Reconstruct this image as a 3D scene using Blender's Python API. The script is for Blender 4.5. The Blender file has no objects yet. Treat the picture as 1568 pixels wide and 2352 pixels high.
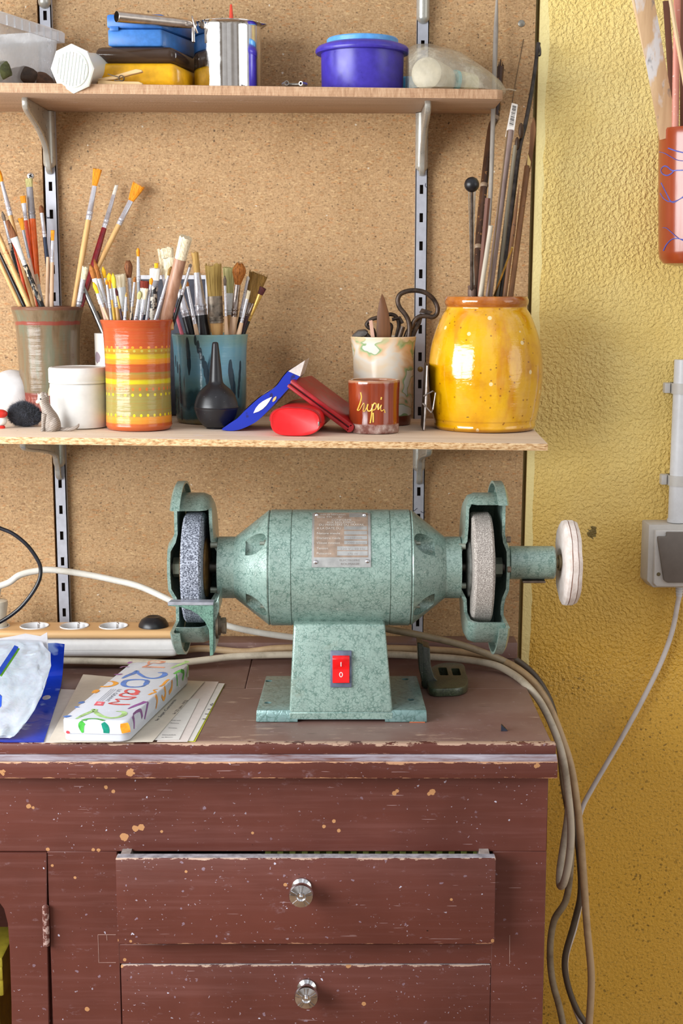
import bpy, bmesh, math, random
from mathutils import Vector, Matrix
from bpy_extras import mesh_utils
PI = math.pi
rad = math.radians
V = Vector
SC = bpy.context.scene
COL = SC.collection
RNG = random.Random(7)

# ---------------------------------------------------------------- camera model
F = 3240.0
PITCH = rad(9.2)
CAM = V((0.0, -2.15, 1.47))
CP, SP = math.cos(PITCH), math.sin(PITCH)

def ray(u, v):
    x = (u - 784.0) / F
    y = (1176.0 - v) / F
    return V((x, CP + y * SP, -SP + y * CP))

def at(u, v, Y):
    d = ray(u, v)
    return CAM + d * ((Y - CAM.y) / d.y)

def onz(u, v, z):
    d = ray(u, v)
    return CAM + d * ((z - CAM.z) / d.z)

def onplane(u, v, p0, n):
    d = ray(u, v)
    return CAM + d * ((p0 - CAM).dot(n) / d.dot(n))

def oncyl(u, v, cx, cy, r):
    d = ray(u, v)
    ox, oy = CAM.x - cx, CAM.y - cy
    a = d.x * d.x + d.y * d.y
    b = 2 * (ox * d.x + oy * d.y)
    c = ox * ox + oy * oy - r * r
    q = b * b - 4 * a * c
    t = (-b - math.sqrt(max(q, 0))) / (2 * a)
    return CAM + d * t

def px(Y, v=1176):
    return (Y - CAM.y) / (F * ray(784, v).y)

# ---------------------------------------------------------------- mesh builder
def catmull(pts, n=8, closed=False):
    P = [V(p) for p in pts]
    out = []
    m = len(P)
    rng = range(m if closed else m - 1)
    for i in rng:
        if closed:
            p0, p1, p2, p3 = P[(i - 1) % m], P[i], P[(i + 1) % m], P[(i + 2) % m]
        else:
            p1, p2 = P[i], P[i + 1]
            p0 = P[i - 1] if i > 0 else p1 * 2 - p2
            p3 = P[i + 2] if i + 2 < m else p2 * 2 - p1
        for k in range(n):
            t = k / n
            out.append(0.5 * ((2 * p1) + (p2 - p0) * t + (2 * p0 - 5 * p1 + 4 * p2 - p3) * t * t
                              + (3 * p1 - p0 - 3 * p2 + p3) * t ** 3))
    if not closed:
        out.append(P[-1])
    return out

def lerp(a, b, t):
    return a + (b - a) * t

class MB:
    def __init__(s):
        s.bm = bmesh.new()

    def poly(s, pts):
        vs = [s.bm.verts.new(p) for p in pts]
        return s.bm.faces.new(vs)

    def box(s, c, size, rot=None, bev=0.0, seg=2):
        b = bmesh.new()
        bmesh.ops.create_cube(b, size=1.0)
        for v in b.verts:
            v.co = V((v.co.x * size[0], v.co.y * size[1], v.co.z * size[2]))
        if bev > 0:
            bmesh.ops.bevel(b, geom=b.edges[:], offset=min(bev, min(size) * 0.49), segments=seg,
                            affect='EDGES', profile=0.5)
        M = Matrix.Translation(V(c)) @ (rot.to_4x4() if rot else Matrix.Identity(4))
        s.add(b, M)
        return s

    def box2(s, a, b, bev=0.0, seg=2):
        a, b = V(a), V(b)
        return s.box((a + b) / 2, (abs(b.x - a.x), abs(b.y - a.y), abs(b.z - a.z)), None, bev, seg)

    def add(s, b, M=None):
        mp = {}
        for v in b.verts:
            mp[v] = s.bm.verts.new(M @ v.co if M else v.co)
        for f in b.faces:
            try:
                s.bm.faces.new([mp[v] for v in f.verts])
            except ValueError:
                pass
        b.free()
        return s

    def prism(s, pts, vec, bev=0.0, seg=2):
        b = bmesh.new()
        vec = V(vec)
        a0 = [b.verts.new(V(p)) for p in pts]
        a1 = [b.verts.new(V(p) + vec) for p in pts]
        n = len(pts)
        b.faces.new(list(reversed(a0)))
        b.faces.new(a1)
        for i in range(n):
            j = (i + 1) % n
            b.faces.new([a0[i], a0[j], a1[j], a1[i]])
        bmesh.ops.recalc_face_normals(b, faces=b.faces[:])
        if bev > 0:
            bmesh.ops.bevel(b, geom=b.edges[:], offset=bev, segments=seg, affect='EDGES', profile=0.5, clamp_overlap=True)
        return s.add(b)

    def hull8(s, bot, top, bev=0.0, seg=2):
        b = bmesh.new()
        a0 = [b.verts.new(V(p)) for p in bot]
        a1 = [b.verts.new(V(p)) for p in top]
        n = len(bot)
        b.faces.new(list(reversed(a0)))
        b.faces.new(a1)
        for i in range(n):
            j = (i + 1) % n
            b.faces.new([a0[i], a0[j], a1[j], a1[i]])
        bmesh.ops.recalc_face_normals(b, faces=b.faces[:])
        if bev > 0:
            bmesh.ops.bevel(b, geom=b.edges[:], offset=bev, segments=seg, affect='EDGES', profile=0.5, clamp_overlap=True)
        return s.add(b)

    def rings(s, rings, cap0=True, cap1=True, closed=True):
        R_ = [[s.bm.verts.new(p) for p in r] for r in rings]
        for a, b in zip(R_, R_[1:]):
            n = len(a)
            for i in range(n if closed else n - 1):
                j = (i + 1) % n
                s.bm.faces.new([a[i], a[j], b[j], b[i]])
        if cap0:
            s.bm.faces.new(list(reversed(R_[0])))
        if cap1:
            s.bm.faces.new(R_[-1])
        return R_

    def tube(s, pts, r, n=10, cap=True, r2=None, side=None):
        P = [V(p) for p in pts]
        m = len(P)
        rs = r if isinstance(r, (list, tuple)) else [r] * m
        r2s = (r2 if isinstance(r2, (list, tuple)) else [r2] * m) if r2 is not None else rs
        T = []
        for i in range(m):
            t = P[min(i + 1, m - 1)] - P[max(i - 1, 0)]
            T.append(t.normalized() if t.length > 1e-9 else V((0, 0, 1)))
        ref = V(side) if side is not None else (V((0, 1, 0)).cross(T[0]) if abs(T[0].y) < 0.9 else V((1, 0, 0)))
        rings = []
        a = ref
        for i in range(m):
            a = a - T[i] * a.dot(T[i])
            if a.length < 1e-6:
                a = V((1, 0, 0)) - T[i] * T[i].x
            a.normalize()
            b = T[i].cross(a)
            rings.append([P[i] + a * (rs[i] * math.cos(2 * PI * k / n)) + b * (r2s[i] * math.sin(2 * PI * k / n)) for k in range(n)])
        s.rings(rings, cap, cap)
        return s

    def lathe(s, prof, c, axis='Z', n=48, cap0=False, cap1=False, M=None, a0=0.0):
        rings = []
        c = V(c)
        for (r, h) in prof:
            ring = []
            for k in range(n):
                a = a0 + 2 * PI * k / n
                if axis == 'Z':
                    p = V((r * math.cos(a), r * math.sin(a), h))
                elif axis == 'X':
                    p = V((h, r * math.cos(a), r * math.sin(a)))
                else:
                    p = V((r * math.cos(a), h, r * math.sin(a)))
                if M:
                    p = M @ p
                ring.append(c + p)
            rings.append(ring)
        s.rings(rings, cap0, cap1)
        return s

    def ball(s, c, r, nu=20, nv=12, sq=(1, 1, 1), rot=None):
        b = bmesh.new()
        bmesh.ops.create_uvsphere(b, u_segments=nu, v_segments=nv, radius=1.0)
        M = Matrix.Translation(V(c)) @ (rot.to_4x4() if rot else Matrix.Identity(4)) @ Matrix.Diagonal((r * sq[0], r * sq[1], r * sq[2], 1))
        return s.add(b, M)

    def mesh(s, me, M=None):
        b = bmesh.new()
        b.from_mesh(me)
        return s.add(b, M)

    def jitter(s, amp, scale=60.0, seed=0):
        from mathutils import noise
        for v in s.bm.verts:
            q = v.co * scale + V((seed * 3.1, seed * 1.7, seed))
            v.co += V((noise.noise(q), noise.noise(q + V((31, 7, 3))), noise.noise(q + V((5, 17, 41))))) * amp
        return s

    def subdiv(s, cuts=1):
        bmesh.ops.subdivide_edges(s.bm, edges=s.bm.edges[:], cuts=cuts, use_grid_fill=True)
        return s

    def recalc(s):
        bmesh.ops.recalc_face_normals(s.bm, faces=s.bm.faces[:])
        return s

ORIGIN = {}

def finish(name, mb, mat, parent=None, origin=None, smooth=38, weld=0.0):
    """one mesh object; world-space geometry moved under its parent / its own base point"""
    bm = mb.bm
    if weld > 0:
        bmesh.ops.remove_doubles(bm, verts=bm.verts[:], dist=weld)
    bmesh.ops.recalc_face_normals(bm, faces=bm.faces[:])
    if parent is not None:
        o0 = ORIGIN[parent.name]
    elif origin is not None:
        o0 = V(origin)
    else:
        xs = [v.co.x for v in bm.verts]; ys = [v.co.y for v in bm.verts]; zs = [v.co.z for v in bm.verts]
        o0 = V(((min(xs) + max(xs)) / 2, (min(ys) + max(ys)) / 2, min(zs)))
    for v in bm.verts:
        v.co -= o0
    me = bpy.data.meshes.new(name)
    bm.to_mesh(me)
    bm.free()
    if smooth:
        me.polygons.foreach_set('use_smooth', [True] * len(me.polygons))
        me.set_sharp_from_angle(angle=rad(smooth))
    ob = bpy.data.objects.new(name, me)
    COL.objects.link(ob)
    mats = mat if isinstance(mat, (list, tuple)) else [mat]
    for m in mats:
        me.materials.append(m)
    ORIGIN[ob.name] = o0.copy()
    if parent is not None:
        ob.parent = parent
    else:
        ob.location = o0
    return ob

def tag(o, label, cat, group=None, kind=None):
    o['label'] = label
    o['category'] = cat
    if group: o['group'] = group
    if kind: o['kind'] = kind
    return o

def thing(name, loc, label, cat, group=None):
    o = bpy.data.objects.new(name, None)
    o.empty_display_size = 0.02
    COL.objects.link(o)
    o.location = V(loc)
    ORIGIN[o.name] = V(loc)
    return tag(o, label, cat, group)

def one(name, mb, mat, label, cat, group=None, **k):
    return tag(finish(name, mb, mat, **k), label, cat, group)

def struct(name, mb, mat, **k):
    o = finish(name, mb, mat, **k)
    o['kind'] = 'structure'
    return o

def boolean(mbA, mbB, op='DIFFERENCE'):
    """apply an exact boolean, return a new MB"""
    obs = []
    for mb in (mbA, mbB):
        bmesh.ops.recalc_face_normals(mb.bm, faces=mb.bm.faces[:])
        me = bpy.data.meshes.new('tmp_cut')
        mb.bm.to_mesh(me); mb.bm.free()
        ob = bpy.data.objects.new('tmp_cut', me)
        COL.objects.link(ob); obs.append(ob)
    md = obs[0].modifiers.new('b', 'BOOLEAN')
    md.operation = op; md.object = obs[1]; md.solver = 'EXACT'
    dg = bpy.context.evaluated_depsgraph_get()
    dg.update()
    ev = obs[0].evaluated_get(dg)
    me = bpy.data.meshes.new_from_object(ev)
    out = MB()
    out.bm.from_mesh(me)
    bpy.data.meshes.remove(me)
    for ob in obs:
        m = ob.data
        bpy.data.objects.remove(ob); bpy.data.meshes.remove(m)
    return out

def text_mesh(body, size, extrude=0.0, align='LEFT', bold=0.0, shear=0.0):
    cu = bpy.data.curves.new('tmp_text', 'FONT')
    cu.body = body; cu.size = size; cu.extrude = extrude; cu.align_x = align; cu.offset = bold; cu.shear = shear
    cu.resolution_u = 3
    ob = bpy.data.objects.new('tmp_text', cu)
    COL.objects.link(ob)
    dg = bpy.context.evaluated_depsgraph_get(); dg.update()
    me = bpy.data.meshes.new_from_object(ob.evaluated_get(dg))
    bpy.data.objects.remove(ob); bpy.data.curves.remove(cu)
    b = bmesh.new(); b.from_mesh(me); bpy.data.meshes.remove(me)
    return b

def ribbon(mb, pts, ws, normal, lift=0.0004):
    """flat brush stroke along pts (world) lying on a surface with the given normal (vector or function)"""
    P = [V(p) for p in pts]
    L, Rr = [], []
    for i, p in enumerate(P):
        t = (P[min(i + 1, len(P) - 1)] - P[max(i - 1, 0)])
        n = normal(p) if callable(normal) else V(normal)
        sd = n.cross(t)
        if sd.length < 1e-9: sd = V((1, 0, 0))
        sd.normalize()
        w = ws[i] if isinstance(ws, (list, tuple)) else ws
        L.append(p + sd * w / 2 + n * lift); Rr.append(p - sd * w / 2 + n * lift)
    for i in range(len(P) - 1):
        mb.poly([L[i], Rr[i], Rr[i + 1], L[i + 1]])
LIGHT_E, WORLD_E, EXPOSURE = 80.0, 0.82, 0.1
# ---------------------------------------------------------------- materials
def lin(c):
    """'#rrggbb' or (r,g,b) 0..255 -> linear rgba"""
    if isinstance(c, str):
        c = c.lstrip('#'); c = tuple(int(c[i:i + 2], 16) for i in (0, 2, 4))
    out = []
    for x in c[:3]:
        x /= 255.0
        out.append(x / 12.92 if x <= 0.04045 else ((x + 0.055) / 1.055) ** 2.4)
    return (out[0], out[1], out[2], 1.0)

class Mat:
    def __init__(s, name, col=(128, 128, 128), rough=0.5, metal=0.0, spec=0.5, **kw):
        s.m = bpy.data.materials.new(name)
        s.m.use_nodes = True
        s.nt = s.m.node_tree
        s.b = s.nt.nodes['Principled BSDF']
        s.set('Base Color', lin(col)); s.set('Roughness', rough); s.set('Metallic', metal)
        s.set('Specular IOR Level', spec)
        for k, v in kw.items():
            s.set(k, v)
        s._co = None
    def set(s, k, v):
        i = s.b.inputs[k]
        if isinstance(v, bpy.types.NodeSocket):
            s.nt.links.new(v, i)
        else:
            i.default_value = v
    def node(s, t, **ins):
        n = s.nt.nodes.new(t)
        return n
    def link(s, sock, v):
        if isinstance(v, bpy.types.NodeSocket):
            s.nt.links.new(v, sock)
        else:
            sock.default_value = v
    def coord(s, kind='Object'):
        if s._co is None:
            s._co = s.node('ShaderNodeTexCoord')
        return s._co.outputs[kind]
    def geo(s):
        g = s.node('ShaderNodeNewGeometry')
        return g.outputs['Position']
    def normal(s):
        return s.node('ShaderNodeNewGeometry').outputs['True Normal']
    def mapv(s, vec, scale=(1, 1, 1), rot=(0, 0, 0), loc=(0, 0, 0)):
        n = s.node('ShaderNodeMapping')
        s.link(n.inputs['Vector'], vec)
        n.inputs['Scale'].default_value = scale
        n.inputs['Rotation'].default_value = rot
        n.inputs['Location'].default_value = loc
        return n.outputs[0]
    def noise(s, vec, scale=5, detail=2, rough=0.5, dist=0.0, out='Fac'):
        n = s.node('ShaderNodeTexNoise')
        s.link(n.inputs['Vector'], vec)
        s.link(n.inputs['Scale'], scale)
        n.inputs['Detail'].default_value = detail
        n.inputs['Roughness'].default_value = rough
        n.inputs['Distortion'].default_value = dist
        return n.outputs[out]
    def voro(s, vec, scale=5, feature='F1', out='Distance', rand=1.0, smooth=None):
        n = s.node('ShaderNodeTexVoronoi')
        n.feature = feature
        s.link(n.inputs['Vector'], vec)
        n.inputs['Scale'].default_value = scale
        n.inputs['Randomness'].default_value = rand
        return n.outputs[out]
    def wave(s, vec, scale=5, dist=2.0, detail=2, dscale=1.0, direction='X', prof='SIN'):
        n = s.node('ShaderNodeTexWave')
        n.bands_direction = direction
        n.wave_profile = prof
        s.link(n.inputs['Vector'], vec)
        n.inputs['Scale'].default_value = scale
        n.inputs['Distortion'].default_value = dist
        n.inputs['Detail'].default_value = detail
        n.inputs['Detail Scale'].default_value = dscale
        return n.outputs['Fac']
    def ramp(s, fac, stops, interp='LINEAR'):
        n = s.node('ShaderNodeValToRGB')
        n.color_ramp.interpolation = interp
        el = n.color_ramp.elements
        while len(el) > len(stops):
            el.remove(el[-1])
        while len(el) < len(stops):
            el.new(0.5)
        for e, (p, c) in zip(el, stops):
            e.position = p
            if isinstance(c, (int, float)):
                e.color = (c, c, c, 1)
            else:
                e.color = lin(c)
        s.link(n.inputs['Fac'], fac)
        return n.outputs['Color']
    def mix(s, fac, a, b, blend='MIX'):
        n = s.node('ShaderNodeMix')
        n.data_type = 'RGBA'
        n.blend_type = blend
        s.link(n.inputs[0], fac)
        for i, c in ((6, a), (7, b)):
            if isinstance(c, bpy.types.NodeSocket):
                s.nt.links.new(c, n.inputs[i])
            elif isinstance(c, (int, float)):
                n.inputs[i].default_value = (c, c, c, 1)
            else:
                n.inputs[i].default_value = lin(c)
        return n.outputs[2]
    def math(s, op, a, b=0.0, c=None, clamp=False):
        n = s.node('ShaderNodeMath')
        n.operation = op
        n.use_clamp = clamp
        s.link(n.inputs[0], a); s.link(n.inputs[1], b)
        if c is not None: s.link(n.inputs[2], c)
        return n.outputs[0]
    def maprange(s, v, a, b, c=0.0, d=1.0):
        n = s.node('ShaderNodeMapRange')
        s.link(n.inputs[0], v)
        for i, x in enumerate((a, b, c, d)):
            n.inputs[i + 1].default_value = x
        return n.outputs[0]
    def xyz(s, vec):
        n = s.node('ShaderNodeSeparateXYZ')
        s.link(n.inputs[0], vec)
        return n.outputs
    def vadd(s, a, b, op='ADD', scale=None):
        n = s.node('ShaderNodeVectorMath')
        n.operation = op
        s.link(n.inputs[0], a); 
        if b is not None: s.link(n.inputs[1], b)
        if scale is not None: n.inputs['Scale'].default_value = scale
        return n.outputs[0]
    def warp(s, vec, scale, amp, detail=2):
        c = s.noise(vec, scale, detail, out='Color')
        c = s.vadd(c, (0.5, 0.5, 0.5), 'SUBTRACT')
        c = s.vadd(c, None, 'SCALE', amp)
        return s.vadd(vec, c)
    def bump(s, h, strength=0.3, dist=0.002):
        n = s.node('ShaderNodeBump')
        n.inputs['Strength'].default_value = strength
        n.inputs['Distance'].default_value = dist
        s.link(n.inputs['Height'], h)
        s.set('Normal', n.outputs[0])
        return n.outputs[0]
    def blobs(s, vec, pts, wob=0.35):
        """mask of irregular patches around given points [(x,y,z,r)] in the coordinate space of vec"""
        w = s.noise(vec, 240, 3, 0.6)
        acc = None
        for p in pts:
            d = s.node('ShaderNodeVectorMath'); d.operation = 'DISTANCE'
            s.link(d.inputs[0], vec); d.inputs[1].default_value = p[:3]
            k = s.math('DIVIDE', d.outputs['Value'], p[3])
            acc = k if acc is None else s.math('MINIMUM', acc, k)
        k = s.math('ADD', acc, s.math('MULTIPLY', s.math('SUBTRACT', w, 0.5), wob * 4))
        return s.math('LESS_THAN', k, 1.0)

MATS = {}
def plain(name, col, rough=0.5, metal=0.0, var=0.08, **kw):
    """simple procedural paint/plastic/metal with slight mottling"""
    if name in MATS: return MATS[name]
    M = Mat(name, col, rough, metal, **kw)
    c = M.coord()
    n = M.noise(c, 90, 3, 0.6)
    base = lin(col)
    r, g, b = [int(x) for x in (col if not isinstance(col, str) else [int(col.lstrip('#')[i:i+2], 16) for i in (0, 2, 4)])]
    dk = tuple(max(0, x * (1 - var)) for x in (r, g, b)); lt = tuple(min(255, x * (1 + var)) for x in (r, g, b))
    M.set('Base Color', M.ramp(n, [(0.3, dk), (0.7, lt)]))
    M.set('Roughness', M.maprange(n, 0.3, 0.7, max(0.02, rough - 0.05), min(1, rough + 0.06)))
    MATS[name] = M.m
    return M.m

def mat_chipboard():
    M = Mat('chipboard', rough=0.6, spec=0.35)
    p = M.geo()
    base = M.ramp(M.noise(p, 7, 4, 0.6), [(0.3, (164, 128, 86)), (0.55, (184, 148, 106)), (0.75, (172, 136, 94))])
    fine = M.noise(p, 300, 4, 0.65)
    base = M.mix(M.math('MULTIPLY', M.ramp(fine, [(0.45, 0.0), (0.65, 1.0)]), 0.5), base, (206, 174, 132))
    base = M.mix(M.math('MULTIPLY', M.ramp(M.noise(p, 380, 3, 0.7), [(0.50, 0.0), (0.66, 1.0)]), 0.55), base, (108, 76, 42))
    base = M.mix(M.math('MULTIPLY', M.ramp(M.noise(p, 130, 4, 0.7), [(0.50, 0.0), (0.66, 1.0)]), 0.32), base, (112, 82, 50))
    rnd = [(0.5, (110, 330), (216, 184, 136), 0.0), (1.7, (120, 360), (158, 106, 56), 7.0), (2.6, (90, 300), (188, 126, 70), 3.0), (1.1, (100, 400), (206, 172, 122), 5.0), (2.9, (140, 420), (116, 84, 54), 9.0)]
    for ang, sc, col, off in rnd:
        w = M.warp(M.vadd(p, (off, off * 2, off)), 50, 0.012)
        mv = M.mapv(w, (sc[0], 1, sc[1]), (0, ang, 0))
        v = M.node('ShaderNodeTexVoronoi'); M.link(v.inputs['Vector'], mv); v.inputs['Scale'].default_value = 1.0
        cellr = M.xyz(v.outputs['Color'])[0]
        inside = M.ramp(v.outputs['Distance'], [(0.22, 1.0), (0.4, 0.0)])
        sel = M.math('GREATER_THAN', cellr, 0.76)
        base = M.mix(M.math('MULTIPLY', M.math('MULTIPLY', inside, sel), 0.5), base, col)
    q = M.warp(p, 90, 0.006)
    for sc, th, se, a_, c in ((170, 0.22, 0.70, 0.6, (84, 64, 46)), (75, 0.10, 0.78, 0.75, (66, 50, 38)), (48, 0.07, 0.78, 0.75, (222, 212, 194))):
        d = M.voro(q, sc); se_ = M.xyz(M.voro(q, sc, out='Color'))[0]
        base = M.mix(M.math('MULTIPLY', M.math('MULTIPLY', M.math('LESS_THAN', d, th), M.math('GREATER_THAN', se_, se)), a_), base, c)
    M.set('Base Color', base)
    M.bump(fine, 0.12, 0.001)
    return M.m

def mat_plaster(strip):
    """rough yellow plaster; strip = (x at z0, x at z1, z0, z1, width): smooth pale margin beside the board"""
    M = Mat('yellow_plaster', rough=0.42, spec=0.4)
    p = M.geo()
    X, Y, Z = M.xyz(p)
    tone = M.noise(p, 3.2, 4, 0.6)
    col = M.ramp(tone, [(0.3, (236, 204, 116)), (0.5, (242, 214, 132)), (0.7, (244, 222, 150))])
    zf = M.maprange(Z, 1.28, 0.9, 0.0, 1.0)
    col = M.mix(M.math('MULTIPLY', zf, 0.8), col, (222, 166, 44))  # shade on the lower wall put into the colour as ochre
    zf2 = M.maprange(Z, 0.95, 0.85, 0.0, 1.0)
    # soot specks low on the wall
    sp = M.voro(M.warp(p, 60, 0.012), 120); sc = M.xyz(M.voro(M.warp(p, 60, 0.012), 120, out='Color'))[0]
    m = M.math('MULTIPLY', M.math('LESS_THAN', M.math('ADD', sp, M.math('MULTIPLY', M.noise(p, 200, 3), 0.3)), 0.40), M.math('GREATER_THAN', sc, 0.45))
    patch = M.ramp(M.noise(p, 11, 3), [(0.42, 0.0), (0.6, 1.0)])
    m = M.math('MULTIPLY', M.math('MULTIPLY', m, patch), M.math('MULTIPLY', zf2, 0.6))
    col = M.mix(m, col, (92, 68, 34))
    fsp = M.noise(p, 240, 2, 0.6)
    m3 = M.math('MULTIPLY', M.ramp(fsp, [(0.56, 0.0), (0.66, 1.0)]), M.math('MULTIPLY', zf2, 0.4))
    col = M.mix(m3, col, (96, 74, 40))
    # dark scuff beside the mop wheel
    sm = at(1358, 1226, 0.004)
    col = M.mix(M.math('MULTIPLY', M.blobs(p, [(sm.x, sm.y, sm.z, 0.007), (sm.x + .003, sm.y, sm.z + .008, 0.004)], 0.6), 0.8), col, (64, 58, 26))
    x0, x1, z0, z1, w = strip
    edge = M.math('ADD', x0, M.math('MULTIPLY', M.math('SUBTRACT', Z, z0), (x1 - x0) / (z1 - z0)))
    dx = M.math('SUBTRACT', X, edge)
    wob = M.math('ADD', w, M.math('MULTIPLY', M.math('SUBTRACT', M.noise(p, 14, 3), 0.5), 0.014))
    st = M.math('LESS_THAN', dx, wob)
    col = M.mix(M.math('MULTIPLY', st, 0.7), col, (242, 230, 168))
    gap_shade = M.math('LESS_THAN', M.math('ADD', dx, M.math('MULTIPLY', M.noise(p, 60, 3), 0.008)), 0.0062)
    col = M.mix(M.math('MULTIPLY', gap_shade, 0.75), col, (66, 58, 22))  # darkness of the gap beside the board painted into the colour
    M.set('Base Color', col)
    n1 = M.noise(p, 200, 2, 0.5, 0.3)
    n2 = M.noise(p, 330, 3, 0.6)
    h = M.math('ADD', M.ramp(n1, [(0.36, 0.0), (0.66, 1.0)]), M.math('MULTIPLY', n2, 0.35))
    amp = M.math('MULTIPLY', M.math('SUBTRACT', 1.0, M.math('MULTIPLY', st, 0.8)), M.maprange(Z, 0.80, 0.90, 0.25, 1.0))
    M.bump(M.math('MULTIPLY', h, amp), 0.75, 0.0028)
    M.set('Roughness', M.maprange(Z, 0.85, 1.15, 0.36, 0.55))
    return M.m

def mat_hammer(name='hammered_green', light=(150, 174, 164), dark=(78, 112, 102), sc=230, metal=0.15, rough=0.3):
    M = Mat(name, rough=rough, metal=metal)
    M.set('Coat Weight', 0.5); M.set('Coat Roughness', 0.25)
    p = M.coord()
    w = M.warp(M.warp(p, 300, 0.004, 3), 90, 0.010)
    e = M.voro(w, sc, 'DISTANCE_TO_EDGE')
    k = M.noise(p, 130, 3, 0.6)
    line = M.ramp(M.math('ADD', e, M.math('MULTIPLY', M.math('SUBTRACT', k, 0.46), 0.55)), [(0.0, 1.0), (0.05, 0.6), (0.17, 0.0)])
    col = M.ramp(M.noise(p, 60, 3, 0.6), [(0.3, tuple(x * 0.9 for x in light)), (0.65, light)])
    col = M.mix(M.math('MULTIPLY', line, 0.75), col, dark)
    rust = M.ramp(M.noise(p, 20, 5, 0.7), [(0.60, 0.0), (0.74, 1.0)])
    col = M.mix(M.math('MULTIPLY', rust, 0.5), col, (112, 108, 84))
    sc_ = M.ramp(M.noise(p, 150, 3, 0.7), [(0.70, 0.0), (0.72, 1.0)])
    col = M.mix(M.math('MULTIPLY', sc_, 0.55), col, (205, 212, 205))
    M.set('Base Color', col)
    M.bump(M.math('SUBTRACT', 1.0, line), 0.2, 0.0008)
    return M.m

def mat_maroon(name, chips=(), bare=0.0, worn_edge=None, top=False, specky=0.0):
    M = Mat(name, rough=0.4, spec=0.45)
    p = M.geo()
    X, Y, Z = M.xyz(p)
    brush = M.noise(M.mapv(p, (6, 6, 140)), 1.0, 4, 0.6)
    tone = M.noise(p, 6, 4, 0.6)
    col = M.ramp(tone, [(0.3, (88, 46, 38)), (0.7, (105, 57, 48))])
    col = M.mix(M.math('MULTIPLY', M.ramp(brush, [(0.5, 0.0), (0.75, 1.0)]), 0.16), col, (142, 92, 86))
    # grey-violet scuffs
    sc = M.ramp(M.noise(M.mapv(p, (1, 1, 2.2)), 30, 6, 0.75), [(0.60, 0.0), (0.76, 1.0)])
    col = M.mix(M.math('MULTIPLY', sc, 0.45 if not top else 0.8), col, (160, 136, 142))
    # fine white specks and drips
    for scl, th, sel, c, a in ((190, 0.15, 0.78, (190, 176, 188), 0.55), (70, 0.13, 0.76, (150, 132, 148), 0.6), (50, 0.075, 0.62, (206, 204, 222), 0.85), (80, 0.05, 0.86, (36, 20, 16), 0.9)):
        q = M.warp(M.vadd(p, (scl, 0, 0)), 130, 0.009)
        d = M.voro(q, scl); s = M.xyz(M.voro(q, scl, out='Color'))[0]
        patch = M.ramp(M.noise(p, 6 + scl * 0.02, 3), [(0.44 - specky * .14, 0.0), (0.60 - specky * .1, 1.0)])
        m = M.math('MULTIPLY', M.math('MULTIPLY', M.math('LESS_THAN', d, th), M.math('GREATER_THAN', s, sel - specky * 0.16)), M.math('MULTIPLY', patch, a))
        col = M.mix(m, col, c)
    # thin scratches
    for ang in (0.35, -0.5, 1.4):
        w = M.noise(M.mapv(p, (14, 14, 330), (0, ang, 0)), 1.0, 2, 0.5)
        m = M.math('MULTIPLY', M.math('GREATER_THAN', w, 0.735), M.math('GREATER_THAN', M.noise(p, 16, 2), 0.52))
        col = M.mix(M.math('MULTIPLY', m, 0.55), col, (178, 150, 150))
    if bare > 0:
        dust = M.ramp(M.noise(p, 9, 4, 0.6), [(0.35, 0.4), (0.7, 0.85)])
        col = M.mix(dust, col, (142, 117, 108))
        wn = M.noise(M.mapv(p, (12, 60, 60)), 1.0, 6, 0.75)
        front = M.maprange(Y, -0.34, -0.43, 0.0, 0.05)
        m = M.ramp(M.math('ADD', wn, front), [(0.64 - bare * 0.06, 0.0), (0.72 - bare * 0.06, 1.0)])
        col = M.mix(M.math('MULTIPLY', m, 0.7), col, (186, 158, 138))
        m = M.ramp(M.noise(M.mapv(p, (16, 70, 60)), 1.0, 5, 0.7), [(0.62, 0.0), (0.7, 1.0)])
        col = M.mix(M.math('MULTIPLY', m, 0.6), col, (78, 52, 42))
    if worn_edge:
        for (z, w, cc) in worn_edge:
            d = M.math('ABSOLUTE', M.math('SUBTRACT', Z, z))
            k = M.math('ADD', d, M.math('MULTIPLY', M.math('SUBTRACT', M.noise(M.mapv(p, (35, 35, 160)), 1.0, 5, 0.75), 0.5), 0.016))
            col = M.mix(M.math('MULTIPLY', M.math('LESS_THAN', k, w), 0.85), col, cc)
    if chips:
        m = M.blobs(p, chips, 0.22)
        col = M.mix(m, col, (186, 136, 92))
    M.set('Base Color', col)
    M.set('Roughness', M.maprange(brush, 0.3, 0.8, 0.33, 0.55))
    M.bump(brush, 0.10, 0.001)
    return M.m

def mat_wood(name, c1, c2, scale=1.0, rough=0.55, axis='X', spots=0.0, spot=(120, 30, 20)):
    if name in MATS: return MATS[name]
    M = Mat(name, rough=rough, spec=0.35)
    p = M.coord()
    st = {'X': (4, 70, 70), 'Z': (70, 70, 4), 'Y': (70, 4, 70)}[axis]
    g = M.noise(M.mapv(p, tuple(x * scale for x in st)), 1.0, 5, 0.62, 0.4)
    col = M.ramp(g, [(0.32, c1), (0.68, c2)])
    if spots > 0:
        sp = M.ramp(M.noise(p, 160, 4, 0.7), [(0.66 - spots * 0.1, 0.0), (0.69 - spots * 0.1, 1.0)])
        col = M.mix(M.math('MULTIPLY', sp, 0.85), col, spot)
    M.set('Base Color', col)
    M.bump(g, 0.12, 0.0006)
    MATS[name] = M.m
    return M.m

def mat_bristle(name, c_root, c_tip):
    if name in MATS: return MATS[name]
    M = Mat(name, rough=0.65, spec=0.25)
    p = M.coord()
    n = M.noise(M.mapv(p, (900, 900, 25)), 1.0, 3, 0.6)
    M.set('Base Color', M.ramp(n, [(0.28, c_root), (0.62, c_tip)]))
    MATS[name] = M.m
    return M.m

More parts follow.
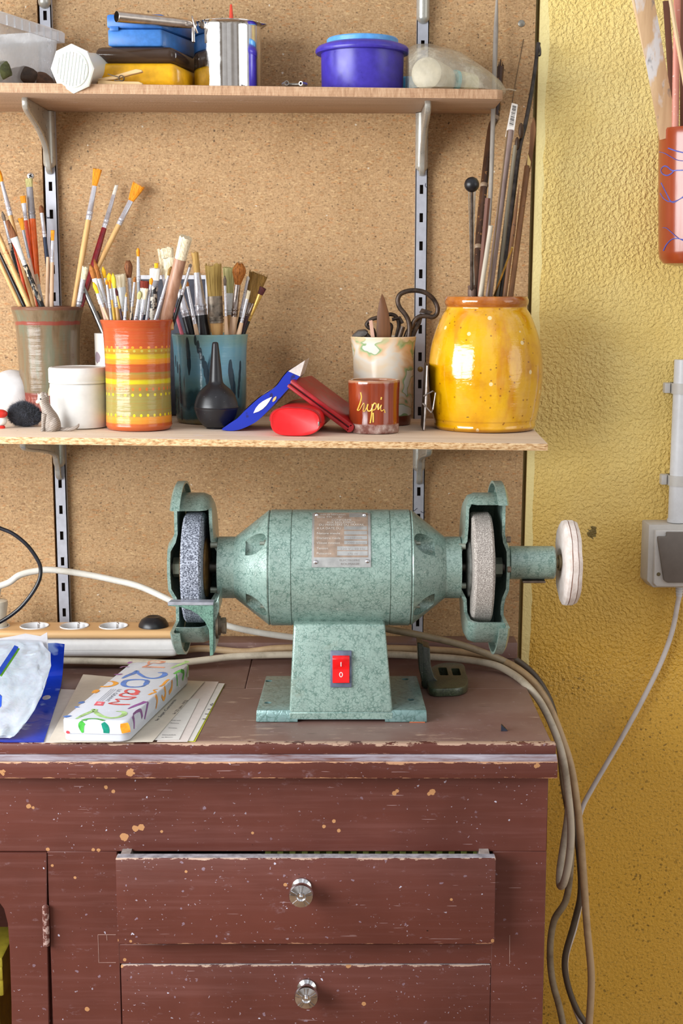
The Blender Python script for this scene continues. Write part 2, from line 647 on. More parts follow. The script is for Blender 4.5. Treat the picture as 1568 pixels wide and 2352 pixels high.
def mat_metal(name, col=(190, 190, 196), rough=0.25, var=0.12):
    return plain(name, col, rough, 1.0, var)

def mat_clear(name, col=(235, 238, 240), rough=0.15, alpha=0.35, trans=0.0):
    """thin translucent plastic film / tub"""
    if name in MATS: return MATS[name]
    M = Mat(name, col, rough)
    p = M.coord()
    n = M.noise(p, 40, 3, 0.6)
    M.set('Alpha', M.maprange(n, 0.3, 0.7, max(0.05, alpha - 0.08), min(1, alpha + 0.08)))
    M.set('Transmission Weight', trans)
    MATS[name] = M.m
    return M.m

def mat_cable(name, col, dirt=(110, 92, 70), amt=0.5, rough=0.5):
    if name in MATS: return MATS[name]
    M = Mat(name, col, rough)
    p = M.coord()
    n = M.noise(p, 26, 6, 0.72)
    M.set('Base Color', M.mix(M.math('MULTIPLY', M.ramp(n, [(0.45, 0.0), (0.72, 1.0)]), amt), col, dirt))
    MATS[name] = M.m
    return M.m
# ================================================================ SETTING
ZTOP = 0.9003            # worktop height
YF = -0.45               # worktop front edge
# ---- shelves as slightly tilted planes
_a = at(0, 1003, -0.33); _b = at(1258, 1019, -0.33)
S2_SLOPE = (_b.z - _a.z) / (_b.x - _a.x)
S2_Z0 = _a.z - S2_SLOPE * _a.x
def s2z(x): return S2_Z0 + S2_SLOPE * x
S2_N = V((-S2_SLOPE, 0, 1)).normalized()
def sit(u, v): return onplane(u, v, V((0, 0, S2_Z0)), S2_N)
UPF = -0.20
_c = at(250, 190, -0.215); _d = at(1150, 206, -0.165)
UP_SLOPE = (_d.z - _c.z) / (_d.x - _c.x)
UP_Z0 = _c.z - UP_SLOPE * _c.x
def upz(x): return UP_Z0 + UP_SLOPE * x
UP_T = 0.0132

# ---- board edge
EX0 = at(1231, 0, 0).x; EZ0 = at(1231, 0, 0).z
EX1 = at(1189, 1480, 0).x; EZ1 = at(1189, 1480, 0).z
def edge_x(z): return EX1 + (EX0 - EX1) * (z - EZ1) / (EZ0 - EZ1)
GAP = 0.0065

chip = mat_chipboard()
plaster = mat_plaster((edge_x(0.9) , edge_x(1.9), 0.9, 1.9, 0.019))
dark = plain('dark_void', (14, 12, 10), 0.9)

m = MB()
zb, zt = 0.0, 2.6
m.prism([V((edge_x(zb) + GAP, 0.004, zb)), V((1.7, 0.004, zb)), V((1.7, 0.004, zt)), V((edge_x(zt) + GAP, 0.004, zt))], (0, 0.05, 0))
m.box2((-1.7, 0.03, 0), (edge_x(1.0) + 0.03, 0.05, 2.6))
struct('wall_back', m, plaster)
m = MB(); m.box2((-1.72, -3.5, -0.05), (1.7, 0.05, 0.0))
struct('floor', m, mat_wood('floor_boards', (120, 92, 66), (150, 118, 86), 0.3))

# ---- left wall with the window that lights the room
wx = -1.62
m = MB()
wy0, wy1, wz0, wz1 = -2.5, -0.6, 1.05, 2.15
m.box2((wx - 0.1, -3.5, 0), (wx, wy0, 2.6)); m.box2((wx - 0.1, wy1, 0), (wx, 0.05, 2.6))
m.box2((wx - 0.1, wy0, 0), (wx, wy1, wz0)); m.box2((wx - 0.1, wy0, wz1), (wx, wy1, 2.6))
struct('wall_left', m, plain('white_wall', (214, 208, 196), 0.8))
m = MB()
fr = 0.05
for (a, b) in (((wx - .07, wy0, wz0), (wx - .02, wy0 + fr, wz1)), ((wx - .07, wy1 - fr, wz0), (wx - .02, wy1, wz1)),
               ((wx - .07, wy0 + fr, wz0), (wx - .02, wy1 - fr, wz0 + fr)), ((wx - .07, wy0 + fr, wz1 - fr), (wx - .02, wy1 - fr, wz1)),
               ((wx - .065, (wy0 + wy1) / 2 - .02, wz0 + fr), (wx - .025, (wy0 + wy1) / 2 + .02, wz1 - fr))):
    m.box2(a, b)
struct('window_1', m, plain('window_paint', (225, 224, 220), 0.5))

# ---- chipboard panels
SEAM = at(97, 330, 0).x
def cross_screw(center, r, mat, parent):
    m = MB()
    m.lathe([(r, 0.0), (r * 0.96, -0.0006), (r * 0.6, -0.0014), (0.0001, -0.0016)], center, 'Y', 20)
    finish('screw', m, mat, parent)
    m = MB()
    for a in (0.5, 0.5 + PI / 2):
        m.box(V(center) + V((0, -0.0014, 0)), (r * 1.25, 0.0012, r * 0.3), Matrix.Rotation(a, 3, 'Y'))
    return m
steel = mat_metal('bright_steel', (226, 226, 230), 0.3)
zinc = mat_metal('dull_zinc', (150, 146, 136), 0.45)
t = thing('chipboard_panel', (0, 0, 0.0), 'large tan chipboard panel on the wall between the two slotted rails and the yellow plaster', 'panel')
m = MB()
m.prism([V((SEAM + 0.0012, 0, 0)), V((edge_x(0), 0, 0)), V((edge_x(2.5), 0, 2.5)), V((SEAM + 0.0012, 0, 2.5))], (0, 0.018, 0))
finish('panel', m, chip, t, smooth=0)
m = cross_screw(at(1197, 54, 0.0), 0.0052, zinc, t); m.bm.free()
t = thing('chipboard_panel', (SEAM - 0.2, 0, 0.0), 'paler chipboard panel left of the seam behind the left rail', 'panel')
m = MB()
m.prism([V((-1.5, 0.0006, 0)), V((SEAM - 0.0012, 0.0006, 0)), V((SEAM - 0.0012, 0.0006, 2.5)), V((-1.5, 0.0006, 2.5))], (0, 0.018, 0))
finish('panel', m, chip, t, smooth=0)
m = cross_screw(at(70, 404, 0.0), 0.0048, steel, t)
finish('screw_slot', m, dark, t)

# ---- slotted rails
rail_mat = mat_metal('anodised_rail', (188, 190, 196), 0.42, 0.05)
rail_mat = plain('anodised_rail_face', (178, 180, 190), 0.4, 0.25, 0.03)
def rail(x, v_ref, u_ref, v_ref2, n_ref, label):
    z_a = at(u_ref, v_ref, -0.012).z; z_b = at(u_ref, v_ref2, -0.012).z
    pitch = (z_a - z_b) / n_ref
    z0, z1 = 0.927, 2.05
    w, d, sw, sh = 0.0178, 0.012, 0.0052, 0.0132
    t = thing('shelf_rail', (x, 0, z0), label, 'shelf rail')
    m = MB()
    ph = (z_a - z0) % pitch
    cs = []
    z = z0 + ph
    while z < z1 - 0.01:
        cs.append(z); z += pitch
    y0 = -d
    # front skin with real slots
    prev = z0
    for c in cs:
        m.box2((x - sw / 2, y0, prev), (x + sw / 2, y0 + 0.0014, c - sh / 2)); prev = c + sh / 2
    m.box2((x - sw / 2, y0, prev), (x + sw / 2, y0 + 0.0014, z1))
    m.box2((x - w / 2, y0, z0), (x - sw / 2, y0 + 0.0014, z1))
    m.box2((x + sw / 2, y0, z0), (x + w / 2, y0 + 0.0014, z1))
    m.box2((x - w / 2, y0, z0), (x - w / 2 + 0.0013, -0.0003, z1))
    m.box2((x + w / 2 - 0.0013, y0, z0), (x + w / 2, -0.0003, z1))
    finish('channel', m, rail_mat, t, smooth=0)
    m = MB(); m.box2((x - w / 2 + 0.0015, -0.0035, z0), (x + w / 2 - 0.0015, -0.0004, z1))
    finish('channel_back', m, plain('rail_inside', (58, 44, 34), 0.8), t)
    return t
RXL, RXR = -0.4305, 0.1184
tl = rail(RXL, 428, 113, 492, 1, 'left slotted aluminium rail running down the chipboard seam')
tr = rail(RXR, 435, 968, 629, 3, 'right slotted aluminium rail beside the yellow pot and behind the grinder')
# pen marks on the rails
pen = plain('pen_ink', (36, 40, 66), 0.6)
def pen_mark(tt, strokes):
    m = MB()
    for s in strokes:
        m.tube([at(u, v, -0.0123) for u, v in s], 0.00045, 5)
    finish('pen_mark', m, pen, tt)
pen_mark(tr, [[(977, 421), (976, 427), (978, 430), (981, 428)]])
pen_mark(tr, [[(950, 1174), (958, 1167)], [(966, 1175), (974, 1179), (976, 1173)]])
pen_mark(tl, [[(105, 497), (110, 500), (116, 498)], [(106, 501), (114, 501)]])
screw_m = cross_screw(at(965, 848, -0.0122), 0.0042, mat_metal('brass_screw', (150, 130, 84), 0.4), tr); screw_m.bm.free()

# ---- cast brackets
br_mat = plain('bracket_enamel', (178, 176, 168), 0.3, 0.45, 0.04)
def bracket(x, z_under, v_bot, u_c, label, tip=0.165, arm=True):
    zb = at(u_c, v_bot, -0.02).z
    t = thing('shelf_bracket', (x, -0.012, zb), label, 'bracket', 'cast brackets on the slotted rails')
    m = MB()
    r = 0.0092
    pts, rx, ry = [], [], []
    for k in range(7):
        a = PI / 2 * k / 6
        pts.append(V((x, -0.0128, zb + r * (1 - math.sin(a)) if k else zb + r)))
    prof = [(0.0005, zb)] + [(r * math.sin(a), zb + r * (1 - math.cos(a))) for a in [PI / 2 * i / 6 for i in range(1, 7)]]
    prof += [(r, z_under - 0.0008)]
    m.tube([V((x, -0.0122, z)) for _, z in prof], [q for q, _ in prof], 20, True, r2=[q * 1.15 for q, _ in prof], side=(1, 0, 0))
    # keep only the half in front of the rail
    g = m.bm.verts[:] + m.bm.edges[:] + m.bm.faces[:]
    res = bmesh.ops.bisect_plane(m.bm, geom=g, plane_co=(0, -0.0122, 0), plane_no=(0, 1, 0), clear_outer=True)
    bmesh.ops.holes_fill(m.bm, edges=m.bm.edges[:], sides=0)
    finish('sleeve', m, br_mat, t)
    if arm:
        m = MB()
        zu = z_under - 0.0006
        prof = [(-0.014, zu), (-tip, zu), (-tip - 0.002, zu - 0.006), (-tip + 0.008, zu - 0.016), (-tip * 0.55, zu - 0.031), (-0.052, zu - 0.046),
                (-0.036, zu - 0.057), (-0.027, zu - 0.07), (-0.0225, zu - 0.083), (-0.014, zu - 0.088)]
        m.prism([V((x - 0.0026, y, z)) for y, z in prof], (0.0052, 0, 0), 0.0008)
        low = [V((x, y, z)) for y, z in prof[1:]]
        m.tube(catmull(low, 4), 0.0044, 8, True, r2=0.0026, side=(1, 0, 0))
        finish('arm', m, br_mat, t)
    return t
bracket(RXL, upz(RXL) - UP_T, 388, 113, 'left bracket under the upper plank shelf, its arm pointing left towards the viewer')
bracket(RXR, upz(RXR) - UP_T, 395, 970, 'right bracket under the upper plank shelf near the shelf end', 0.15)
S2_T = 0.0095
bracket(RXL, s2z(RXL) - S2_T, 1076, 135, 'left bracket tip below the lower shelf', 0.25)
bracket(RXR, s2z(RXR) - S2_T, 1086, 961, 'right bracket tip below the lower shelf above the grinder', 0.25)
bracket(RXL, 1.98, 18, 97, 'left bracket end at the top of the photo behind the clear box', arm=False)
bracket(RXR, 1.98, 53, 972, 'right bracket end at the top of the photo above the purple tub', arm=False)

# ---- shelf boards
def mat_shelf(name, c1, c2, edge):
    M = Mat(name, rough=0.6, spec=0.3)
    p = M.coord()
    g = M.noise(M.mapv(p, (5, 60, 60)), 1.0, 5, 0.65, 0.3)
    col = M.ramp(g, [(0.3, c1), (0.7, c2)])
    st = M.ramp(M.noise(p, 22, 4, 0.65), [(0.62, 0.0), (0.72, 1.0)])
    col = M.mix(M.math('MULTIPLY', st, 0.6), col, (222, 208, 206))
    sp = M.ramp(M.noise(p, 130, 3, 0.7), [(0.68, 0.0), (0.71, 1.0)])
    col = M.mix(M.math('MULTIPLY', sp, 0.6), col, (120, 92, 76))
    if edge == 'chip':
        n = M.noise(M.mapv(p, (110, 300, 420)), 1.0, 4, 0.72)
        e = M.ramp(n, [(0.32, (126, 88, 50)), (0.44, (196, 152, 104)), (0.6, (230, 200, 156))])
    else:
        lay = M.math('MODULO', M.math('MULTIPLY', M.xyz(p)[2], 520), 1.0)
        n = M.noise(M.mapv(p, (300, 300, 60)), 1.0, 3, 0.7)
        e = M.ramp(M.math('ADD', M.math('MULTIPLY', lay, 0.4), M.math('MULTIPLY', n, 0.6)), [(0.25, (136, 100, 76)), (0.5, (190, 148, 112)), (0.75, (216, 186, 156))])
    nn = M.xyz(M.normal())
    isedge = M.math('GREATER_THAN', M.math('ABSOLUTE', M.math('SUBTRACT', 1.0, M.math('ABSOLUTE', nn[2]))), 0.5)
    M.set('Base Color', M.mix(isedge, col, e))
    M.bump(n, 0.5, 0.0012)
    return M.m
def shelf(name, corners, zf, thick, mat, label, bev=0.0015):
    m = MB()
    top = [V((x, y, zf(x))) for x, y in corners]
    bot = [p - V((0, 0, thick)) for p in top]
    m.hull8(bot, top, bev, 2)
    return one(name, m, mat, label, 'shelf')
XE = 0.2195
shelf('shelf_board', [(-0.75, -0.232), (0.14, -0.176), (XE - 0.008, -0.17), (XE, -0.163), (XE, -0.002), (-0.75, -0.002)], upz, UP_T,
      mat_shelf('upper_shelf_wood', (178, 148, 124), (200, 172, 148), 'ply'), 'upper plywood shelf carrying the saucepan and the purple tub')
xr_f = at(1258, 1019, -0.33).x; xr_b = at(1206, 960, -0.01).x
shelf('shelf_board', [(-0.75, -0.33), (xr_f, -0.33), (xr_b, -0.0025), (-0.75, -0.0025)], s2z, S2_T,
      mat_shelf('lower_shelf_wood', (212, 188, 164), (232, 212, 190), 'chip'), 'lower pale shelf with a rough chipped front edge carrying the brush pots', 0.0008)

# ================================================================ CABINET
def zc(v, Y=YF): return at(784, v, Y).z
z_l1 = zc(1734); z_l2 = zc(1744); z_l3 = zc(1783)
XR = 0.2645
wt_mat = mat_maroon('worktop_paint', bare=0.55, top=True)
lip_mat = mat_maroon('worktop_lip_paint', worn_edge=[(ZTOP, 0.0010, (196, 164, 142)), (z_l1 - 0.0005, 0.0004, (150, 110, 96)), (z_l2, 0.0014, (206, 158, 122)), (z_l3, 0.0006, (190, 140, 104))],
                     chips=[(x.x, x.y, x.z, r) for x, r in ((at(300, 1772, YF - .004), 0.007), (at(1230, 1755, YF - .004), 0.006), (at(8, 1770, YF - .004), 0.006), (at(820, 1757, YF - .004), .004), (at(1180, 1778, YF - .004), .005))])
t = thing('worktop', (-0.1, YF / 2, z_l3), 'worn dark red painted worktop that the grinder stands on', 'worktop')
m = MB()
yseam = onz(784, 1581, ZTOP).y
th = ZTOP - z_l1
xs0 = at(563, 1560, -0.2).x
m.box2((-0.8, YF + 0.012, z_l1), (XR, yseam - 0.0006, ZTOP), 0.0012, 1)
m.box2((-0.8, yseam + 0.0006, z_l1), (xs0 - 0.0004, -0.0035, ZTOP - 0.0006), 0.001, 1)
m.box2((xs0 + 0.0004, yseam + 0.0006, z_l1), (XR, -0.0035, ZTOP - 0.0004), 0.001, 1)
finish('top_boards', m, wt_mat, t)
m = MB()
m.box2((-0.8, YF, z_l1 + 0.0004), (XR + 0.005, YF + 0.0125, ZTOP), 0.0022, 2)
finish('upper_lip', m, lip_mat, t)
m = MB()
yl = YF - 0.009
m.prism([V((-0.8, yl + 0.010, z_l1)), V((-0.8, YF + 0.02, z_l1)), V((-0.8, YF + 0.02, z_l3)), V((-0.8, yl, z_l3)), V((-0.8, yl, z_l2))], (0.8 + XR + 0.006, 0, 0), 0.0014, 2)
finish('lower_lip', m, lip_mat, t)
M = Mat('worn_ledge', rough=0.5)
p_ = M.geo(); n_ = M.noise(M.mapv(p_, (8, 60, 90)), 1.0, 5, 0.7)
M.set('Base Color', M.ramp(n_, [(0.34, (108, 72, 66)), (0.5, (150, 140, 148)), (0.7, (188, 182, 192))]))
m = MB()
m.box2((-0.8, yl + 0.0095, z_l1 - 0.001), (XR + 0.0055, YF + 0.004, z_l1 + 0.0003))
m.prism([V((-0.8, yl + 0.0096, z_l1 + 0.0003)), V((-0.8, yl + 0.0096, z_l1 - 0.0012)), V((-0.8, yl + 0.0004, z_l2 - 0.0006)), V((-0.8, yl + 0.0002, z_l2 + 0.0012))], (0.8 + XR + 0.0055, 0, 0))
finish('worn_ledge', m, M.m, t)
m = MB()
xled = at(1186, 1480, -0.03).x
m.box2((-0.8, -0.045, ZTOP - 0.0002), (xled, -0.0035, 0.9262), 0.0025, 2)
finish('back_ledge', m, mat_maroon('ledge_paint', bare=0.1, top=True), t)

# ---- cabinet carcase
YB = -0.432
def xz(u, v, Y=YB):
    p = at(u, v, Y); return p.x, p.z
cab = thing('cabinet', (-0.15, YB / 2, 0.0), 'dark red painted wooden cabinet with two drawers under the worktop', 'cabinet')
chips_px = [(243, 1808, 4), (260, 1818, 4), (66, 1852, 5), (76, 1855, 3), (285, 1923, 9), (311, 1903, 7), (324, 1900, 7), (371, 1910, 3), (110, 1951, 4), (214, 1952, 4), (226, 1953, 4),
            (200, 2318, 5), (286, 2205, 4), (905, 1822, 5), (912, 1817, 4), (992, 1819, 7), (985, 1823, 4), (744, 1898, 4), (766, 1886, 4), (778, 1908, 4), (580, 1913, 3), (172, 2016, 3), (120, 1988, 3)]
cab_paint = mat_maroon('cabinet_paint', specky=0.35, chips=[(at(u, v, YB).x, YB, at(u, v, YB).z, r * 0.00060) for u, v, r in chips_px])
cab_in = plain('cabinet_inside', (58, 34, 26), 0.8)
z_ap = xz(784, 1956)[1]
x_rt = xz(1254, 2000)[0]
x_st0, x_st1 = xz(113, 2100)[0], xz(272, 2100)[0]
x_rs = xz(1129, 2100)[0]
z_d1b = xz(700, 2168)[1]; z_mr = xz(700, 2214)[1]
z_d2b = z_mr - (z_ap - z_d1b) - 0.01
th = 0.02
m = MB()
m.box2((-0.75, YB, z_ap), (x_rt, YB + th, z_l3 - 0.0005), 0.001, 1)
m.box2((x_st0, YB, 0.05), (x_st1, YB + th, z_ap + 0.0002), 0.0008, 1)
m.box2((x_rs, YB, 0.05), (x_rt, YB + th, z_ap + 0.0002), 0.0008, 1)
m.box2((x_st1 - .001, YB + 0.0005, z_mr), (x_rs + .001, YB + th, z_d1b - 0.001), 0.0006, 1)
m.box2((x_st1 - .001, YB + 0.0005, 0.05), (x_rs + .001, YB + th, z_d2b - 0.002), 0.0006, 1)
m.box2((x_rt - th, YB + th, 0.0), (x_rt, -0.012, z_l3 - 0.0005), 0.001, 1)
m.box2((-0.75, YB + th, 0.0), (-0.73, -0.012, z_l3 - 0.0005))
m.box2((-0.75, -0.02, 0.05), (x_rt - .001, -0.012, z_l3 - 0.001))
m.box2((-0.75, YB + th, 0.05), (x_rt - .001, -0.012, 0.07))
m.box2((x_st0 + 0.03, YB + th, 0.06), (x_st0 + 0.045, -0.014, z_l3 - 0.002))
m.box2((x_st1, YB + th, z_mr + 0.012), (x_rs, -0.014, z_mr + 0.02))
finish('body', m, cab_paint, cab)
# pencil joint lines on the stile
for s in ([(225, 2147), (266, 2147)], [(225, 2147), (227, 2211), (266, 2211)], [(245, 2147), (246, 2160)], [(1170, 2148), (1170, 2214)]):
    m = MB()
    m.tube([at(u, v, YB - 0.0002) for u, v in s], 0.00035, 4)
    finish('joint_line', m, plain('pale_scratch', (172, 138, 128), 0.7), cab)
# door with an arched opening
dpts = [(107, 1959), (107.5, 2100), (112, 2330), (113, 2480), (28, 2480), (26, 2300), (22, 2180), (18, 2122), (9, 2088), (-10, 2062), (-40, 2050), (-330, 2050), (-330, 1959)]
m = MB()
m.prism([at(u, v, YB - 0.002) for u, v in dpts], (0, 0.022, 0), 0.0008, 1)
door = finish('door', m, cab_paint, cab)
m = MB()
hx, hz0 = xz(105, 2082, YB - 0.006); hz1 = xz(107, 2171, YB - 0.006)[1]
hx2 = xz(107, 2171, YB - .006)[0]
hm = [V((lerp(hx, hx2, k / 6), YB - 0.0065, lerp(hz0, hz1, k / 6))) for k in range(7)]
m.tube([hm[0] + V((0, 0, 0.002))] + hm + [hm[-1] - V((0, 0, 0.0015))], [0.0022] + [0.0043] * 7 + [0.0025], 14)
M = Mat('hinge_paint', rough=0.45); pp = M.coord()
M.set('Base Color', M.mix(M.ramp(M.noise(pp, 120, 4, 0.7), [(0.48, 0.0), (0.56, 1.0)]), (96, 52, 44), (176, 148, 140)))
finish('hinge', m, M.m, door)

# drawers
def drawer(u0, u1, v0, v1, Yfront, knob_uv, chips):
    x0, zt_ = xz(u0, v0, Yfront); x1, zb_ = xz(u1, v1, Yfront)
    mm = mat_maroon('drawer_paint', specky=1.0, chips=chips, worn_edge=[(zt_, 0.0007, (206, 176, 156)), (zb_, 0.0004, (176, 128, 100))])
    m = MB()
    m.box2((x0, Yfront, zb_), (x1, Yfront + 0.014, zt_), 0.0012, 2)
    d = finish('drawer', m, mm, cab)
    m = MB()
    yb = -0.06
    zl = zt_ - 0.001
    xa, xb = max(x0, x_st1 + .002) + 0.004, min(x1, x_rs - .002) - 0.004
    m.box2((xa, Yfront + 0.014, zb_ + 0.012), (xa + 0.012, yb, zl))
    m.box2((xb - 0.012, Yfront + 0.014, zb_ + 0.012), (xb, yb, zl))
    m.box2((xa + 0.012, yb - 0.012, zb_ + 0.012), (xb - 0.012, yb, zl))
    m.box2((xa + 0.012, Yfront + 0.014, zb_ + 0.012), (xb - 0.012, yb - 0.012, zb_ + 0.018))
    finish('drawer_box', m, plain('drawer_raw_wood', (150, 138, 132), 0.75, 0, 0.15), d)
    m = MB()
    m.box2((x0 + 0.001, Yfront + 0.0022, zt_ - 0.0004), (x1 - 0.001, Yfront + 0.0136, zt_ + 0.0006))
    finish('raw_top_edge', m, plain('grey_raw_edge', (150, 146, 152), 0.7, 0, 0.2), d)
    # chrome knob
    Yk = Yfront - 0.030
    c = at(knob_uv[0], knob_uv[1], Yk)
    chrome = mat_metal('knob_chrome', (205, 205, 208), 0.14, 0.1)
    m = MB()
    R_ = 0.0156
    prof = [(0.0001, Yfront - Yk), (0.0125, Yfront - Yk), (0.0125, 0.0265), (0.0085, 0.0235), (0.0075, 0.0185), (0.011, 0.0135), (0.0142, 0.010), (R_, 0.0065), (R_, 0.0035), (0.0145, 0.0012), (0.006, -0.0006), (0.0052, 0.0006), (0.0035, 0.0012), (0.0002, 0.0002)]
    m.lathe(prof, c, 'Y', 40)
    kb = finish('knob', m, chrome, d)
    m = MB()
    for k in range(5):
        a = k * 2 * PI / 5 + 0.3
        for s in (-1, 1):
            p0 = V((math.cos(a) * 0.0055 - math.sin(a) * s * 0.0012, -0.0006, math.sin(a) * 0.0055 + math.cos(a) * s * 0.0012))
            p1 = V((math.cos(a) * 0.0140 - math.sin(a) * s * 0.0024, 0.0006, math.sin(a) * 0.0140 + math.cos(a) * s * 0.0024))
            m.tube([c + p0, c + p1], [0.0005, 0.0009], 6)
    m.ball(c + V((0, -0.0002, 0)), 0.0024, 14, 8, (1, 0.6, 1))
    finish('spoke_relief', m, chrome, kb)
    return d, (x0, x1, zt_, zb_)
D1Y = YB - 0.034
d1, d1b = drawer(265, 1135, 1972, 2169, D1Y, (691, 2060), [(*at(u, v, D1Y), r * 0.0006) for u, v, r in ((268, 2160, 4), (300, 2162, 3), (1131, 2161, 4), (655, 2032, 4), (1036, 2066, 3), (427, 2002, 3))])
d2, d2b = drawer(277, 1123, 2217, 2420, YB - 0.001, (703, 2294), [(*at(u, v, YB), r * 0.0006) for u, v, r in ((800, 2217, 6), (280, 2219, 4), (835, 2305, 5))])
# slotted green tray inside the open drawer
zt_ = d1b[2] - 0.002
xa, xb = at(612, 1960, YB - 0.01).x, at(1100, 1960, YB - .01).x
m = MB(); n = 17
yy0, yy1 = D1Y + 0.06, D1Y + 0.16
m.box2((xa, yy0, zt_ - 0.03), (xb, yy1, zt_ - 0.026))
for k in range(n + 1):
    x = lerp(xa, xb, k / n)
    m.box2((x - 0.004, yy0, zt_ - 0.026), (x + 0.004, yy0 + 0.003, zt_ - 0.002), 0.0008, 1)
m.box2((xa - .004, yy0, zt_ - 0.002), (xb + .004, yy0 + 0.003, zt_ + 0.001)); m.box2((xa, yy1 - .003, zt_ - 0.026), (xb, yy1, zt_ + 0.001))
one('slotted_tray', m, plain('pale_green_plastic', (176, 186, 96), 0.5), 'pale green slotted tray glimpsed inside the open drawer', 'tray')
# yellow crate behind the arched door
m = MB()
cx, cz = xz(-40, 2200, -0.36)
a = at(-120, 2290, -0.30); b = at(6, 2200, -0.30)
m.box2((a.x, -0.30, a.z), (b.x, -0.2, b.z), 0.004)
for k in range(4):
    q = at(-2 - k * 30, 2235, -0.301)
    m.box(q, (0.012, 0.006, 0.02), None, 0.003)
z0 = 0.075
m.box2((a.x + 0.01, -0.29, z0), (b.x - 0.01, -0.21, a.z))
one('crate', m, plain('yellow_plastic_old', (176, 158, 50), 0.5), 'yellow box inside the cabinet behind the arched door opening', 'box')

# chip of metal lying on the worktop
m = MB()
c = onz(1157, 1679, ZTOP)
m.hull8([c + V((-.004, -.002, 0.0004)), c + V((.005, -.001, 0.0004)), c + V((.004, .003, 0.0004)), c + V((-.003, .003, 0.0004))],
        [c + V((-.004, -.001, .009)), c + V((.001, 0, .004)), c + V((.002, .002, .004)), c + V((-.003, .002, .009))])
one('metal_chip', m, mat_metal('dark_chip', (70, 74, 90), 0.3), 'tiny dark metal chip lying on the right end of the worktop', 'scrap')
# ================================================================ UPPER SHELF ITEMS
white_pl = plain('white_plastic', (232, 232, 228), 0.42)
# ---- clear storage box with lumps inside
P0 = V((at(0, 24, -0.204).x, -0.204, 0)); P1 = V((at(141, 71, -0.052).x, -0.052, 0))
zrim = at(141, 71, -0.052).z
dx = (P1 - P0).normalized(); nx = V((-dx.y, dx.x, 0))     # nx points left, into the box
P0 = P0 + nx * 0.004; P1 = P1 + nx * 0.004
W_ = 0.115
def bx(s, w, z, grow=0.0):
    L = (P1 - P0).length
    a = P0 + dx * (lerp(-grow, L + grow, s)) + nx * lerp(-grow, W_ + grow, w)
    return V((a.x, a.y, z))
zb0 = upz(P1.x) + 0.002
clear = mat_clear('clear_plastic', (236, 240, 244), 0.12, 0.34)
clear2 = mat_clear('clear_plastic_rim', (240, 243, 248), 0.15, 0.6)
t = thing('storage_box', (bx(.5, .5, zb0)), 'large clear plastic storage box at the left end of the upper shelf', 'storage box')
m = MB()
def loop(z, g): return [bx(0, 0, z, g), bx(1, 0, z, g), bx(1, 1, z, g), bx(0, 1, z, g)]
m.rings([loop(zb0, -0.012), loop(zb0 + 0.004, -0.009), loop(zrim - 0.012, -0.002)], True, False)
m.rings([loop(zb0 + 0.003, -0.0135), loop(zrim - 0.012, -0.0036)], True, False)
finish('tub', m, clear, t)
m = MB()
m.rings([loop(zrim - 0.016, 0.004), loop(zrim - 0.016, 0.0055), loop(zrim - 0.003, 0.006), loop(zrim, 0.003), loop(zrim, -0.003), loop(zrim - 0.014, -0.003), loop(zrim - 0.016, 0.004)], False, False)
for k in range(1, 9):
    a = bx(k / 9, 0, zrim - 0.010, 0.006); m.box(a, (0.002, 0.003, 0.013))
finish('rim', m, clear2, t)
m = MB()
hz = zrim + 0.003
lid = [bx(0, 0, zrim + 0.002, 0.002), bx(1, 0, zrim + 0.002, 0.002), bx(1, 1, zrim + 0.002, 0.002), bx(0, 1, zrim + 0.002, 0.002)]
lid = [lid[0] + nx * 0.02 + V((0, 0, .035)), lid[1] + nx * 0.085 - dx * .03 + V((0, 0, .004)), lid[2] + V((0, 0, .004)), lid[3] + V((0, 0, .04))]
m.hull8(lid, [q + V((0, 0, .003)) for q in lid], 0.001, 1)
finish('lid', m, clear2, t)
lumps = [((0.75, .1), .016, (96, 70, 54), 'brown wooden lump at the right inside the clear box'), ((0.5, .14), .017, (64, 52, 44), 'dark grey lump in the middle of the clear box'),
         ((0.62, .3), .018, (136, 92, 66), 'reddish brown lump behind the others in the clear box'), ((0.15, .16), .016, (78, 82, 48), 'olive green lump at the left inside the clear box'), ((0.35, .34), .017, (150, 112, 82), 'tan lump behind the olive one in the clear box')]
for i, ((s_, w_), r, c, lab) in enumerate(lumps):
    m = MB(); q = bx(s_, w_, zb0 + 0.0035 + r * 0.75)
    m.ball(q, r, 16, 10, (1.25, 1.0, 0.8)); m.jitter(0.004, 70, i)
    zmin = min(v.co.z for v in m.bm.verts)
    for v in m.bm.verts: v.co.z += zb0 + 0.0035 - zmin
    one('lump', m, plain('lump_%d' % i, c, 0.8, 0, 0.3), lab, 'lump', 'lumps in the clear box')

# ---- translucent ribbed cap lying on its side
c = at(164, 158, -0.215)
fros = Mat('frosted_plastic', (226, 226, 218), 0.45)
fros.set('Subsurface Weight', 0.25); fros.set('Subsurface Scale', 0.02)
MATS['frosted_plastic'] = fros.m
t = thing('plastic_tub', V((c.x, -0.15, upz(c.x))), 'frosted white plastic tub lying on its side with its ribbed octagonal end facing out', 'tub')
rot = Matrix.Rotation(rad(-16), 4, 'Z') @ Matrix.Rotation(rad(8), 4, 'X') @ Matrix.Rotation(rad(14), 4, 'Y')
m = MB()
R8 = 0.0315
prof = [(R8 * 0.5, 0.004), (R8 * 0.92, 0.004), (R8, 0.002), (R8, -0.004), (R8 * 0.93, -0.006)]
m.lathe([(0.0001, 0.001), (R8 * 0.93, 0.001), (R8, 0.0028), (R8, 0.0065), (R8 * 0.9, 0.009)], c, 'Y', 8, M=rot, a0=0.2)
m2 = [(0.0215, 0.006), (0.0205, 0.075), (0.019, 0.079), (0.0001, 0.0795)]
m.lathe(m2, c, 'Y', 32, M=rot)
finish('tub_body', m, fros.m, t)
m = MB()
